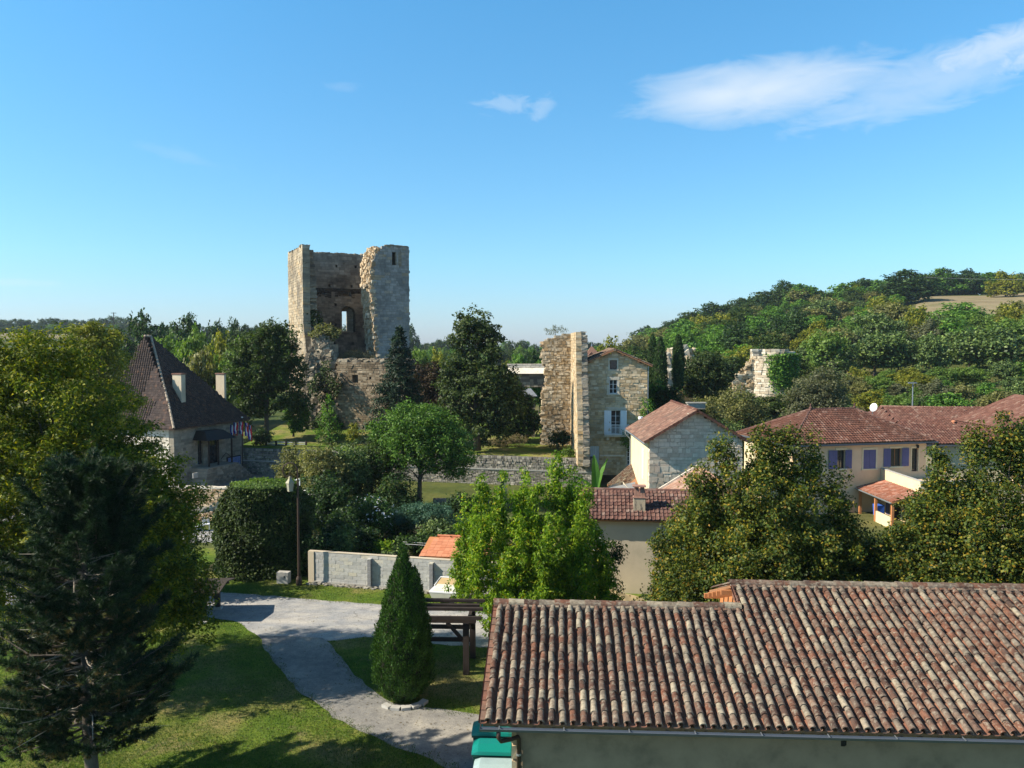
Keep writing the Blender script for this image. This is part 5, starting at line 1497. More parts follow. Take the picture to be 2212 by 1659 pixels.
def build_villa():
    y0 = 62.0; t = R(12)
    O = Vector((px(1716, y0), y0, 0))
    h = empty('villa', O, t, 'two-storey peach villa with a hipped red tile roof and violet-blue shutters', 'house')
    W = 11.6; Dp = 7.6; ze = 5.45; ov = .5
    xw = lambda u: ((u - 1106) / FPX * y0 - O.x) / (math.cos(t) - (u - 1106) / FPX * math.sin(t))
    def zw(u, v):
        x = xw(u); yy = y0 + x * math.sin(t); return pix(u, v, yy).z
    wins = [(1812, 1829, 972, 1012), (1869, 1896, 971, 1012), (1928, 1952, 968, 1007), (1974, 1988, 968, 1018)]
    H = [(xw(a), xw(b), zw(b, d), zw(b, c)) for a, b, c, d in wins]
    # plastered walls built round the openings
    mb = MB()
    xs = sorted({0, W} | {a for q in H for a in q[:2]})
    for a, b in zip(xs, xs[1:]):
        hh = [q for q in H if q[0] <= a + 1e-4 and q[1] >= b - 1e-4]
        if hh:
            q = hh[0]; mb.box(a, b, 0, .3, 0, q[2]); mb.box(a, b, 0, .3, q[3], ze)
        else: mb.box(a, b, 0, .3, 0, ze)
    mb.build('front_wall', M['plaster_peach'], h)
    mb = MB(); mb.box(0, .3, .302, Dp, 0, ze); mb.box(W - .3, W, .302, Dp, 0, ze); mb.box(.3, W - .3, Dp - .3, Dp, 0, ze); mb.build('side_wall', M['plaster_cream'], h)
    mb = MB(); mb.box(.31, W - .31, 2.6, 2.7, 0, ze); mb.build('inner_wall', M['dark_room'], h)
    sur = M['plaster_cream']
    window(h, *H[0], 0, 2, 2, frame=M['dark_wood'], surround=sur, sw=.14); shutter(h, H[0][1], H[0][2], H[0][3], -.045, .55, R(-3), M['blue_shutter']); shutter(h, H[0][0], H[0][2], H[0][3], -.045, .75, R(183), M['blue_shutter'])
    window(h, *H[1], 0, 2, 2, frame=M['dark_wood'], surround=sur, sw=.12)
    shutter(h, H[1][0] + .01, H[1][2], H[1][3], .02, (H[1][1] - H[1][0]) / 2 - .02, 0, M['blue_shutter']); shutter(h, H[1][1] - .01, H[1][2], H[1][3], .02, -(H[1][1] - H[1][0]) / 2 + .02, 0, M['blue_shutter'])
    window(h, *H[2], 0, 2, 1, frame=M['wood'], surround=sur, sw=.10); shutter(h, H[2][0], H[2][2], H[2][3], -.045, .62, R(180), M['blue_shutter']); shutter(h, H[2][1], H[2][2], H[2][3], -.045, .62, R(0), M['blue_shutter'])
    window(h, *H[3], 0, 1, 1, frame=M['dark_wood'], surround=sur, sw=.10, sill=False, name='door')
    mb = MB(); mb.box(W - .9, W - .75, -.14, -.0, ze - .55, ze - .3); mb.build('wall_lamp', M['black_metal'], h)
    P, Q = hip_roof(h, 0, W, 0, Dp, ze, ze + 2.25, ov, M['tile_red'], 'roll', .25, .31, 300, 101, M['tile_brown'])
    for p in (P, Q):
        mb = MB(); mb.lathe(p, [(.12, .1), (.14, .2), (.05, .3), (.07, .42), (.01, .55)], 10); mb.build('finial', M['tile_brown'], h)
    for k in range(34):
        mb = MB(); x = -.4 + k * .37; mb.box(x, x + .07, -.45, -.02, ze - .10, ze - .02); mb.build('rafter_end', M['wood'], h)
    # terrace wing coming forward, tiled porch along its sunny flank
    w = empty('terrace_wing', (7.6, 0, 0), -t); w.parent = h
    mb = MB(); mb.box(.0, 6.5, -6.2, 1.0, 0, 2.55); mb.build('wing_wall', M['plaster_peach'], w)
    mb = MB(); mb.box(0, .15, -6.2, -.02, 2.552, 3.36); mb.box(.152, 6.5, -6.2, -6.05, 2.552, 3.36); mb.build('parapet', M['plaster_cream'], w)
    mb = MB(); mb.box(-.03, .19, -6.25, -.02, 3.362, 3.42); mb.box(.192, 6.5, -6.25, -6.0, 3.362, 3.42); mb.build('coping', M['concrete'], w)
    a_ = math.atan(.27); c, s = math.cos(a_), math.sin(a_)
    mb = MB(); mb.prism([(-2.1, -6.5, 1.95), (0, -6.5, 2.51), (0, -6.5, 2.42), (-2.1, -6.5, 1.86)], (0, 5.9, 0)); mb.build('porch_deck', M['orange_wood'], w)
    tiles(w, (-2.15, -6.5, 1.97), (0, 1, 0), (c, 0, s), 5.9, 2.2, 'roll', M['tile_orange_old'], tw=.25, exp=.33, nparts=150, seed=104)
    mb = MB(); mb.tube([(-2.2, -6.55, 1.9), (-2.2, -.6, 1.9)], .06, 8); mb.build('gutter', M['zinc'], w)
    for y in (-6.35, -3.7, -1.0):
        mb = MB(); mb.box(-2.05, -1.88, y, y + .17, 0, 1.86); mb.build('post', M['orange_wood'], w)
    for (ya, yb_, nm, mt) in ((-1.6, -1.0, 'shutter', 'blue_shutter'), (-3.4, -2.2, 'doorway', 'dark_room'), (-5.8, -4.3, 'doorway', 'dark_room')):
        mb = MB(); mb.box(-.03, -.002, ya, yb_, .05, 1.95); mb.build(nm, M[mt], w)
    mb = MB(); mb.box(-2.02, -1.9, -6.1, -3.75, 0, .8); mb.build('low_wall', M['plaster_cream'], w)
    mb = MB(); mb.box(-1.7, -1.2, -3.3, -2.6, .3, 1.1, 0, .05); mb.build('blue_cover', M['blue_fabric'], w)
    d = empty('satellite_dish', h.matrix_basis @ Vector((P[0] + 4.5, P[1] + .6, 0)) if False else (px(1889, 68.5), 68.5, 0), R(0), 'white satellite dish tilted above the villa ridge', 'satellite dish')
    zc = pix(1889, 880, 68.5).z
    mb = MB(); mb.lathe((0, 0, 0), [(.02, -.07), (.2, -.055), (.36, 0), (.36, .012), (.2, -.04), (.02, -.055)], 20)
    o = mb.build('dish', M['white_paint'], d, smooth=True); o.rotation_euler = (R(75), 0, R(-62)); o.location = (0, 0, zc)
    mb = MB(); mb.tube([(0, .12, zc - .1), (0, .2, zc - .6), (0, .2, zc - 1.4)], .03, 6); mb.build('mast', M['zinc'], d)
    mb = MB(); mb.tube([(0, 0, zc - .3), (-.25, -.45, zc)], .015, 5); mb.box(-.29, -.21, -.5, -.42, zc - .03, zc + .05); mb.build('receiver_arm', M['zinc'], d)
    return h
M['tile_orange_old'] = pieces_mat('tile_orange_old', [(0, (.26, .10, .06)), (.5, (.34, .14, .09)), (1, (.42, .24, .18))], stain=(.2, .12, .09), stain_amt=.5, stain_scale=1.2, grain=5)
build_villa()

def build_long_house():
    y0 = 70.0; t = R(-3)
    O = Vector((px(1990, y0), y0, 0))
    h = empty('long_house', O, t, 'long cream house behind the villa under a broad brown-red tiled roof', 'house')
    ze = pix(1994, 960, y0).z; zr = pix(1978, 880, y0 + 7.5).z; W = 18; run = 7.5
    mb = MB(); mb.box(.3, W, .5, .8, 0, ze); mb.box(-.8, -.5, .8, run * 2, 0, ze - .1); mb.build('wall', M['plaster_cream'], h)
    s_ = Vector((0, run, zr - ze)); SL = s_.length; s_.normalize()
    hipx = 2.6
    A, B = Vector((-.2, 0, ze)), Vector((W, 0, ze)); P, Q = Vector((-.4, run, zr)), Vector((W, run, zr - .35)); Lc = Vector((-3.4, run + 2.2, ze + .35)); 
    mb = MB(); mb.add([A, B, Q, P, Lc, (W, run * 2, ze), (-3.2, run * 2, ze)], [(0, 1, 2, 3), (4, 0, 3), (3, 2, 5, 6), (4, 3, 6)]); mb.build('roof_deck', M['tile_brown'], h)
    tiles(h, A + Vector((0, 0, .03)), (1, 0, 0), s_, W, SL, 'roll', M['tile_red_brown'], tw=.25, exp=.32, nparts=300, seed=111, tilt=.14, th=.04)
    # left hip face
    U_ = (A - Lc).normalized(); tp = P - Lc; up_ = (tp - U_ * tp.dot(U_)); S2 = up_.length; up_.normalize(); off = tp.dot(U_); LL = (A - Lc).length
    tiles(h, Lc + Vector((0, 0, .03)), U_, up_, LL, S2, 'roll', M['tile_red_brown'], tw=.25, exp=.32, nparts=0, seed=112, tilt=.07,
          clip=lambda a, b: a > off * b / S2 + .0 and a < LL - (LL - off) * b / S2)
    n = 46
    for i in range(n):
        p = P.lerp(Q, i / n); q = P.lerp(Q, (i + 1.06) / n)
        mb = MB(); mb.tube([p + Vector((0, 0, .10)), q + Vector((0, 0, .08))], .11, 8); mb.build('ridge_tile', M['tile_pink'], h)
    for (u, v, y) in ((2101 - 10, 903, 74), (1975, 917, 71.6), (2052, 905, 74)):
        p = pix(u, v, y); l = h.matrix_basis
        x = p.x - O.x; yy = p.y - O.y; zz = ze + yy / run * (zr - ze)
        mb = MB(); mb.lathe((x, yy, zz), [(.14, 0), (.13, .2), (.2, .22), (.16, .3), (.03, .34)], 10); mb.build('roof_vent', M['tile_orange'], h)
    mb = MB(); mb.box(-.3, W, -.12, -.01, ze - .14, ze - .02); mb.build('gutter', M['dark_gutter'], h)
    mb = MB(); mb.tube([(W - 1, -.1, ze), (W - 1, -.1, 0)], .05, 8); mb.build('downpipe', M['zinc'], h)
    # neighbour's verge at the right edge
    g = empty('neighbour_house', pix(2186, 945, 60) * 1, 0, 'corner of another house with a tiled verge at the far right edge', 'house')
    g.location.z = 0
    z1 = pix(2230, 893, 62).z; z0 = pix(2180, 912, 60).z - .6
    mb = MB(); mb.prism([(.05, .05, z0 - .06), (5, .05, z0 + 2.04), (5, .05, z0 + 2.1), (.05, .05, z0)], (0, 7.8, 0)); mb.build('roof_deck', M['tile_red_brown'], g)
    tiles(g, (0, 0, z0 + .02), (0, 1, 0), Vector((5, 0, 2.1)).normalized(), 8, 5.4, 'roll', M['tile_red_brown'], nparts=50, seed=115)
    mb = MB(); mb.prism([(.4, .3, 0), (5, .3, 0), (5, .3, z0 + 1.9), (.4, .3, z0)], (0, .3, 0)); mb.build('wall', M['plaster_peach'], g)
M['tile_red_brown'] = pieces_mat('tile_red_brown', [(0, (.105, .048, .038)), (.5, (.14, .065, .050)), (.85, (.17, .085, .065)), (1, (.22, .145, .115))], stain=(.16, .10, .08), stain_amt=.3, stain_scale=.8, grain=6)
build_long_house()

# ---------------------------------------------------------------- town hall with its steep roof
def build_hall():
    ny = 73.0
    N_ = Vector((px(372, ny), ny, 0)); Rr = Vector((px(523, 82), 82, 0)); a = (Rr - N_); L = a.length; t = math.atan2(a.y, a.x)
    h = empty('town_hall', N_, t, 'stone town hall under a very steep dark brown flared roof, two tall chimneys', 'town hall')
    W = 8.6; ze = pix(385, 925, ny).z
    inv = Matrix.Rotation(-t, 3, 'Z')
    lo = lambda p: inv @ (p - N_)
    fu = lambda u, yy: None
    def loc(u, v, d=0.0):
        """point of the front face (local y = -d) seen at (u, v)"""
        X = (u - 1106) / FPX
        ox, oy = N_.x - math.sin(-t) * 0, N_.y
        ca, sa = math.cos(t), math.sin(t)
        # world = N_ + x*(ca,sa) + (-d)*(-sa,ca)
        bx, by = N_.x + d * sa, N_.y - d * ca
        x = (X * by - bx) / (ca - X * sa); yy = by + x * sa
        return x, pix(u, v, yy).z
    door1 = (loc(424, 1000)[0], loc(436, 1000)[0], loc(430, 1003)[1], loc(430, 950)[1])
    door2 = (loc(448, 1000)[0], loc(470, 1000)[0], loc(460, 1001)[1], loc(460, 945)[1])
    masonry(h, (0, 0, 0), (1, 0, 0), (0, -1, 0), .5, 0, ze, lambda z: [(0, L)], M['hall_stone'], M['hall_core'], h=.27, wl=(.28, .7), holes=[door1, door2], nparts=150, seed=121, joint=.03, proud=.015, inset=.015)
    masonry(h, (0, 0, 0), (0, 1, 0), (-1, 0, 0), .5, 0, ze, lambda z: [(.52, W)], M['white_stone'], M['pale_core'], h=.3, wl=(.3, .7), nparts=60, seed=122)
    mb = MB(); mb.box(L - .5, L, .52, W, 0, ze); mb.box(.5, L - .5, W - .4, W, 0, ze); mb.build('rear_wall', M['hall_core'], h)
    # roof: two slopes with a flare at the foot, short ridge
    P1 = lo(pix(312, 727, 77.0)); P2 = lo(pix(326, 727, 77.6))
    ov = .5; e = [Vector((-ov, -ov, ze)), Vector((L + ov, -ov, ze)), Vector((L + ov, W + ov, ze)), Vector((-ov, W + ov, ze))]
    kf = .26; zk = ze + 2.3
    def kick(c, top):
        p = c.lerp(top, kf); p.z = zk; q = Vector((p.x, p.y, p.z)); 
        ce = Vector((L / 2, W / 2, 0)); d_ = (Vector((q.x, q.y, 0)) - ce) * -.07; return q + d_
    k = [kick(e[0], P2), kick(e[1], P2), kick(e[2], P1), kick(e[3], P1)]
    mb = MB(); mb.add(e + k + [P1, P2] + [v - Vector((0, 0, .12)) for v in e], [(0, 1, 5, 4), (1, 2, 6, 5), (2, 3, 7, 6), (3, 0, 4, 7), (4, 5, 9), (5, 6, 8, 9), (6, 7, 8), (7, 4, 9, 8), (13, 12, 11, 10), (0, 10, 11, 1), (3, 13, 10, 0), (1, 11, 12, 2), (2, 12, 13, 3)]); mb.build('roof_deck', M['tile_hall'], h)
    def face(a_, b_, c_, d_, seed, npt):
        """tiles over the quad a b (foot) d c (top)"""
        U_ = (b_ - a_).normalized(); up_ = (c_ - a_) - U_ * (c_ - a_).dot(U_); S2 = up_.length; up_.normalize(); LL = (b_ - a_).length
        oc = (c_ - a_).dot(U_); od = (d_ - a_).dot(U_)
        tiles(h, a_ + Vector((0, 0, .0)), U_, up_, LL, S2, 'flat', M['tile_hall'], tw=.26, exp=.22, over=.05, nparts=npt, seed=seed, tilt=.07, th=.02,
              clip=lambda x, y: x > oc * y / S2 and x < LL + (od - LL) * y / S2)
    face(e[0], e[1], k[0], k[1], 131, 0); face(k[0], k[1], P2, P2, 132, 0)
    face(e[3], e[0], k[3], k[0], 133, 100); face(k[3], k[0], P1, P2, 134, 100)
    for (a_, b_) in ((e[0], k[0]), (k[0], P2), (P1, P2)):
        n = max(2, round((b_ - a_).length / .42))
        for i in range(n):
            p = a_.lerp(b_, i / n); q = a_.lerp(b_, (i + 1.1) / n)
            mb = MB(); mb.tube([p + Vector((0, 0, .06)), q + Vector((0, 0, .04))], [.12, .09], 8); mb.build('hip_tile', M['hip_pale'], h)
    # chimneys
    for (u0, u1, vt, vb, d, nm) in ((374, 399, 810, 905, -1.1, 'a'), (474, 487, 809, 884, -1.4, 'b')):
        xa, zt1 = loc(u0 + 2, vt, d); xb, _ = loc(u1, vt, d)
        w = 1.0 if nm == 'a' else .55
        mb = MB(); mb.box(xb - w * .55, xb, -d - .05, -d + .95, ze + .8, zt1, 0, .01); c = mb.build('chimney', M['plaster_grey'], h)
        mb = MB(); mb.box(xb - w * .55 - .06, xb + .06, -d - .12, -d + 1.02, zt1, zt1 + .12); mb.build('chimney_cap', M['tile_brown'], c)
    # glazed door behind and its canopy
    window(h, *door2, 0, 2, 3, frame=M['dark_wood'], surround=None, sill=False, name='door', depth=.3)
    window(h, *door1, 0, 1, 2, frame=M['dark_wood'], surround=None, sill=False, name='door', depth=.3)
    cx0, cx1 = door1[0] - .7, door2[1] + .5; cz = door2[3] + .05
    cn = empty('canopy', (0, 0, 0)); cn.parent = h
    mb = MB(); mb.add([(cx0, -1.7, cz), (cx1, -1.7, cz - .1), (cx1, 0, cz), (cx0, 0, cz), (cx0 + .5, -1.0, cz + .85), (cx1 - 1.1, -1.0, cz + .75), (cx1 - .9, -.02, cz + .75), (cx0 + .5, -.02, cz + .85)],
                     [(0, 1, 5, 4), (1, 2, 6, 5), (3, 0, 4, 7), (4, 5, 6, 7), (3, 2, 1, 0)]); mb.build('canopy_roof', M['black_metal'], cn)
    for x in (door1[0] - .15, (door1[1] + door2[0]) / 2, door2[1] + .12):
        mb = MB(); mb.box(x - .06, x + .06, -1.45, -1.33, door2[2] - .1, cz); mb.build('post', M['dark_wood'], cn)
    mb = MB(); mb.beam((door2[0], -1.4, door2[2] + .6), ((door2[0] + door2[1]) / 2, -1.4, door2[2] + 1.1), .05, .05); mb.beam((door2[1], -1.4, door2[2] + .6), ((door2[0] + door2[1]) / 2, -1.4, door2[2] + 1.1), .05, .05); mb.build('brace', M['dark_wood'], cn)
    # outside stair block
    st = empty('outside_stair', (0, 0, 0)); st.parent = h
    zl = door2[2]
    masonry(st, (0, -1.9, 0), (1, 0, 0), (0, -1, 0), 1.85, 0, zl, lambda z: [(door1[0] - 1.4 + z * .3, door2[1] + .3 + (zl - z) * 1.25)], M['hall_stone'], M['hall_core'], h=.24, wl=(.25, .6), nparts=60, seed=123, joint=.03)
    for q in range(9):
        x = door2[1] + .25 + q * .27; z = zl - .04 - q * .2
        if z > .1: mb = MB(); mb.box(x, x + .28, -1.95, -.1, z - .06, z + .06); mb.build('step', M['hall_core'], st)
    mb = MB(); mb.box(door1[0] - .7, door2[1] + .3, -1.97, -.05, zl, zl + .08); mb.build('landing', M['hall_core'], st)
    xm, zm = loc(415, 1027, 2.0); mb = MB(); mb.box(xm - .1, xm + .5, -1.98, -1.905, zm - .25, zm + .2); mb.build('meter_box', M['concrete'], st)
    # notice board
    xa, zt1 = loc(487, 990, .1); xb, zb1 = loc(516, 1014, .1)
    nb = empty('notice_board', h.matrix_basis @ Vector((xa, -.05, 0)), t, 'dark framed notice board with a bluish poster on the town hall wall', 'notice board')
    w_ = xb - xa
    mb = MB(); mb.box(0, w_, -.10, 0, zb1 - .1, zt1 + .1); mb.build('frame', M['black_metal'], nb)
    mb = MB(); mb.box(.08, w_ - .08, -.115, -.101, zb1, zt1); mb.build('poster', M['poster_blue'], nb)
    r = random.Random(4)
    for i in range(7):
        x = .15 + i * (w_ - .4) / 7; mb = MB(); mb.box(x, x + .09, -.124, -.116, zb1 + .1, zb1 + .1 + r.uniform(.3, .8)); mb.build('printed_shape', M['flag_blue'], nb)
    # flag cluster on a tall post
    fy = 80; fp = Vector((px(521, fy), fy, 0))
    zt2 = pix(521, 905, fy).z
    f = empty('flagpole', fp, 0, 'thin rusty post carrying a cluster of drooping red white and blue flags', 'flagpole')
    mb = MB(); mb.tube([(0, 0, 0), (0, 0, zt2 + .1)], .045, 8); mb.build('pole', M['rust_brown'], f)
    mb = MB(); mb.beam((-.9, 0, zt2 - 1.2), (.9, 0, zt2 - 1.2), .05, .05); mb.build('crossbar', M['black_metal'], f)
    mb = MB(); mb.lathe((0, 0, zt2 + .1), [(.04, 0), (.12, .06), (.02, .14)], 8); mb.build('finial', M['white_paint'], f)
    r = random.Random(8)
    for i in range(5):
        ang = R(-70 + i * 35); dx, dz = math.sin(ang), math.cos(ang) * .5 + .35
        p0 = Vector((0, -.05 * i, zt2 - 1.1)); p1 = p0 + Vector((dx * 1.1, -.1 * i, dz * 1.1))
        st_ = MB(); st_.beam(p0, p1, .03, .03); sp = st_.build('staff', M['black_metal'], f)
        for b_, mt in enumerate(('flag_blue', 'flag_white', 'flag_red')):
            a_ = p0.lerp(p1, .95 - b_ * .02); V = []; n = 6
            drop = 1.0 + .1 * i
            for j in range(n + 1):
                tt = j / n; x = a_.x + (b_ - 1) * .11 * (1 + .3 * math.sin(tt * 5 + i)); zz = a_.z - tt * drop
                if b_ == 2: zz -= .15 * tt
                V.append((x - .07, a_.y + .05 * math.sin(tt * 7 + b_), zz)); V.append((x + .08, a_.y - .05 * math.sin(tt * 6 + b_ + 1), zz - .03))
            mb = MB(); mb.add(V, [(2 * j, 2 * j + 1, 2 * j + 3, 2 * j + 2) for j in range(n)]); mb.build('flag_cloth', M[mt], sp)
M['hip_pale'] = plain('hip_pale', (.38, .31, .24), .9, var=.4, scale=5)
build_hall()

# ---------------------------------------------------------------- ruined round tower on the slope, cliff pieces, far details
def build_round_ruin():
    y = 128; O = Vector((px(1672, y), y, 0)); zt_ = pix(1672, 748, y).z
    h = empty('round_tower', O, 0, 'ruined round stone tower with ivy on the scrubby hillside', 'ruin')
    Rr = 3.5; r = random.Random(5); mb = MB(); single = []
    z = 1.0
    rows = int((zt_ - z) / .36)
    for q in range(rows):
        zz = z + q * .36; a = r.uniform(0, .3)
        while a < 2 * math.pi:
            w = r.uniform(.4, .9) / Rr
            am = a + w / 2
            top = zt_ - .5 * (1 + math.sin(am * 2.3 + 1)) * .8 - (1.6 if 3.3 < am < 3.9 else 0) - (.5 * math.cos(am))
            if zz < top:
                d = Vector((math.cos(am), math.sin(am), 0)); tt = Vector((-d.y, d.x, 0))
                rad = Rr + r.uniform(-.05, .12) + (.4 if zz < 4 else 0)
                mb.obox(d * (rad - .5) + Vector((0, 0, zz)), tt * (w * rad * .48), d * .5, Vector((0, 0, .165)), 0, .03, r)
            a += w
    mb.build('stonework', M['pale_ruin'], h, kind='stuff')
    # broken spur on its left, reddish
    mb = MB()
    for i in range(500):
        x = -3.2 - r.uniform(0, 1) ** 1.3 * 3.4; zc = float(np.interp(-x, [3.2, 6.6], [zt_ - 1.6, zt_ - 5.5])); zz = r.uniform(2, zc); q = r.uniform(.2, .45)
        mb.obox((x, -.4 + r.uniform(-.4, .4), zz), (q, 0, 0), (0, q, 0), (0, 0, q * .6), 0, q * .35, r)
    mb.build('broken_spur', M['ochre_stone'], h, kind='stuff')
    # ivy
    rs = np.random.RandomState(6); n = 5200
    a = rs.normal(-1.38, .34, n); zz = rs.normal(zt_ - 3.6, 1.5, n); zz = np.minimum(zz, zt_ - 1.1 - rs.uniform(0, .6, n))
    keep = np.abs(a + 1.45) < .9 - .08 * np.maximum(0, (zt_ - 2 - zz)) ; a = a[keep]; zz = zz[keep]
    d = np.stack([np.cos(a), np.sin(a), np.zeros_like(a)], 1); P = d * (Rr + .15 + rs.uniform(0, .5, (len(a), 1))); P[:, 2] = zz
    v, q = leaves(P, d, .34, .8, rs, .3)
    link('ivy', mesh_np('ivy', v, q, M['leaf_mid']), h)
M['pale_ruin'] = pieces_mat('pale_ruin', [(0, (.38, .31, .22)), (.5, (.55, .48, .37)), (1, (.68, .63, .52))], stain=(.2, .17, .13), stain_amt=.5, stain_scale=.5, grain=2)
build_round_ruin()
def rock_face(u0, u1, v0, v1, y, label, seed, mat='pale_ruin'):
    a, b = pix(u0, v1, y), pix(u1, v0, y)
    h = empty('rock_outcrop', (a.x, y, 0), 0, label, 'rock'); r = random.Random(seed); mb = MB()
    n = int((b.x - a.x) * (b.z - a.z) * 5)
    for i in range(n):
        x = r.uniform(0, b.x - a.x); z = r.uniform(a.z, b.z); q = r.uniform(.2, .5)
        mb.obox((x, r.uniform(-.4, .4) - (b.z - z) * .15, z), (q, 0, 0), (0, q, 0), (0, 0, q * .9), 0, q * .5, r)
    mb.build('rocks', M[mat], h, kind='stuff')
    mb = MB(); mb.box(0, b.x - a.x, .0, 2.5, min(a.z, 1) - 1, b.z - .2, 0, .2, r); mb.build('core', M[mat], h)
rock_face(1434, 1450, 762, 860, 98, 'narrow pale rock face between the paired cypresses and the single one', 1)
rock_face(1448, 1500, 752, 790, 106, 'brownish broken rock shelf behind the cypresses', 2, 'ochre_stone')

# village lamp on a plain mast far up
def mast_lamp():
    y = 80; p = Vector((px(1973, y), y, 0)); zt_ = pix(1973, 828, y).z
    o = empty('street_lamp', p, 0, 'plain grey mast lamp behind the long tiled roof', 'street lamp')
    mb = MB(); mb.tube([(0, 0, 0), (0, 0, zt_)], [.09, .05], 8); mb.build('mast', M['zinc'], o)
    mb = MB(); mb.box(-.45, .35, -.12, .12, zt_ - .02, zt_ + .10); mb.build('lamp_head', M['zinc'], o)
mast_lamp()
def pylon():
    y = 430; x = px(248, y); z = terrain_z(x, y); zt_ = pix(248, 996 * .6777 + 0, y).z
    o = empty('utility_pole', (x, y, z), 0, 'thin utility pole on the far left skyline', 'utility pole')
    H = zt_ - z; mb = MB(); mb.tube([(0, 0, 0), (0, 0, H)], .22, 6); mb.build('pole', M['dark_wood'], o)
    mb = MB(); mb.beam((-1.4, 0, H - .3), (1.4, 0, H - .3), .25, .25); mb.build('crossarm', M['dark_wood'], o)
pylon()

# ---------------------------------------------------------------- park: lamp, pergola, shelter, fence, small things
def lamp_post():
    b = G(646, 1264); o = empty('lamp_post', b, 0, 'tall swan-neck lamp post with a cream lantern beside the ivy hedge', 'street lamp')
    zt_ = pix(645, 1000, b.y).z
    mb = MB(); mb.tube([(0, 0, 0), (0, 0, .5), (0, 0, zt_ - .9)], [.10, .075, .05], 10); mb.lathe((0, 0, 0), [(.16, 0), (.16, .35), (.10, .5)], 12); mb.build('pole', M['rust_brown'], o)
    pts = []; rr = .40
    for i in range(17):
        a = math.pi * i / 12; pts.append((-rr + rr * math.cos(a), 0, zt_ - .9 + .5 + rr * math.sin(a)))
    pts = [(0, 0, zt_ - .9)] + pts
    mb = MB(); mb.tube(pts, .035, 8); mb.tube([(-.45 + .17 * math.cos(a / 6 * math.pi), 0, zt_ - .85 + .17 * math.sin(a / 6 * math.pi)) for a in range(-3, 10)], .02, 6); mb.build('swan_neck', M['rust_brown'], o)
    lx = -.42; lz = pix(627, 1032, b.y).z
    l = empty('lantern', (lx, 0, lz)); l.parent = o
    mb = MB(); mb.tube([(0, 0, .0), (0, 0, .45)], .02, 6); mb.build('hanger', M['rust_brown'], l)
    mb = MB(); mb.lathe((0, 0, 0), [(.25, -.30), (.24, -.26), (.11, -.08), (.09, -.02), (.09, .03), (.03, .08)], 4); mb.build('lantern_roof', M['lantern'], l)
    mb = MB(); mb.lathe((0, 0, 0), [(.20, -.302), (.14, -.70)], 4); mb.build('lantern_glass', M['frost'], l)
    mb = MB()
    for k in range(4):
        a = math.pi / 2 * k; c, s = math.cos(a), math.sin(a); mb.beam((.205 * c, .205 * s, -.30), (.145 * c, .145 * s, -.70), .025, .025)
    mb.lathe((0, 0, 0), [(.16, -.73), (.15, -.70)], 4); mb.build('lantern_frame', M['lantern'], l)
    return o
lamp_post()
def pergola():
    b = G(1007, 1456); y0 = b.y; x1 = b.x
    o = empty('pergola', (x1, y0, 0), R(-2), 'dark timber pergola frame with braced posts behind the cone-shaped evergreen', 'pergola')
    h = pix(1007, 1345, y0).z; L = 2.3; D = 1.7
    for (x, y, nm) in ((0, 0, 1), (.12, D, 1), (-L, 0, 1), (-L, D, 1)):
        mb = MB(); mb.box(x - .12, x + .12, y - .12, y + .12, 0, h, 0, .01); mb.build('post', M['dark_wood'], o)
    for y in (0, D):
        mb = MB(); mb.box(-L - .3, .4, y - .08, y + .08, h + .002, h + .2, 0, .012); mb.build('beam', M['dark_wood'], o)
    for i in range(3):
        y = -.25 + i * (D + .5) / 2; mb = MB(); mb.box(-L - .5, .62, y - .07, y + .07, h + .205, h + .33, 0, .012); mb.build('rafter', M['dark_wood'], o)
    for x in (-L, .06):
        mb = MB(); mb.box(x - .07, x + .07, -.2, D + .2, h - .2, h - .02, 0, .01); mb.build('cross_beam', M['dark_wood'], o)
    for (a, c_) in (((-.08, 0, h - .75), (-.75, 0, h)), ((-L + .08, 0, h - .75), (-L + .75, 0, h)), ((.12, D - .08, h - .75), (.12, D - .6, h - .1)), ((.0, .08, h - .6), (.0, .5, h - .1))):
        mb = MB(); mb.beam(a, c_, .12, .12); mb.build('brace', M['dark_wood'], o)
    for z in (1.15, .62):
        mb = MB(); mb.box(-L, .1, D + .122, D + .22, z, z + .17, 0, .01); mb.build('rail', M['dark_wood'], o)
pergola()
def shelter():
    p = G(441, 1345); y0 = p.y
    o = empty('timber_shelter', (p.x, y0, 0), R(2), 'low open timber shelter at the roadside half hidden by the pine', 'shelter')
    h = pix(441, 1287, y0).z
    for (x, y) in ((0, 0), (0, 2.0), (-3.6, 0), (-3.6, 2.0)):
        mb = MB(); mb.box(x - .10, x + .10, y - .1, y + .1, .1, h, 0, .01); mb.build('post', M['wood_grey'], o)
        mb = MB(); mb.box(x - .2, x + .2, y - .2, y + .2, 0, .12, 0, .02); mb.build('post_foot', M['concrete'], o)
    for y in (0, 2.0):
        mb = MB(); mb.box(-4.2, .55, y - .08, y + .08, h + .002, h + .16); mb.build('beam', M['wood_grey'], o)
    for (a, c_) in (((-.08, 0, h - .75), (-.6, 0, h)), ((-.08, 2.0, h - .75), (-.6, 2.0, h))):
        mb = MB(); mb.beam(a, c_, .12, .12); mb.build('brace', M['wood_grey'], o)
    for sg in (1, -1):
        y0_ = 1.0 - sg * 1.25; n = 14
        for i in range(n):
            x = -4.4 + i * 5.2 / n
            mb = MB(); mb.prism([(x + .01, y0_, h + .16), (x + .01, 1.0, h + .36), (x + .01, 1.0, h + .40), (x + .01, y0_, h + .20)], (5.2 / n - .02, 0, 0)); mb.build('roof_board', M['wood_grey'], o)
    mb = MB(); mb.box(-2.6, -.5, .8, 1.3, .42, .5); mb.box(-2.5, -2.3, .8, 1.3, 0, .418); mb.box(-.8, -.6, .8, 1.3, 0, .418); mb.build('bench_slab', M['concrete'], o)
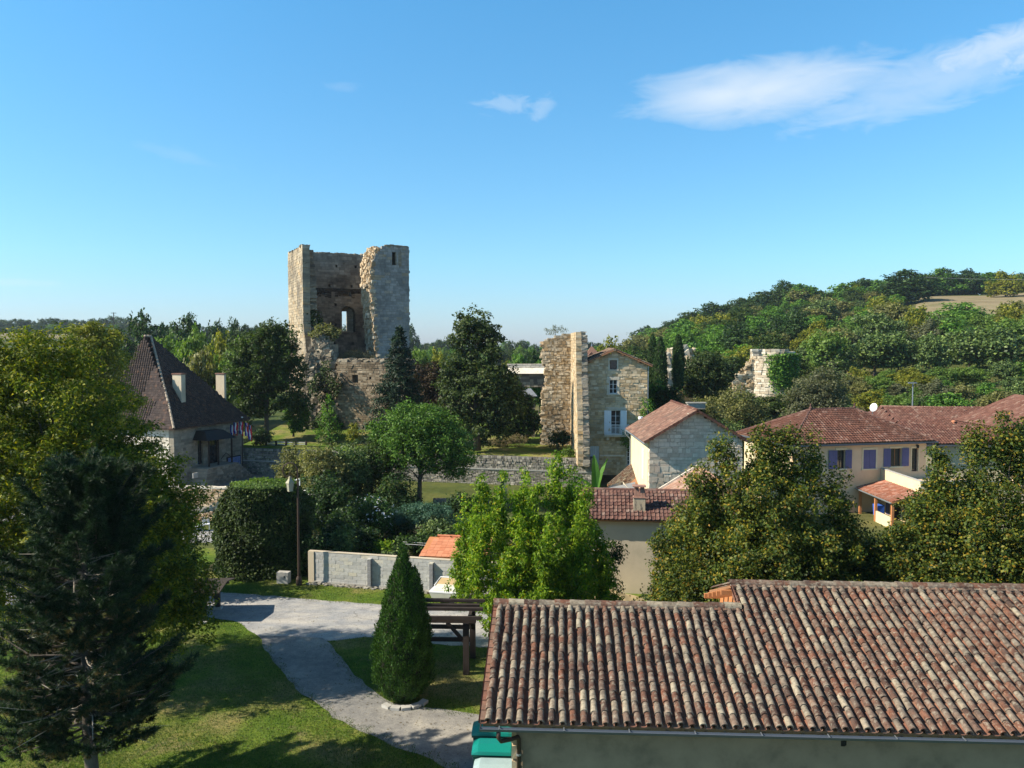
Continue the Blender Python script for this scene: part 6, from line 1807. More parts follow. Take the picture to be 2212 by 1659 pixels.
M['wood_grey'] = plain('wood_grey', (.05, .04, .032), .85, var=.5, scale=5)
shelter()
def picket_fence():
    y = 84.5; A = Vector((px(551, y), y, 0)); L = (660 - 551) / FPX * y
    def zg(x): return TZ + .05 + .12
    z0 = pix(605, 968, y).z; z1 = pix(605, 953, y).z
    o = empty('timber_fence', A, R(-1.5), 'low fence of bleached split rails with dark posts on the castle lawn', 'fence')
    r = random.Random(6)
    n = 5
    for i in range(n + 1):
        x = L * i / n; mb = MB(); mb.box(x - .09, x + .09, -.09, .09, TZ - .2, z1 + .05, 0, .02, r); mb.build('post', M['dark_wood'], o)
    for i in range(n):
        for k in range(4):
            xa, xb = L * i / n + .1, L * (i + 1) / n - .1; z = z0 + (z1 - z0) * (k + .4) / 4
            mb = MB(); mb.beam((xa, r.uniform(-.04, .04), z + r.uniform(-.05, .05)), (xb, r.uniform(-.04, .04), z + r.uniform(-.05, .05)), .06, .085); mb.build('rail', M['white_wood'], o)
picket_fence()
def folded_caravan():
    p = G(972, 1300); o = empty('trailer', (p.x, p.y, 0), R(-12), 'small open cream trailer with a tan tarpaulin lid parked by the block wall', 'trailer')
    w, d = .80, .55
    mb = MB(); mb.add([(-w, -d, .32), (w, -d, .32), (w, d, .32), (-w, d, .32), (-w * 1.12, -d * 1.15, .62), (w * 1.12, -d * 1.15, .62), (w * 1.12, d * 1.15, .62), (-w * 1.12, d * 1.15, .62)],
                     [(0, 3, 2, 1), (4, 5, 6, 7), (0, 1, 5, 4), (1, 2, 6, 5), (2, 3, 7, 6), (3, 0, 4, 7)]); mb.build('body', M['cream_body'], o)
    mb = MB(); mb.box(-w * 1.14, w * 1.14, -d * 1.17, d * 1.17, .622, .68); mb.build('rim', M['white_paint'], o)
    mb = MB(); mb.obox((0, -.1, .735), (w * .95, 0, 0), (0, .42, .03), (0, 0, .02)); mb.build('board', M['cream_body'], o)
    mb = MB(); mb.add([(-w * 1.1, d * .55, .72), (w * 1.1, d * .55, .72), (w * 1.0, d * 1.25, 1.02), (-w * .85, d * 1.25, 1.02), (-w * 1.1, d * .62, .68), (w * 1.1, d * .62, .68), (w * 1.0, d * 1.32, .98), (-w * .85, d * 1.32, .98)],
                     [(0, 1, 2, 3), (7, 6, 5, 4), (0, 4, 5, 1), (1, 5, 6, 2), (2, 6, 7, 3), (3, 7, 4, 0)]); lid = mb.build('lid', M['tarp'], o)
    mb = MB(); mb.tube([(-w * 1.13, d * .5, .72), (-w * .87, d * 1.27, 1.04), (w * 1.02, d * 1.27, 1.04), (w * 1.13, d * .5, .72)], .035, 6); mb.build('lid_frame', M['white_paint'], lid)
    for s_ in (-1, 1):
        mb = MB(); mb.lathe((0, 0, -.07), [(.26, 0), (.26, .14)], 16); wh = mb.build('wheel', M['rubber'], o); wh.rotation_euler = (R(90), 0, 0); wh.location = (.35, s_ * (d + .0), .26)
    mb = MB(); mb.box(-w * 1.5, -w, -.04, .04, .34, .42); mb.build('drawbar', M['rust_brown'], o)
    mb = MB(); mb.box(.55, .75, -d * 1.12, -d * .9, .08, .32); mb.build('rear_lamp', M['tile_red'], o)
folded_caravan()
def small_things():
    p = G(613, 1259); o = empty('utility_box', (p.x, p.y, 0), R(-10), 'weathered white utility box at the foot of the lamp post', 'box')
    mb = MB(); mb.box(-.33, .33, -.2, .2, 0, .62, 0, .01); mb.build('body', M['concrete'], o)
    mb = MB(); mb.box(.1, .16, -.215, -.201, .32, .45); mb.build('lock', M['black_metal'], o)
    # white camper roof behind the hedge
    y = 57; p = pix(667, 1077, y); o = empty('white_van', (p.x, y, 0), R(8), 'white van roof showing over the garden shrubs behind the lamp post', 'van')
    z = p.z
    mb = MB(); mb.prism([(-.8, 0, .45), (.95, 0, .45), (.95, 0, z - .12), (.75, 0, z), (-.7, 0, z), (-.8, 0, z - .12)], (0, 3.6, 0)); mb.build('body', M['white_paint'], o)
    mb = MB(); mb.box(-.7, .8, -.02, -.003, z - .75, z - .25); mb.build('rear_window', M['glass'], o)
    for (x, yy) in ((-.75, .7), (.75, .7), (-.75, 2.9), (.75, 2.9)):
        mb = MB(); mb.lathe((0, 0, -.1), [(.33, 0), (.33, .2)], 16); wh = mb.build('wheel', M['rubber'], o); wh.rotation_euler = (0, R(90), 0); wh.location = (x, yy, .33)
    # garden shed with flat orange tiles
    y = 46.6; A = pix(905, 1196, y)
    o = empty('garden_shed', (A.x, y, 0), R(-8), 'garden shed with a low bright orange tiled roof just behind the block wall', 'shed')
    z0 = A.z - .15; run = 2.6; rise = .55; L = 3.9
    s_ = Vector((0, run, rise)).normalized(); SLn = math.hypot(run, rise)
    mb = MB(); mb.prism([(0, 0, z0 - .12), (0, run, z0 + rise - .12), (0, run, z0 + rise - .02), (0, 0, z0 - .02)], (L, 0, 0)); mb.build('roof_deck', M['orange_wood'], o)
    tiles(o, (0, 0, z0), (1, 0, 0), s_, L, SLn, 'flat', M['tile_orange'], tw=.32, exp=.36, nparts=300, seed=141, tilt=.03, th=.02, clip=lambda a, b: a > b * .22)
    for i in range(9):
        x = .5 + i * .4; mb = MB(); mb.tube([(x, run, z0 + rise + .07), (x + .41, run, z0 + rise + .055)], .08, 8); mb.build('ridge_tile', M['tile_orange'], o)
    mb = MB(); mb.box(.3, L - .1, .2, run - .1, 0, z0 - .13); mb.build('wall', M['grey_core'], o)
    # clothes line
    y = 49; a = pix(868, 1174, y)
    o = empty('clothes_line', (a.x, y, 0), 0, 'clothes line strung between posts over the dark garden', 'clothes line')
    for x in (0, 4.6):
        mb = MB(); mb.tube([(x, 0, 0), (x, 0, a.z)], .03, 6); mb.build('post', M['zinc'], o)
    for k in range(2):
        mb = MB(); mb.tube([(0, k * .5, a.z - .02), (2.3, k * .5 - .1, a.z - .14), (4.6, k * .5 - .2, a.z - .1)], .012, 4); mb.build('line', M['white_paint'], o)
    # pots and white chair in the yard on the left
    for (u, v, r_, h_, mt, lb, nm) in ((417, 1146, .24, .42, 'terracotta', 'plain terracotta pot in the yard next to the striped white tub', 'flower_pot'), (407, 1145, .2, .35, 'terracotta', 'smaller terracotta pot at the shady end of the yard', 'flower_pot'), (431, 1147, .30, .38, 'white_paint', 'round white tub with dark bands in the yard', 'tub')):
        p = G(u, v); o = empty(nm, (p.x, p.y, .014), 0, lb, 'plant pot')
        mb = MB(); mb.lathe((0, 0, 0), [(r_ * .7, 0), (r_, h_ * .9), (r_ * 1.06, h_ * .92), (r_ * 1.06, h_)], 16); mb.build('pot', M[mt], o)
        if nm == 'tub':
            for z in (.1, .25): mb = MB(); mb.lathe((0, 0, z), [(r_ * .98, 0), (r_ * 1.0, .05)], 16); mb.build('band', M['black_metal'], o)
        rs = np.random.RandomState(int(u)); P = rs.normal(size=(120, 3)) * np.array([.12, .12, .10]) + np.array([0, 0, h_ + .14]); v_, q_ = leaves(P, rnd_dirs(rs, 120), .1, .6, rs); link('plant', mesh_np('plant', v_, q_, M['leaf_mid']), o)
    p = G(445, 1146); o = empty('garden_chair', (p.x, p.y, .014), R(20), 'white garden chair half hidden by the ivy hedge', 'chair')
    for (x, y) in ((-.22, -.22), (.22, -.22), (-.22, .22), (.22, .22)):
        mb = MB(); mb.box(x - .02, x + .02, y - .02, y + .02, 0, .43 if y < 0 else .88); mb.build('leg', M['white_paint'], o)
    mb = MB(); mb.box(-.25, .25, -.25, .25, .432, .47); mb.build('seat', M['white_paint'], o)
    for i in range(5): mb = MB(); mb.box(-.2 + i * .09, -.15 + i * .09, .225, .25, .48, .88); mb.build('slat', M['white_paint'], o)
    # low sunlit wall of big stones in the garden on the left, and its white rockery
    y = 66; A = pix(395, 1103, y); B = pix(500, 1103, y)
    w = empty('garden_wall', (A.x - 1.5, y, 0), R(-8), 'low sunlit ochre stone garden wall left of the ivy hedge', 'wall')
    masonry(w, (0, 0, 0), (1, 0, 0), (0, -1, 0), .5, 0, 1.45, lambda z: [(0, 8)], M['warm_stone'], M['pale_core'], h=.24, wl=(.3, .7), nparts=100, seed=151, proud=.04)
    mb = MB(); r = random.Random(3)
    for i in range(18): mb.box(i * .45, i * .45 + .43, -.05, .55, 1.452, 1.57 + r.uniform(0, .04), 0, .015, r)
    mb.build('coping_stones', M['white_stone'], w)
    p = G(462, 1128); o = empty('rockery', (p.x, p.y, 0), 0, 'heap of bleached white stones in front of the ochre garden wall', 'rockery')
    mb = MB()
    for i in range(420):
        x = r.uniform(-1.5, 1.2); yy = r.uniform(-1.0, 1.6); z = max(.05, .9 - abs(x) * .35 + yy * .25) * r.uniform(.2, 1); q = r.uniform(.04, .12)
        mb.obox((x, yy, z), (q, 0, 0), (0, q, 0), (0, 0, q * .8), 0, q * .5, r)
    mb.build('stones', M['warm_stone'], o, kind='stuff')
    # sand heap against the plastered wall
    p = G(1315, 1305); rs = np.random.RandomState(4); V = []; Q = []; n = 28; m_ = 10
    for j in range(m_ + 1):
        for i in range(n):
            a = 2 * math.pi * i / n; t = j / m_
            x = 2.3 * t * math.cos(a) * (1 + .12 * math.sin(3 * a)); yy = 1.3 * t * math.sin(a) * (1 + .1 * math.cos(2 * a)); z = .85 * (1 - t) ** 1.15 + .07 * math.sin(x * 5 + yy * 3) * (1 - t)
            V.append((x, yy, z))
    for j in range(m_):
        for i in range(n): Q.append((j * n + i, j * n + (i + 1) % n, (j + 1) * n + (i + 1) % n, (j + 1) * n + i))
    o = link('sand_heap', mesh_np('sand_heap', np.array(V), np.array(Q), M['sand'], smooth=True)); o.location = (p.x, p.y, 0)
    tag(o, 'yellow sand heap against the foot of the beige plastered house', 'sand heap')
    # round stone edging at the foot of the evergreen
    p = G(872, 1512); o = empty('planter_ring', (p.x, p.y, .004), 0, 'low arc of pale stones round the front foot of the cone-shaped evergreen', 'kerb')
    for i in range(14):
        a = 2 * math.pi * i / 14
        if not -2.6 < math.atan2(math.sin(a), math.cos(a)) < -.3: continue
        mb = MB(); c, s = math.cos(a), math.sin(a)
        mb.obox((c * .82, s * .82, .05), (-s * .165, c * .165, 0), (c * .12, s * .12, 0), (0, 0, .06), 0, .012, r); mb.build('kerb_stone', M['concrete'], o)
    # low lean-to frame in the shrubbery
    p = pix(752, 1150, 50); o = empty('log_store', (p.x, 50, 0), R(15), 'little log store with a thin grey roof among the garden shrubs', 'shed')
    mb = MB(); mb.box(-.55, .55, -.4, .5, p.z - .1, p.z - .04); mb.build('roof', M['zinc'], o)
    for x in (-.45, .45):
        for yy in (-.3, .4): mb = MB(); mb.box(x - .03, x + .03, yy - .03, yy + .03, 0, p.z - .1); mb.build('post', M['wood'], o)
    for i in range(4): mb = MB(); mb.beam((-.3 + i * .18, -.45, .1), (-.1 + i * .18, -.3, p.z - .3), .09, .05); mb.build('plank', M['wood'], o)
    mb = MB(); mb.tube([(0, 0, 0), (-.55, .1, .25), (-.6, .1, .05), (-1.6, .3, -.25)], .025, 6)
    p = pix(620, 1045, 58); 
    o = empty('parking_barrier', (p.x, 58, 0), 0, 'bent white metal tube barrier above the top of the ivy hedge', 'barrier')
    mb = MB(); zz = p.z; mb.tube([(.9, 0, zz + .35), (-.3, 0, zz + .02), (-1.5, 0, zz + .1), (-1.3, 0, zz - .25), (-.9, 0, zz - .4)], .04, 6); mb.build('tube', M['white_paint'], o)
    mb = MB(); mb.tube([(-.9, 0, zz - .4), (-.9, 0, 0)], .04, 6); mb.tube([(.9, 0, zz + .35), (.9, 0, 0)], .04, 6); mb.build('leg', M['white_paint'], o)
    # dark low terrace wall in the garden, right of the walnut
    y = 66; A = pix(935, 1090, y); w = empty('garden_kerb_wall', (A.x, y, 0), R(-3), 'low dark garden wall crossing behind the blue-green juniper', 'wall')
    masonry(w, (0, 0, 0), (1, 0, 0), (0, -1, 0), .3, 0, .55, lambda z: [(0, 6)], M['grey_stone'], M['grey_core'], h=.18, wl=(.25, .5), nparts=40, seed=152)
    # white statue-like urn on the gable roof edge
    p = pix(1384, 905, 68); o = empty('white_urn', (p.x, 68, p.z - 5.3), 0, 'white urn with a yellow plant beyond the brown roof edge', 'urn')
    mb = MB(); mb.box(-.2, .2, -.2, .2, 0, 5.0); mb.build('pillar', M['white_stone'], o)
    mb = MB(); mb.lathe((0, 0, 5.0), [(.12, 0), (.1, .1), (.22, .35), (.2, .5)], 12); mb.build('vase', M['white_paint'], o)
    # blue cloth under the villa porch
M['warm_stone'] = pieces_mat('warm_stone', [(0, (.45, .32, .19)), (.5, (.60, .45, .29)), (1, (.68, .56, .40))], stain=(.4, .2, .1), stain_amt=.3, grain=3)
small_things()

# ---------------------------------------------------------------- vegetation
M['pine_bark'] = plain('pine_bark', (.10, .085, .07), .95, var=.8, scale=7, bump=.6, stretch=(1, 1, .4))
# foreground pine
def build_pine():
    base = Vector((px(175, 23.0), 23.0, 0)); H = 9.5
    t = empty('pine_tree', base, 0, 'dark foreground pine with pale dead twigs low on its trunk', 'tree')
    rs = np.random.RandomState(77)
    mb = MB()
    tp = [(0, 0, 0), (.03, 0, .8), (-.05, 0, 1.8), (-.08, .05, 3.2), (-.12, 0, 5), (-.05, .05, 7), (.1, 0, 8.6), (.12, 0, 9.4)]
    mb.tube(tp, [.24, .185, .17, .135, .11, .075, .04, .015], 10)
    dead = MB(); tips = []; dry = []
    def trunk(z):
        return Vector((float(np.interp(z, [p[2] for p in tp], [p[0] for p in tp])), float(np.interp(z, [p[2] for p in tp], [p[1] for p in tp])), z))
    z = 1.9
    while z < 9.2:
        f = (z - 1.9) / 7.3
        nb = rs.randint(5, 8)
        Rm = float(np.interp(z, [1.9, 2.8, 4.5, 6.5, 8.2, 9.2], [2.1, 2.6, 2.5, 2.0, 1.3, .5]))
        a0 = rs.uniform(0, 6.28)
        for b in range(nb):
            a = a0 + 6.28 * b / nb + rs.uniform(-.25, .25); L = Rm * rs.uniform(.45, 1.2)
            p0 = trunk(z); dv = Vector((math.cos(a), math.sin(a), 0))
            rise = float(np.interp(f, [0, .5, 1], [.0, .35, 1.0]))
            p1 = p0 + dv * L * .5 + Vector((0, 0, L * (rise * .35 - .04))); p2 = p0 + dv * L + Vector((0, 0, L * (rise * .8 + rs.uniform(.0, .45))))
            r0 = .035 * (1 - f) + .014
            side_ = Vector((-dv.y, dv.x, 0)) * rs.uniform(-.25, .25) * L; p1 = p1 + side_
            mb.tube([p0, p1, p2], [r0, r0 * .7, .006], 5, cap=False)
            for s in np.arange(.2, 1.01, .075):
                q = (p0.lerp(p1, s * 2) if s < .5 else p1.lerp(p2, s * 2 - 1))
                for sd in (-1, 1):
                    ang = a + sd * rs.uniform(.5, 1.0); l2 = L * .28 * (1.2 - s) * rs.uniform(.6, 1.2) + .1
                    e = q + Vector((math.cos(ang), math.sin(ang), rs.uniform(.0, .45))) * l2
                    if rs.rand() < .45: mb.tube([q, e], [.010, .004], 3, cap=False)
                    if s > .3 or f > .5 or rs.rand() < .5:
                        tips.append((e, Vector((math.cos(ang), math.sin(ang), .6)).normalized()))
                        if rs.rand() < .5: tips.append((q.lerp(e, .6), Vector((math.cos(ang), math.sin(ang), .7)).normalized()))
                    elif rs.rand() < .5: dry.append((e, Vector((math.cos(ang), math.sin(ang), .2)).normalized()))
            tips.append((p2, (dv + Vector((0, 0, .8))).normalized()))
        # dead bare twigs near the trunk
        if z < 7:
            for b in range(7):
                a = rs.uniform(0, 6.28); L = rs.uniform(.5, 2.4) * (1.1 - f * .5); p0 = trunk(z + rs.uniform(-.2, .2))
                m_ = p0 + Vector((math.cos(a), math.sin(a), rs.uniform(-.1, .3))) * L * .5; e = m_ + Vector((math.cos(a + rs.uniform(-.4, .4)), math.sin(a), rs.uniform(-.3, .5))) * L * .5
                dead.tube([p0, m_, e], [.026, .018, .005], 4, cap=False)
                dead.tube([m_, m_ + Vector((rs.uniform(-.3, .3), rs.uniform(-.3, .3), rs.uniform(-.1, .35)))], [.010, .003], 3, cap=False)
        z += rs.uniform(.26, .42)
    # the long low bough to the right
    mb.tube([trunk(1.55), trunk(1.55) + Vector((.9, -.1, .45)), trunk(1.55) + Vector((1.9, .1, 1.1))], [.07, .045, .015], 6)
    mb.tube([trunk(2.1), trunk(2.1) + Vector((-1.1, -.1, -.5)), trunk(2.1) + Vector((-2.4, 0, -.9))], [.045, .03, .01], 5)
    for k in range(26): tips.append((trunk(2.1) + Vector((-1.2 - rs.uniform(0, 1.6), rs.uniform(-.3, .3), -.7 + rs.uniform(-.4, .3))), Vector((-.6, 0, .3)).normalized()))
    def needles(T, n, L, seed, spread):
        r2 = np.random.RandomState(seed); m = len(T)
        P = np.array([tuple(p) for p, d in T]); D = np.array([tuple(d) for p, d in T])
        idx = np.repeat(np.arange(m), n)
        s = r2.uniform(-.16, .06, (len(idx), 1)); B = P[idx] + D[idx] * s
        d = D[idx] * .8 + r2.normal(size=(len(idx), 3)) * spread; d /= np.linalg.norm(d, axis=1, keepdims=True)
        sd = np.cross(d, r2.normal(size=(len(idx), 3))); sd /= np.linalg.norm(sd, axis=1, keepdims=True)
        LL = L * r2.uniform(.6, 1.2, (len(idx), 1)); w = .012
        v = np.stack([B - sd * w, B + sd * w, B + d * LL], 1).reshape(-1, 3)
        return v, np.arange(len(idx) * 3, dtype=np.int32).reshape(-1, 3)
    v, q = needles(tips, 60, .21, 1, .55); link('needles', mesh_np('needles', v, q, M['needle']), t)
    if dry: v, q = needles(dry, 40, .13, 2, .6); link('dry_needles', mesh_np('dry_needles', v, q, M['needle_dry']), t)
    # a few cones of dry tufts through the crown
    sel = [tips[i] for i in rs.choice(len(tips), len(tips) // 3, replace=False)]
    sel = [(p + Vector((0, 0, -.12)), d) for p, d in sel if p.z < 6]
    v, q = needles(sel, 26, .14, 3, .7); link('dry_needles', mesh_np('dry_needles', v, q, M['needle_dry']), t)
    mb.build('trunk', M['pine_bark'], t, smooth=True); dead.build('dead_twigs', M['dead_twig'], t)
build_pine()

# broad robinia filling the left side, lit from above
rlobes = [(-.4, 0, 10.0, 3.5, 3.4, 3.4), (-3.6, .5, 9.6, 3.6, 3.2, 3.8), (2.6, .5, 9.0, 2.0, 2.4, 2.0), (4.2, .2, 8.2, 1.3, 1.8, 1.2), (2.6, -1, 6.2, 2.8, 2.8, 3.2), (-2, -1, 6, 4.0, 3.2, 4), (4.4, 0, 4.6, 2.0, 2.4, 2.6), (5.4, 0, 6.6, 1.3, 1.6, 1.2), (5.2, .3, 3.0, 1.6, 2, 1.8), (.2, .6, 12.3, 2.0, 2.2, 1.5), (-3.2, 0, 12.3, 2.4, 2.2, 1.6), (3.6, 0, 7.4, 1.8, 2, 1.5)]
tree('robinia_tree', 'broad yellow-green robinia behind the pine, left of the steep-roofed town hall', 'tree', (px(60, 31), 31, 0), 14, rlobes, 2300, 80, .55, .17, 'leaf_robinia', 'bark', .42, 5, ttop=10, rb=.33, shell=.42, droop=.25, nl=30, flat=.55, up=.7, lean=(1, 0))
tree('robinia_tree', 'yellowing loose robinia rising between the broad robinia and the town hall roof', 'tree', (px(205, 60), 60, 0), 15.5,
     [(0, 0, 11.4, 2.3, 2.2, 2.6), (-.5, 0, 13.6, 1.6, 1.5, 1.4), (.9, 0, 13.0, 1.2, 1.2, 1.3), (.6, 0, 8.6, 2.4, 2.2, 2.4), (-1.4, 0, 8.5, 2.2, 2, 2.6)], 560, 42, .6, .26, 'leaf_yellow', 'bark', .45, 6, ttop=11, rb=.26, droop=.2, nl=22, flat=.7)
# dark undergrowth at the foot of the robinia
for i, (u, v, w, hh, lf, lb) in enumerate([(-20, 1330, 7, 4.2, 'leaf_oak', 'dark undergrowth bush at the far left behind the pine'), (160, 1300, 6.5, 6.5, 'leaf_oak', 'dark laurel-like bush directly behind the pine trunk'), (270, 1290, 5.5, 7.0, 'leaf_oak', 'dark bush between the pine and the timber shelter'), (350, 1290, 4.4, 5.6, 'leaf_oak', 'tall shaded bush directly left of the roadside shelter')]):
    p = G(u, v); bush('bush', lb, (p.x, p.y, 0), (w, 3.5, hh), lf, 200 + i, 200, 40, .5, .16)

# cone-shaped evergreen in the park
p = G(872, 1510)
cone_shrub('thuja', 'dense cone-shaped evergreen standing by the pergola', (p.x, p.y, 0), [(.55, .12), (.98, .7), (1.06, 1.4), (.98, 2.3), (.80, 3.2), (.58, 4.0), (.36, 4.7), (.17, 5.25), (.03, 5.75)], 'leaf_thuja', 7, n=42000, lsize=.085, asp=.4, base=True)
cone_shrub('thuja', 'small second leader leaning on the right flank of the cone-shaped evergreen', (p.x + .42, p.y - .12, 0), [(.4, 2.0), (.42, 3.0), (.34, 3.9), (.2, 4.5), (.03, 4.95)], 'leaf_thuja', 8, n=8000, lsize=.085, asp=.4)

# bright box elder by the block wall
def elder_shoots(t, rs): pass
el = []
r = random.Random(14)
for (u, v, yy) in [(1040, 1060, 36.5), (1010, 1120, 37), (1080, 1075, 36), (1130, 1060, 37), (1155, 1075, 36), (1200, 1020, 36.5), (1235, 1060, 37), (1262, 1085, 36), (1000, 1190, 37), (1290, 1180, 36.5), (1310, 1215, 36), (1040, 1150, 35), (1120, 1150, 34.5), (1200, 1130, 34.5), (1255, 1160, 35), (1030, 1260, 36.5), (1090, 1230, 34.5), (1170, 1220, 34), (1240, 1235, 35), (1150, 1160, 36), (1110, 1290, 35), (1060, 1300, 36)]:
    q = pix(u, v, yy); el.append((q, r.uniform(.75, 1.05)))
ctr = Vector((px(1160, 36), 36.3, 0))
lob = [(q.x - ctr.x, q.y - ctr.y, q.z - .25, w * .52, w * .52, w * 1.45) for q, w in el] + [(q.x - ctr.x, q.y - ctr.y, q.z - 1.5, w * .8, w * .8, w * 1.1) for q, w in el if q.z > 3]
lob += [(0, 0, 3.0, 2.2, 1.8, 1.6), (.2, 0, 2.2, 2.4, 1.8, 1.1)]
tree('box_elder_tree', 'bright green fresh-leaved box elder between the block wall and the beige house', 'tree', ctr, 7.5, lob, 1900, 46, .25, .16, 'leaf_elder', 'bark', .42, 9, ttop=4.2, rb=.2, shell=.5, droop=.75, nl=34, flat=1.1, up=.35)
tree('box_elder_tree', 'small leaning sapling in front of the beige plastered wall', 'tree', (px(1285, 37.5), 37.5, 0), 4.2, [(.3, 0, 2.6, .9, .7, 1.0), (.6, 0, 1.6, .9, .7, .8), (.9, 0, 3.5, .45, .4, .6)], 90, 30, .3, .16, 'leaf_oak', 'bark', .42, 19, ttop=3, rb=.05, droop=.7, nl=8)

# hornbeams / limes in a row behind the barn
def rowtree(u, y, w, zt_, seed, label, n=1050, extra=()):
    x = px(u, y); lobes = [(0, 0, zt_ * .48, w * .45, w * .40, zt_ * .36), (0, 0, zt_ * .26, w * .56, w * .46, zt_ * .25), (0, 0, zt_ * .70, w * .30, w * .28, zt_ * .25)]
    r = random.Random(seed)
    for i in range(9):
        a = r.uniform(0, 6.28); lobes.append((math.cos(a) * w * .32, math.sin(a) * w * .25, zt_ * r.uniform(.22, .55), w * .2, w * .2, zt_ * .17))
    for (du, vt, wd) in extra:
        q = pix(u + du, vt, y); lobes.append((q.x - x, 0, q.z - .35, wd, wd, .75)); lobes.append((q.x - x, 0, q.z - 1.1, wd * 1.5, wd * 1.4, 1.0))
    return tree('hornbeam_tree', label, 'tree', (x, y, 0), zt_, lobes, n, 84, .46, .13, 'leaf_hornbeam', 'bark', .62, seed, ttop=zt_ * .7, rb=.2, shell=.30, nl=34, flat=.8, jit=1.1, group='clipped hornbeams behind the barn')
rowtree(1650, 32.5, 8.3, 8.7, 31, 'broad hornbeam with yellowing leaves hiding the left side of the villa', 2500, ((-95, 955, .35), (-10, 940, .4), (50, 945, .4), (105, 955, .35), (20, 930, .25), (150, 1030, .3), (-130, 1010, .4), (185, 1100, .4)))
rowtree(2140, 31.5, 8.0, 9.0, 32, 'hornbeam at the right edge with larger greener leaves and tall top shoots', 2300, ((25, 900, .25), (60, 925, .4), (-30, 935, .35), (-110, 985, .28), (90, 935, .4), (-150, 1070, .35), (-195, 1140, .35)))
rowtree(1890, 33.5, 5.4, 5.3, 33, 'lower hornbeam filling the gap between its two taller neighbours', 900, ((0, 1170, .4), (-50, 1150, .4), (60, 1160, .4)))
rowtree(1500, 34.5, 3.6, 5.2, 34, 'slim left-hand hornbeam beside the beige plastered house', 520, ((-30, 1120, .3), (10, 1080, .3), (-55, 1180, .3)))
p = G(1400, 1330)
bush('sapling', 'thin dark sapling twigs in front of the sand heap', (p.x, p.y, 0), (1.5, 1.0, 1.6), 'leaf_oak', 35, 60, 22, .2, .11, lobes=[(0, 0, .5, 1.1, .5, .5), (-.2, 0, 1.3, .12, .12, .8), (.35, 0, 1.2, .12, .1, .7), (.8, 0, 1.0, .3, .2, .7)])

# walnut, chestnut, spruce and the rest round the castle
b = G(905, 1100)
tree('walnut_tree', 'round dark green walnut in the garden, centre of the village', 'tree', (b.x, b.y, 0), 8.2,
     [(.2, 0, 5.6, 3.6, 3.2, 2.5), (-1.8, 0, 4.8, 2.4, 2.2, 1.9), (2.2, 0, 4.6, 2.4, 2.2, 2.0), (0, 0, 7.0, 2.4, 2.2, 1.5), (-.8, 0, 7.4, 1.5, 1.4, 1.1), (1.6, 0, 6.4, 1.9, 1.8, 1.4), (3.1, 0, 3.6, 1.2, 1.2, 1.2), (-2.8, 0, 6.0, 1.3, 1.3, 1.2)], 620, 52, .55, .22, 'leaf_walnut', 'bark', .5, 41, ttop=5.4, rb=.24, nl=26, droop=.3, shell=.36)
yb = 79
tree('chestnut_tree', 'tall dark two-tiered tree standing between the spruce and the arch', 'tree', (px(1030, yb), yb, 2.8), 14.5,
     [(-.3, 0, 12.0, 2.1, 2.0, 1.9), (1.2, 0, 11.0, 1.5, 1.5, 1.3), (-1.4, 0, 11.0, 1.4, 1.4, 1.0), (-.2, 0, 9.0, 2.6, 2.5, 1.6), (0, 0, 6.5, 3.6, 3.2, 2.6), (-2.2, 0, 5.0, 2.2, 2, 2), (2.2, 0, 4.6, 2.3, 2.2, 2.3), (.2, 0, 2.8, 3.6, 3.0, 2.2), (2.4, 0, 7.2, 1.6, 1.6, 1.4), (-2.4, 0, 7.6, 1.5, 1.5, 1.2)], 720, 40, .55, .30, 'leaf_chestnut', 'bark', .6, 42, ttop=11, rb=.32, nl=26, shell=.4)
conifer('spruce_tree', 'dark pointed spruce in front of the keep', (px(862, 84), 84, 2.8), 12.4, 4.5, 'leaf_spruce', 43, tiers=32, per=22, npl=56, lsize=.38, asp=.28, droop=.5, up_ang=-.28, power=.9)
conifer('spruce_tree', 'young light green conifer on the castle lawn before the keep', (px(709, 85), 85, 2.75), 5.4, 1.7, 'leaf_mid', 44, z0=.2, tiers=15, per=10, npl=26, lsize=.26, asp=.4, droop=.2, up_ang=.25, power=.8)
tree('ash_tree', 'tall dark green ash immediately left of the keep', 'tree', (px(585, 87), 87, 2.7), 14.5,
     [(0, 0, 9.5, 4.0, 3, 3.2), (-2.0, 0, 10.6, 2.3, 2, 2.2), (1.8, 0, 11.4, 1.9, 1.9, 1.9), (2.9, 0, 8.0, 1.6, 1.6, 2.2), (-2.9, 0, 7.2, 2.0, 2, 2.4), (1.6, 0, 5.4, 2.6, 2, 2.2), (3.2, 0, 4.6, 1.5, 1.5, 1.2), (.2, 0, 13, 1.7, 1.6, 1.1), (-1.6, 0, 4.2, 2.4, 2, 1.8)], 620, 42, .6, .34, 'leaf_chestnut_green', 'bark', .5, 45, ttop=10, rb=.28, nl=24, droop=.2, shell=.4) if False else None
L3('leaf_ash', (.022, .045, .010), (.045, .08, .016), (.085, .125, .025), clump=.4, cscale=.35)
tree('ash_tree', 'tall dark green ash immediately left of the keep', 'tree', (px(575, 87), 87, 2.7), 14.5,
     [(0, 0, 8.6, 3.7, 3, 3.4), (-2.0, 0, 9.6, 2.0, 2, 2.2), (1.6, 0, 10.4, 1.9, 1.9, 2.2), (2.9, 0, 8.0, 1.3, 1.4, 2.0), (-2.7, 0, 6.4, 2.0, 2, 2.4), (1.6, 0, 5.2, 2.3, 2, 2.2), (3.4, 0, 4.0, 1.2, 1.3, 1.0), (.4, 0, 11.7, 1.7, 1.6, 1.2), (-1.6, 0, 3.8, 2.2, 2, 1.8)], 640, 42, .6, .34, 'leaf_ash', 'bark', .5, 45, ttop=10, rb=.28, nl=24, droop=.2, shell=.4)
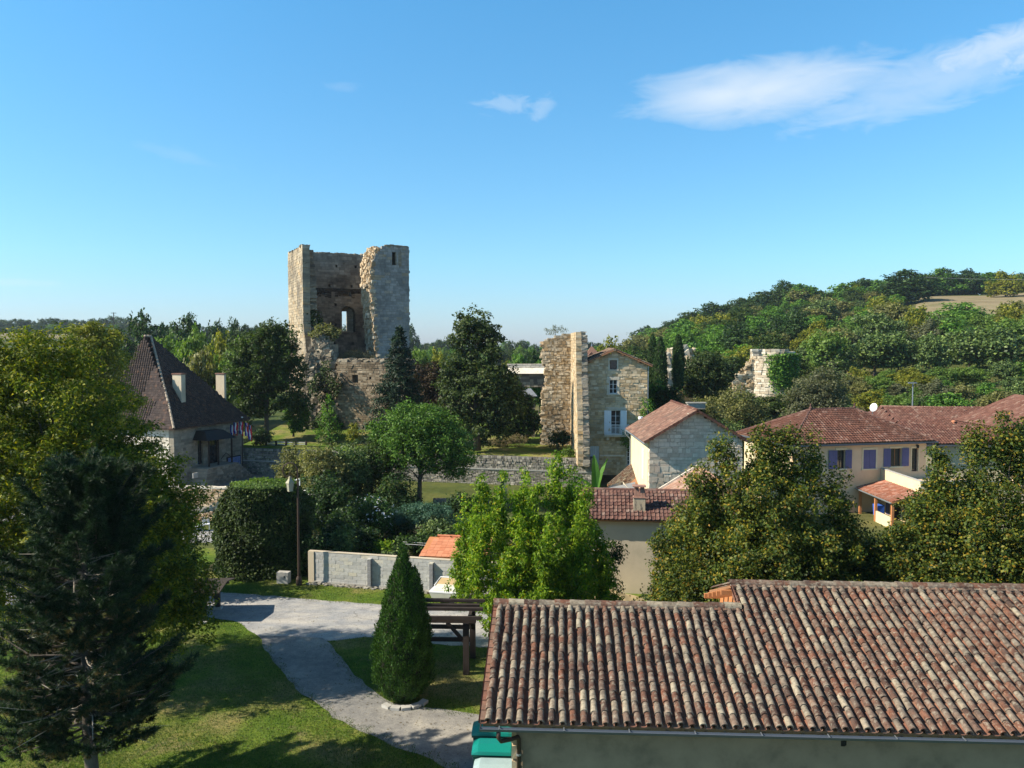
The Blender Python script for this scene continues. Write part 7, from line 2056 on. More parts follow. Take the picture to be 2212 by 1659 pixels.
bush('bush', 'dark green lawn shrub between the ash tree and the town hall corner', (px(560, 84), 84, 2.7), (2.4, 2, 1.7), 'leaf_oak', 46, 90, 30, .35, .22)
tree('young_tree', 'bright green leafy young tree in front of the keep foot', 'tree', (px(632, 90), 90, 2.9), 4.6, [(0, 0, 3.0, 1.7, 1.5, 1.4), (.4, 0, 1.6, 1.5, 1.4, 1.2)], 130, 34, .4, .28, 'leaf_mid', 'bark', .55, 47, nl=8)
tree('young_tree', 'thin yellowish sapling beside the young conifer on the castle lawn', 'tree', (px(762, 81.5), 81.5, 2.65), 2.8, [(0, 0, 1.7, .55, .5, 1.0), (.4, 0, 1.2, .5, .4, .4)], 40, 22, .3, .2, 'leaf_yellow', 'bark', .55, 48, nl=6)
bush('bush', 'dark purple-green shrub mass between the spruce and the tall two-tiered tree', (px(925, 90), 90, 2.8), (5, 3, 7.5), 'leaf_dark_mix', 49, 260, 34, .6, .32) if False else None
L3('leaf_purple', (.02, .015, .012), (.045, .03, .02), (.07, .05, .025), clump=.4)
tree('plum_tree', 'dark purplish tree between the spruce and the tall two-tiered tree', 'tree', (px(935, 92), 92, 2.8), 8.5, [(0, 0, 6, 2.4, 2, 2.2), (-.8, 0, 3.4, 2.8, 2, 2.4), (1.3, 0, 4.2, 2.0, 2, 2.2)], 300, 34, .6, .34, 'leaf_purple', 'bark', .55, 50)
tree('dark_tree', 'deep-shaded tree in front of the arched wall', 'tree', (px(1112, 86), 86, 2.8), 8, [(0, 0, 3.4, 2.2, 1.8, 3.0), (.8, 0, 2, 2.2, 1.6, 2.0), (-.6, 0, 5.6, 1.4, 1.3, 1.8)], 300, 34, .6, .34, 'leaf_oak', 'bark', .55, 51)
bush('bush', 'dark low shrub at the foot of the broad ochre ruined wall', (px(1205, 81), 81, 2.7), (2.3, 1.4, 1.9), 'leaf_oak', 52, 80, 28, .35, .2)
bush('bush', 'green plant at the foot of the projecting ruined wall', (px(1228, 75.5), 75.5, 2.6), (1.3, .8, .9), 'leaf_light', 53, 40, 22, .25, .16)
# dry bank on the terrace
for i, (u, y, w, h_, lf, lb) in enumerate([(1095, 83, 4.2, 1.3, 'dry_grass', 'dry straw-coloured grass bank on the terrace below the dark trees'), (700, 97, 3.2, 1.2, 'dry_grass', 'dry grass tuft at the base of the rubble buttress')]):
    bush('dry_bank', lb, (px(u, y), y, 2.6), (w, 1.6, h_), lf, 60 + i, 120, 26, .3, .28, asp=.15, cat='dry grass')
def ivy_sheet(name, label, loc, w, h_, sd, leaf='leaf_ivy'):
    rs = np.random.RandomState(sd); n = int(w * h_ * 110); x = rs.uniform(-.5, .5, n) * w; z = rs.uniform(0, 1, n) * h_
    k = np.abs(x) < w * .5 * (.62 + .38 * np.sin(z * 1.3 + 1)) ; x = x[k]; z = z[k]
    P = np.stack([x, -rs.uniform(0, .6, len(x)) * (1.15 + np.sin(x * 2 + z)), z], 1); v, q = leaves(P, np.tile([[0, -1.0, .3]], (len(x), 1)), .26, .75, rs, .3)
    t = empty(name, loc, 0, label, 'ivy'); link('foliage', mesh_np('foliage', v, q, M[leaf]), t)
ivy_sheet('ivy', 'dark ivy hanging over the rubble mass at the foot of the keep', (px(705, 95.6), 95.6, 3.0), 4.0, 8.2, 75)
# growth on the ruins
bush('bush', 'green bush rooted inside the keep on its left', (px(676, 101), 101, 13.2), (1.9, 1.8, 4.2), 'leaf_ash', 63, 110, 30, .45, .28)
bush('ledge_growth', 'olive bushy growth on top of the rubble mass inside the keep', (px(705, 98), 98, 13.4), (3.6, 2, 2.0), 'leaf_olive', 64, 130, 32, .4, .26)
bush('ledge_growth', 'dry grass and brambles along the broken sill of the keep', (px(772, 99), 99, 10.8), (5.0, 2.4, 1.5), 'dry_grass', 65, 160, 26, .35, .3, asp=.14, cat='dry grass')
bush('wall_plants', 'wiry dry plants sprouting from the top of the ochre ruined wall', (px(1200, 84.4), 84.4, 14.0), (2.4, .8, 1.0), 'leaf_grey', 66, 34, 18, .22, .2, asp=.2, cat='plant')
bush('climber', 'green climber on the right corner of the stone house', (px(1392, 75.4), 75.4, 3.2), (1.6, .7, 5.0), 'leaf_mid', 67, 100, 30, .4, .18, cat='climber', lobes=[(0, 0, 1.6, .9, .35, 1.5), (.3, 0, 3.6, .55, .3, 1.6), (-.6, 0, .6, .9, .3, .7)])
bush('climber', 'yellow-green climber drooping beside the white balcony', (px(1352, 75.2), 75.2, 3.6), (1.0, .6, 1.6), 'leaf_light', 68, 44, 24, .25, .16, cat='climber')

# ivy hedge: rounded block with a dark inside
def build_hedge():
    y0 = 44.6; x0, x1 = px(437, y0), px(640, y0); W = x1 - x0; D = 4.2; H = pix(560, 1056, y0 + 1).z
    t = empty('ivy_hedge', (x0 + W / 2, y0 + D / 2, 0), R(-6), 'huge clipped ivy-covered hedge block beside the road', 'hedge')
    rs = np.random.RandomState(71); n = 70000
    # superellipsoid shell, wider below
    d = rnd_dirs(rs, n); e = .52
    k = (np.abs(d[:, 0]) ** (1 / e) + np.abs(d[:, 1]) ** (1 / e)) ** (-e)
    xy = d[:, :2] * k[:, None]
    z = rs.uniform(-1, 1, n); top = rs.uniform(0, 1, n) < .22
    rad = np.where(top, np.sqrt(rs.uniform(0, 1, n)), 1.0)
    zz = np.where(top, 1.0, z)
    soft = 1 - .22 * np.clip(zz, 0, 1) ** 3
    lump = 1 + .08 * np.sin(xy[:, 0] * 6 + zz * 4) + .07 * np.cos(xy[:, 1] * 7 - zz * 6) + .04 * np.sin(zz * 12 + xy[:, 0] * 9)
    P = np.stack([xy[:, 0] * rad * soft * W / 2 * (1.02 - .10 * zz) , xy[:, 1] * rad * soft * D / 2, (zz * .5 + .5) * H * (.97 + .03 * lump)], 1)
    nrm = np.stack([xy[:, 0], xy[:, 1], np.where(top, 2.0, .15)], 1); nrm /= np.linalg.norm(nrm, axis=1, keepdims=True)
    P[:, :2] *= lump[:, None]; P += nrm * rs.uniform(-.28, .1, (n, 1))
    v, q = leaves(P, nrm, .14, .75, rs, .35, .3, .8)
    link('foliage', mesh_np('foliage', v, q, M['leaf_ivy']), t)
    rs2 = np.random.RandomState(72); m = 9000
    P2 = P[top][:m] + np.array([0, 0, .08]); v, q = leaves(P2, nrm[top][:m], .13, .6, rs2, 0, .6, .8); link('fresh_top_growth', mesh_np('fresh_top_growth', v, q, M['leaf_light']), t)
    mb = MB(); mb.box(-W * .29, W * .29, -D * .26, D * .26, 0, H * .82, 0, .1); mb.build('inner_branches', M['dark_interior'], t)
build_hedge()

# garden shrubs between the block wall and the castle
GS = [(655, 1235, 46, 2.6, 3.0, 'leaf_oak', 'dark shrub in shade between the lamp post and the block wall'),
      (700, 1150, 52, 4.5, 4.6, 'leaf_oak', 'tall dark shrub mass right of the lamp post'),
      (690, 1090, 60, 4.0, 6.0, 'leaf_olive', 'olive-brown tree-like shrub above the lamp lantern'),
      (745, 1080, 62, 5.0, 5.9, 'leaf_hedge', 'light-leaved shrub left of the walnut, upper row'),
      (640, 1050, 66, 3.6, 5.0, 'leaf_olive', 'yellowish shrub by the retaining wall left end'),
      (800, 1060, 64, 5.0, 6.0, 'leaf_ash', 'mid green shrub mass directly left of the walnut crown'),
      (770, 1190, 48, 2.4, 2.2, 'leaf_oak', 'low dark shrub by the log store'),
      (735, 1200, 46.8, 2.0, 2.6, 'leaf_hedge', 'small tree-like shrub just behind the left part of the block wall'),
      (818, 1200, 47.5, 1.7, 1.5, 'leaf_elder', 'bright green round bush just behind the block wall'),
      (1000, 1090, 60, 2.6, 2.2, 'leaf_oak', 'dark shrub at the right end of the juniper'),
      (860, 1160, 55, 3.0, 1.6, 'leaf_oak', 'dark ground shrub under the juniper'),
      (905, 1180, 50.5, 3.0, 1.3, 'leaf_oak', 'low dark shrub behind the left end of the orange shed roof'),
      (950, 1150, 52.5, 3.4, 1.5, 'leaf_hedge', 'low dull shrub right of the juniper foot'),
      (990, 1160, 50.0, 3.0, 1.8, 'leaf_oak', 'dark shrub behind the orange shed roof beside the box elder'),
      (860, 1085, 60, 3.6, 3.6, 'leaf_oak', 'deep green shrub under the left half of the walnut crown'),
      (735, 1170, 49, 3.0, 3.0, 'leaf_oak', 'dark shrub touching the back of the log store'),
      (845, 1195, 47.3, 2.2, 1.2, 'leaf_hedge', 'low shrub just right of the bright round bush')]
for i, (u, v, y, w, h_, lf, lb) in enumerate(GS):
    bush('garden_shrub', lb, (px(u, y), y, 0), (w, w * .8, h_), lf, 300 + i, int(60 + w * h_ * 11), 34, .42, .19)
def flowers(t, rs):
    n = 130; P, o, C = crown_points([(0, 0, 1.7, 1.7, 1.4, 1.4)], n, 2, .1, rs, .15); v, q = leaves(P, o, .16, .9, rs, 0, .6); link('blossom', mesh_np('blossom', v, q, M['flag_white']), t)
bush('hibiscus', 'flowering shrub dotted with white blossom left of the juniper', (px(800, 54), 54, 0), (3.6, 2.6, 3.2), 'leaf_flower', 320, 200, 34, .42, .17, extra=flowers)
# flat blue-green juniper
rs_l = [(x, 0 + .3 * math.sin(x), 1.5 + .35 * math.sin(x * 2.2) - abs(x) * .12, .95, .9, .28) for x in np.arange(-2.0, 2.6, .5)] + [(x, .3, 2.1 - abs(x) * .2, .8, .8, .22) for x in (-.8, .2, 1.0)]
bush('juniper', 'spreading blue-green juniper in flat layers', (px(918, 55), 55, 0), (4, 3, 2.4), 'leaf_juniper', 321, 230, 50, .34, .15, lobes=rs_l, asp=.3, shell=.5, up=.8)
# banana plants: each large leaf on its own
def banana(loc, H, label, seed, angs, mat='leaf_banana'):
    t = empty('banana_plant', loc, 0, label, 'plant'); r = random.Random(seed)
    mb = MB(); mb.tube([(0, 0, 0), (.05, 0, H * .35)], [.14, .09], 8); mb.build('stem', M['leaf_light'], t)
    for (a, el, L) in angs:
        n = 8; V = []; F = []; p = Vector((0, 0, H * .33)); e = R(el); az = R(a)
        for i in range(n + 1):
            s = i / n; w = .34 * math.sin(math.pi * min(1, .12 + s * .93)) ** .6
            d = Vector((math.cos(az) * math.cos(e), math.sin(az) * math.cos(e), math.sin(e))); sd = Vector((-math.sin(az), math.cos(az), 0)); up = sd.cross(d)
            if i: p = p + d * (L / n)
            e -= R(9) * (1 if el < 75 else .3)
            j = r.uniform(-.05, .05)
            V += [p + sd * (w + j) + up * -.09, p, p - sd * (w + r.uniform(-.05, .05)) + up * -.09]
        for i in range(n): F += [(3 * i, 3 * i + 1, 3 * i + 4, 3 * i + 3), (3 * i + 1, 3 * i + 2, 3 * i + 5, 3 * i + 4)]
        mb = MB(); mb.add(V, F); lf = mb.build('leaf', M[mat], t)
banana((px(1290, 60), 60, 0), 5.2, 'banana plant with broad sunlit leaves beside the grey sheet roof', 3, [(170, 55, 3.6), (195, 35, 2.8), (100, 86, 3.2), (20, 84, 3.0), (10, 50, 2.4), (250, 30, 2.2), (150, 70, 3.0), (215, 62, 3.1), (330, 45, 2.2)])
banana((px(1085, 57), 57, 0), 4.2, 'dark banana plant behind the top of the box elder', 4, [(170, 60, 2.4), (20, 62, 2.5), (80, 80, 2.6), (200, 30, 2.0), (330, 35, 2.0)], 'leaf_oak')

# cypresses and the slope behind the manor
for (u, vt, vb, y, rr, lb, sd) in [(1410, 722, 850, 92, .55, 'left cypress of the pair behind the stone house', 1), (1426, 728, 850, 90, .75, 'right, stouter cypress of the pair behind the stone house', 2), (1465, 723, 810, 93, .62, 'single cypress standing apart right of the pair', 3)]:
    zt_ = pix(u, vt, y).z; zb = pix(u, vb, y).z - 2
    Hh = zt_ - zb
    cone_shrub('cypress', lb, (px(u, y), y, zb), [(rr * .6, .3), (rr * .95, Hh * .25), (rr, Hh * .5), (rr * .8, Hh * .75), (rr * .4, Hh * .92), (.04, Hh)], 'leaf_cypress', 400 + sd, n=6500, lsize=.22, asp=.4, group='cypresses behind the stone house', base=True)
def at_v(name, lb, cat, u, vt, vb, wpx, y, lf, sd, n=200, per=34, ls=.3, kind='tree', z_off=1.0):
    zt_ = pix(u, vt, y).z; zb = pix(u, vb, y).z; w = wpx / FPX * y; h_ = zt_ - zb
    o = bush(name, lb, (px(u, y), y, zb), (w, w * .7, h_), lf, sd, n, per, max(.35, w * .1), ls, cat=cat)
    return o
at_v('evergreen_bush', 'large rounded dark green evergreen right of the single cypress', 'bush', 1522, 762, 862, 128, 103, 'leaf_chestnut', 501, 520, 36, .34)
at_v('thorn_thicket', 'brownish olive thicket above the brown gable roof', 'bush', 1510, 850, 985, 130, 84, 'leaf_olive', 502, 420, 36, .26)
at_v('thorn_thicket', 'large tangled olive thicket between the gable house and the villa', 'bush', 1600, 835, 1000, 150, 88, 'leaf_olive', 503, 560, 36, .27)
at_v('thorn_thicket', 'dull green low thicket left of the villa roof', 'bush', 1560, 905, 1010, 150, 78, 'leaf_hedge', 504, 360, 36, .24)
at_v('willow', 'silvery grey-green willow right of the round ruin', 'tree', 1770, 795, 960, 130, 100, 'leaf_grey', 505, 480, 36, .3)
at_v('ivy_wall_clump', 'dark ivy clump below the paired cypresses', 'bush', 1412, 822, 935, 52, 86, 'leaf_mid', 506, 220, 34, .24)
at_v('shadowed_bush', 'dark shaded bush right of the stone house foot', 'bush', 1445, 835, 920, 50, 84, 'leaf_oak', 507, 160, 34, .26)

# ---------------------------------------------------------------- woods on the hillside and far trees: one of each kind built, the rest copied
def proto(name, leaf, seed, H, w, n, per, cr, ls, asp=.7, lobes=None, dense=.45):
    r = random.Random(seed)
    if lobes is None:
        lobes = [(0, 0, H * .60, w * .42, w * .42, H * .34), (0, 0, H * .42, w * .46, w * .46, H * .28)]
        for i in range(6):
            a = 6.28 * i / 6 + r.uniform(-.4, .4); lobes.append((math.cos(a) * w * .28, math.sin(a) * w * .28, H * r.uniform(.35, .75), w * .24, w * .24, H * .18))
        lobes.append((r.uniform(-.1, .1) * w, 0, H * .84, w * .2, w * .2, H * .14))
    rs = np.random.RandomState(seed)
    P, o, C = crown_points(lobes, n, per, cr, rs, dense, .85)
    k = P[:, 2] > .1; v, q = leaves(P[k], o[k], ls, asp, rs, .1, .5, .9)
    cm = mesh_np('crown', v, q, M[leaf])
    tm = limbs(H, H * .022, C, rs, H * .7, 7, .3, nseg=4).mesh('trunk', M['bark'])
    return cm, tm, H, w
def place(pr, name, u, y, H, wk, label, group, rz, cat='tree', sink=.2, zb=None):
    cm, tm, H0, w0 = pr
    x = px(u, y); z = terrain_z(x, y) if zb is None else zb
    if y > 180: sink = H * (.24 if y > 360 else .12); H *= 1.22 if y > 360 else 1.1
    t = empty(name, (x, y, z - sink), rz, label, cat, group)
    s = H / H0; t.scale = (s * wk, s * wk, s)
    link('crown', cm, t); link('trunk', tm, t)
    return t
PR = {}
for nm, lf, sds in (('oak', 'leaf_oak', (1, 2, 3)), ('mid', 'leaf_mid', (4, 5)), ('ash', 'leaf_ash', (6, 7)), ('light', 'leaf_light', (8,)), ('yellow', 'leaf_yellow', (9,)), ('olive', 'leaf_olive', (10, 11)), ('hedge', 'leaf_hedge', (12,)), ('russet', 'leaf_russet', (13,)), ('grey', 'leaf_grey', (14,))):
    PR[nm] = [proto(nm, lf, 600 + s, 10, 8.5, 210, 24, .8, .52) for s in sds]
KIND = {'oak': ('oak_tree', 'dark green rounded oak'), 'mid': ('maple_tree', 'mid green leafy tree'), 'ash': ('ash_tree', 'deep green ash-like tree'), 'light': ('poplar_tree', 'pale fresh green tree'), 'yellow': ('yellowing_tree', 'yellow-green turning tree'),
        'olive': ('thorn_tree', 'brownish olive scrub tree'), 'hedge': ('hazel_tree', 'dull green hazel-like bush'), 'russet': ('russet_bush', 'reddish brown bush'), 'grey': ('willow_tree', 'silvery grey bush')}
rr = random.Random(99)
def put(kind, u, vt, y, wpx, where, zb=None, group=None, hmin=2.0):
    pr = rr.choice(PR[kind]); x = px(u, y); z = terrain_z(x, y) if zb is None else zb
    H = max(hmin, pix(u, vt, y).z - z); w = wpx / FPX * y
    wk = (w / H) / (pr[3] / pr[2])
    nm, d = KIND[kind]
    return place(pr, nm, u, y, H, max(.45, min(2.2, wk)), f'{d} {where}', group, rr.uniform(0, 6.28), zb=zb)

# trees one can point to
for (k, u, vt, y, w, where, zb) in [
    ('oak', 305, 668, 150, 100, 'on the skyline right above the town hall roof peak', None),
    ('oak', 404, 671, 165, 92, 'on the skyline between the town hall roof and the ash', None),
    ('oak', 262, 700, 170, 60, 'half hidden left of the skyline oak over the town hall', None),
    ('oak', 355, 690, 185, 50, 'low between the two skyline oaks', None),
    ('oak', 468, 688, 190, 60, 'low on the skyline left of the ash', None),
    ('oak', 512, 682, 200, 50, 'just behind the top of the ash', None),
    ('light', 368, 712, 118, 64, 'behind the right slope of the town hall roof', None),
    ('light', 418, 698, 112, 92, 'over the lower right slope of the town hall roof', None),
    ('yellow', 470, 702, 108, 74, 'immediately left of the tall ash', None),
    ('olive', 440, 730, 100, 80, 'in front of the pale trees beyond the town hall', None),
    ('light', 505, 725, 100, 70, 'filling behind the left side of the ash', None),
    ('mid', 400, 780, 96, 80, 'low behind the town hall roof slope', None),
    ('olive', 230, 760, 92, 80, 'low left of the town hall roof', None),
    ('yellow', 150, 735, 88, 60, 'between the broad robinia and the far field', None),
    ('light', 905, 745, 150, 60, 'seen just right of the keep', None),
    ('yellow', 945, 745, 140, 60, 'between the keep and the tall two-tiered tree', None),
    ('mid', 1120, 757, 150, 60, 'left of the ochre ruined wall', None),
    ('oak', 1150, 750, 130, 52, 'close behind the ochre ruined wall', None),
    ('yellow', 1095, 770, 130, 46, 'right beside the tall two-tiered tree', None),
    ('mid', 1165, 770, 120, 50, 'behind the arch parapet', None),
    ('yellow', 1312, 716, 135, 78, 'rising over the stone house roof', None),
    ('mid', 1352, 748, 115, 60, 'over the right eave of the stone house', None),
    ('olive', 1375, 765, 105, 50, 'beside the right corner of the stone house', None),
    ('oak', 1955, 577, 330, 116, 'standing alone at the edge of the stubble field', None),
    ('yellow', 2168, 580, 345, 78, 'standing in the upper stubble field near the right edge', None),
    ('mid', 2070, 648, 235, 150, 'large, below the stubble field', None),
    ('oak', 2045, 700, 215, 90, 'left shoulder of the large tree below the stubble field', None),
    ('light', 1900, 655, 250, 96, 'below the lone field oak', None),
    ('mid', 1862, 690, 225, 100, 'group left below the lone field oak', None),
    ('olive', 1780, 640, 290, 90, 'bare-topped on the wooded crest', None),
    ('olive', 1745, 660, 260, 90, 'bare-topped above the round ruin', None),
    ('yellow', 1560, 672, 240, 90, 'bright among the darker wood above the cypresses', None),
    ('yellow', 1600, 740, 160, 90, 'above the broken wall left of the round ruin', None),
    ('yellow', 1640, 722, 175, 80, 'directly above the round ruin', None),
    ('russet', 2150, 742, 200, 84, 'below the trees near the right edge', None),
    ('russet', 2105, 765, 175, 50, 'small and low right of the large tree', None),
    ('grey', 1760, 800, 118, 70, 'right of the round ruin among the thickets', None),
    ('mid', 2180, 680, 240, 80, 'tall at the right edge below the field', None),
    ('light', 2215, 690, 220, 70, 'at the very right edge of the slope', None)]:
    put(k, u, vt, y, w, where, zb)
def power_line():
    o = empty('power_line', (0, 0, 0), 0, 'thin cable sagging across the stubble field to the right edge', 'power line')
    a, b = pix(1960, 597, 345), pix(2262, 604, 300)
    for nm, p in (('pole', a), ('pole', b)):
        mb = MB(); mb.tube([(p.x, p.y, terrain_z(p.x, p.y) - 1), p], .14, 6); mb.build(nm, M['dark_wood'], o)
    mb = MB(); mb.tube([a.lerp(b, i / 12) - Vector((0, 0, 1.6 * (i / 12) * (1 - i / 12))) for i in range(13)], .035, 4); mb.build('cable', M['zinc'], o)
power_line()
# wooded crest
crest = [(1395, 704), (1430, 706), (1462, 690), (1500, 672), (1535, 655), (1560, 662), (1595, 642), (1625, 635), (1660, 622), (1692, 606), (1725, 612), (1752, 618), (1790, 628), (1825, 612), (1860, 598), (1895, 600), (1925, 596), (1990, 582), (2022, 576), (2050, 588), (2085, 580), (2118, 588), (2145, 582), (2200, 590), (2235, 588), (2270, 590), (2310, 585)]
crest += [(u + 14, v + 5) for u, v in crest[:-1]]
for i, (u, vt) in enumerate(crest):
    D = float(np.interp(u, [1160, 1420], [700, 380])) - rr.uniform(0, 14)
    k = rr.choice(['oak', 'oak', 'ash', 'mid', 'oak'])
    put(k, u, vt + rr.uniform(-5, 5), D if u < 1940 else 386, rr.uniform(56, 78), 'in the hilltop row ' + next(t_ for l_, t_ in ((1480, 'above the stone house and cypresses'), (1600, 'above the thickets left of the ruin'), (1700, 'straight above the round ruin'), (1830, 'right of the ruin on the crest'), (1945, 'just left of the lone field oak'), (2060, 'just right of the lone field oak'), (2150, 'over the stubble field'), (9999, 'at the right picture edge')) if u < l_), group=f'{KIND[k][0]} row along the hilltop')
# slope fill
cnt = 0
def slope_ok(u, y):
    x = px(u, y)
    if 212 < y < 385 and u > 1945: return False
    if 205 < y < 250 and 1760 < u < 1850: return False
    if 118 < y < 142 and 1600 < u < 1740: return False
    if y < 128 and 1560 < u < 1690 and y > 120: return False
    return True
for y in [112, 120, 129, 139, 150, 162, 175, 189, 204, 220, 237, 255, 275, 297, 320, 345, 366]:
    du = 62 if y < 160 else 60
    u = 1290 + rr.uniform(0, 40)
    while u < 2330:
        uu = u + rr.uniform(-14, 14); yy = y + rr.uniform(-4, 4)
        if slope_ok(uu, yy) and not (y < 135 and uu < 1480) and not (uu < 1400 and y > 200 and rr.random() < .5):
            near = y < 150
            hpx_ = rr.uniform(2.4, 4.6) if near else rr.uniform(5.2, 10.5)
            x = px(uu, yy); z = terrain_z(x, yy)
            if uu > 1740 and y < 190:  k = rr.choice(['hedge', 'hedge', 'olive', 'yellow', 'mid', 'light', 'grey', 'hedge'])
            elif uu > 1740: k = rr.choice(['mid', 'mid', 'ash', 'olive', 'light', 'mid', 'hedge', 'yellow', 'olive'])
            elif y < 150: k = rr.choice(['hedge', 'olive', 'mid', 'yellow', 'ash'])
            else: k = rr.choice(['ash', 'oak', 'mid', 'ash', 'olive', 'yellow', 'oak', 'mid'])
            vt = 829.5 - 0
            pr = rr.choice(PR[k]); nm, d = KIND[k]
            zn = next(t_ for lim, t_ in ((1400, 'above the stone house'), (1480, 'behind the cypresses'), (1600, 'above the brown gable roof'), (1720, 'around the round ruin'), (1830, 'above the left end of the villa roof'), (1960, 'above the villa ridge and dish'), (2080, 'above the long tiled roof'), (9999, 'near the right edge')) if uu < lim)
            bd = next(t_ for lim, t_ in ((125, 'lowest on the slope'), (150, 'low on the slope'), (180, 'partway up the slope'), (225, 'halfway up the slope'), (285, 'high on the slope'), (999, 'near the crest')) if yy < lim)
            place(pr, nm, uu, yy, hpx_, rr.uniform(.95, 1.5) * (1.2 if near else 1), f'{d} {bd} {zn}', f'hillside {nm} {zn}', rr.uniform(0, 6.28), sink=.4)
            cnt += 1
        u += du * rr.uniform(.75, 1.2)
# far treelines left and centre
def far_row(us, vts, D, wpx, ks, where, group):
    for u, vt in zip(us, vts):
        k = rr.choice(ks); put(k, u + rr.uniform(-3, 3), vt + rr.uniform(-3, 3), D + rr.uniform(-8, 8), wpx * rr.uniform(.85, 1.25), where, group=group + ' ' + KIND[k][0])
far_row(range(-120, 300, 19), [686 + 3 * math.sin(i * .9) for i in range(30)], 690, 30, ['oak', 'oak', 'ash'], 'in the far treeline on the left horizon', 'far left treeline')
far_row(range(-120, 250, 26), [703 + 3 * math.sin(i * 1.3) for i in range(30)], 655, 30, ['ash', 'oak', 'mid'], 'in the lower far treeline above the left field', 'lower far left treeline')
far_row(range(290, 900, 24), [700 + 3 * math.sin(i) for i in range(30)], 500, 34, ['oak', 'ash'], 'in the far treeline behind the village', 'far middle treeline')
far_row(range(885, 1300, 17), [733 + 4 * math.sin(i * .8) + (4 if i > 8 else 0) for i in range(30)], 560, 28, ['ash', 'mid', 'ash'], 'in the far treeline right of the keep', 'far right treeline')
far_row(range(885, 1300, 24), [748 + 2 * math.sin(i * 1.7) for i in range(30)], 330, 34, ['mid', 'light', 'ash'], 'in the valley wood right of the keep', 'valley wood')
far_row(range(560, 700, 30), [735, 730, 738, 732, 736], 150, 44, ['light', 'mid'], 'behind the ash and the keep', 'trees behind the keep')
# scrub carpet on the near slope: too many to count
def scrub():
    rs = np.random.RandomState(5); n = 70000
    u = rs.uniform(1300, 2420, n); y = 100 + 170 * rs.uniform(0, 1, n) ** 1.4
    x = (u - 1106) / FPX * y
    z = np.array([terrain_z(a, b) for a, b in zip(x, y)])
    den = np.sin(x * .5) * np.cos(y * .4) + np.sin(x * .17 + y * .23)
    keep = den + rs.uniform(-.8, .8, n) > -.2
    x, y, z = x[keep], y[keep], z[keep]; n = len(x); h = rs.uniform(0, 1, n) ** 1.5 * (1.0 + .6 * np.sin(x * .3 + y * .2))
    P = np.stack([x, y, z + np.abs(h)], 1); o = np.tile([[0, -.3, 1.0]], (n, 1))
    v, q = leaves(P, o, .42, .6, rs, 0, .5, 1.0)
    tag(link('undergrowth', mesh_np('undergrowth', v, q, M['leaf_hedge'])), 'low scrub covering the near slope of the hill', kind='stuff')
scrub()

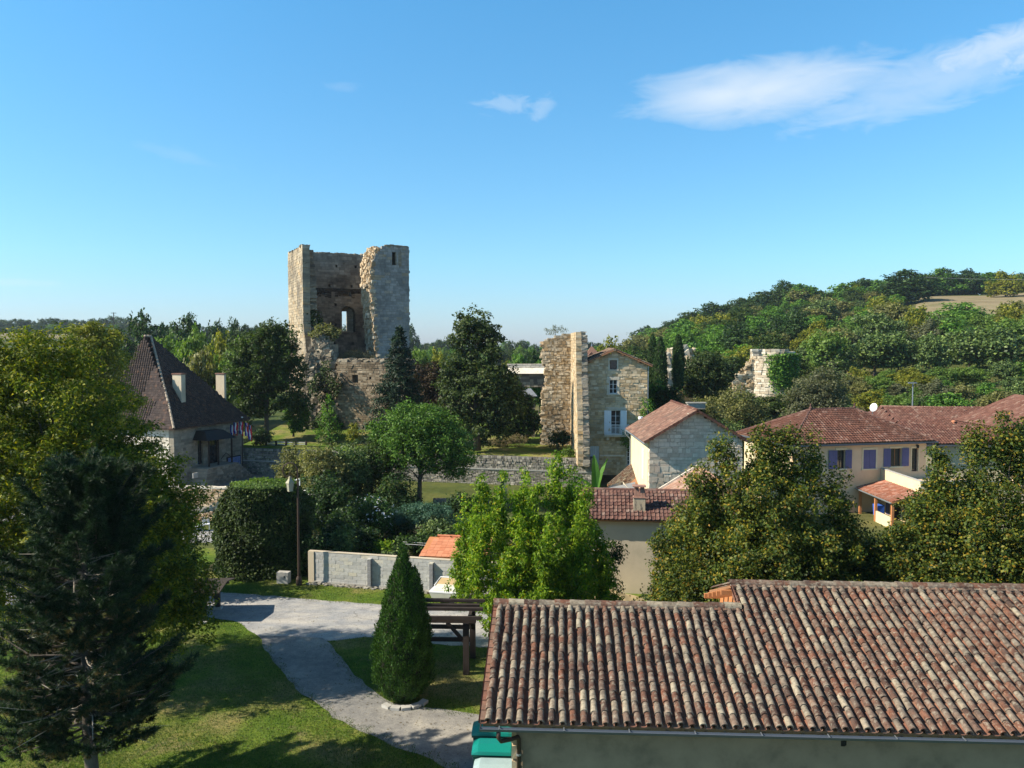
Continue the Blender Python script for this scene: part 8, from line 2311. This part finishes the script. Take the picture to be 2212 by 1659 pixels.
# ---------------------------------------------------------------- grass tufts on the lawns near the camera
def inside(poly, x, y):
    c = np.zeros(len(x), bool); n = len(poly); j = n - 1
    for i in range(n):
        xi, yi = poly[i][0], poly[i][1]; xj, yj = poly[j][0], poly[j][1]
        c ^= ((yi > y) != (yj > y)) & (x < (xj - xi) * (y - yi) / (yj - yi + 1e-12) + xi); j = i
    return c
def grass():
    rs = np.random.RandomState(3); n = 260000
    y = 24.2 + (47 - 24.2) * rs.uniform(0, 1, n) ** 1.3; u = rs.uniform(-40, 1130, n); x = (u - 1106) / FPX * y
    k = ~inside([tuple(p[:2]) for p in ROAD_W], x, y) & ~inside([tuple(p[:2]) for p in DRIVE], x, y)
    wall_y = 45.0 - (x + 11.2) * .23
    k &= (y < wall_y - .3) 
    den = .5 + .5 * np.sin(x * .9 + np.sin(y * .7) * 2) * np.cos(y * .8 + x * .3)
    k &= rs.uniform(0, 1, n) < .35 + .65 * den
    # ragged turf creeping over the edges of the paving
    for P_ in (ROAD_W, DRIVE):
        Q_ = np.array([tuple(p[:2]) for p in P_]); m_ = np.zeros(n, bool)
        for a_, b_ in zip(Q_, np.roll(Q_, -1, 0)):
            d_ = b_ - a_; t_ = np.clip(((x - a_[0]) * d_[0] + (y - a_[1]) * d_[1]) / (d_ @ d_ + 1e-9), 0, 1)
            m_ |= np.hypot(x - a_[0] - t_ * d_[0], y - a_[1] - t_ * d_[1]) < .10 + .18 * (1 + np.sin(x * 3.1 + y * 4.3) * np.cos(x * 5.7 - y * 2.9))
        edge = m_ if P_ is ROAD_W else edge | m_
    k |= edge & (y < 45.0 - (x + 11.2) * .23 - .3) & (rs.uniform(0, 1, n) < .6) & ~inside([tuple(p[:2]) for p in ROAD_W], x, y + .4) 
    x, y = x[k], y[k]; n = len(x)
    h = rs.uniform(.025, .075, (n, 1)); a = rs.uniform(0, 6.28, n); w = rs.uniform(.006, .014, (n, 1))
    s = np.stack([np.cos(a), np.sin(a), np.zeros(n)], 1); B = np.stack([x, y, np.full(n, .004)], 1)
    T = B + np.concatenate([rs.normal(0, .025, (n, 2)), h], 1)
    v = np.stack([B - s * w, B + s * w, T], 1).reshape(-1, 3)
    tag(link('grass', mesh_np('grass', v, np.arange(n * 3, dtype=np.int32).reshape(-1, 3), M['grass_blade'])), 'short park grass beside the road', kind='stuff')
M['grass_blade'] = leaf_mat('grass_blade', [(0, (.03, .08, .01)), (.5, (.06, .125, .018)), (.85, (.11, .16, .03)), (1, (.20, .18, .08))], transl=.3, clump=.5, cscale=.5)
grass()
def litter():
    rs = np.random.RandomState(8); n = 1800
    u = rs.uniform(420, 1080, n); v = rs.uniform(1280, 1650, n); P = np.array([tuple(G(a, b, .02)) for a, b in zip(u, v)])
    vv, q = leaves(P, np.tile([[0, 0, 1.0]], (n, 1)), .07, .6, rs, 0, 1, .4)
    tag(link('fallen_leaves', mesh_np('fallen_leaves', vv, q, M['needle_dry'])), 'scattered dry leaves on grass and road', kind='stuff')
litter()

# ---------------------------------------------------------------- light haze in the air
def haze():
    k = bpy.data.materials.new('haze'); k.use_nodes = True; nt = k.node_tree; nt.nodes.clear()
    o = nt.nodes.new('ShaderNodeOutputMaterial'); v = nt.nodes.new('ShaderNodeVolumePrincipled')
    v.inputs['Color'].default_value = (.72, .86, 1.0, 1); v.inputs['Density'].default_value = .00011; v.inputs['Anisotropy'].default_value = .2
    nt.links.new(v.outputs[0], o.inputs['Volume'])
    mb = MB(); mb.box(-3400, 3400, -70, 2600, -40, 75); h = mb.build('haze', k); h['kind'] = 'stuff'; h['label'] = 'thin blue summer haze'
HAZE = True
if HAZE: haze()
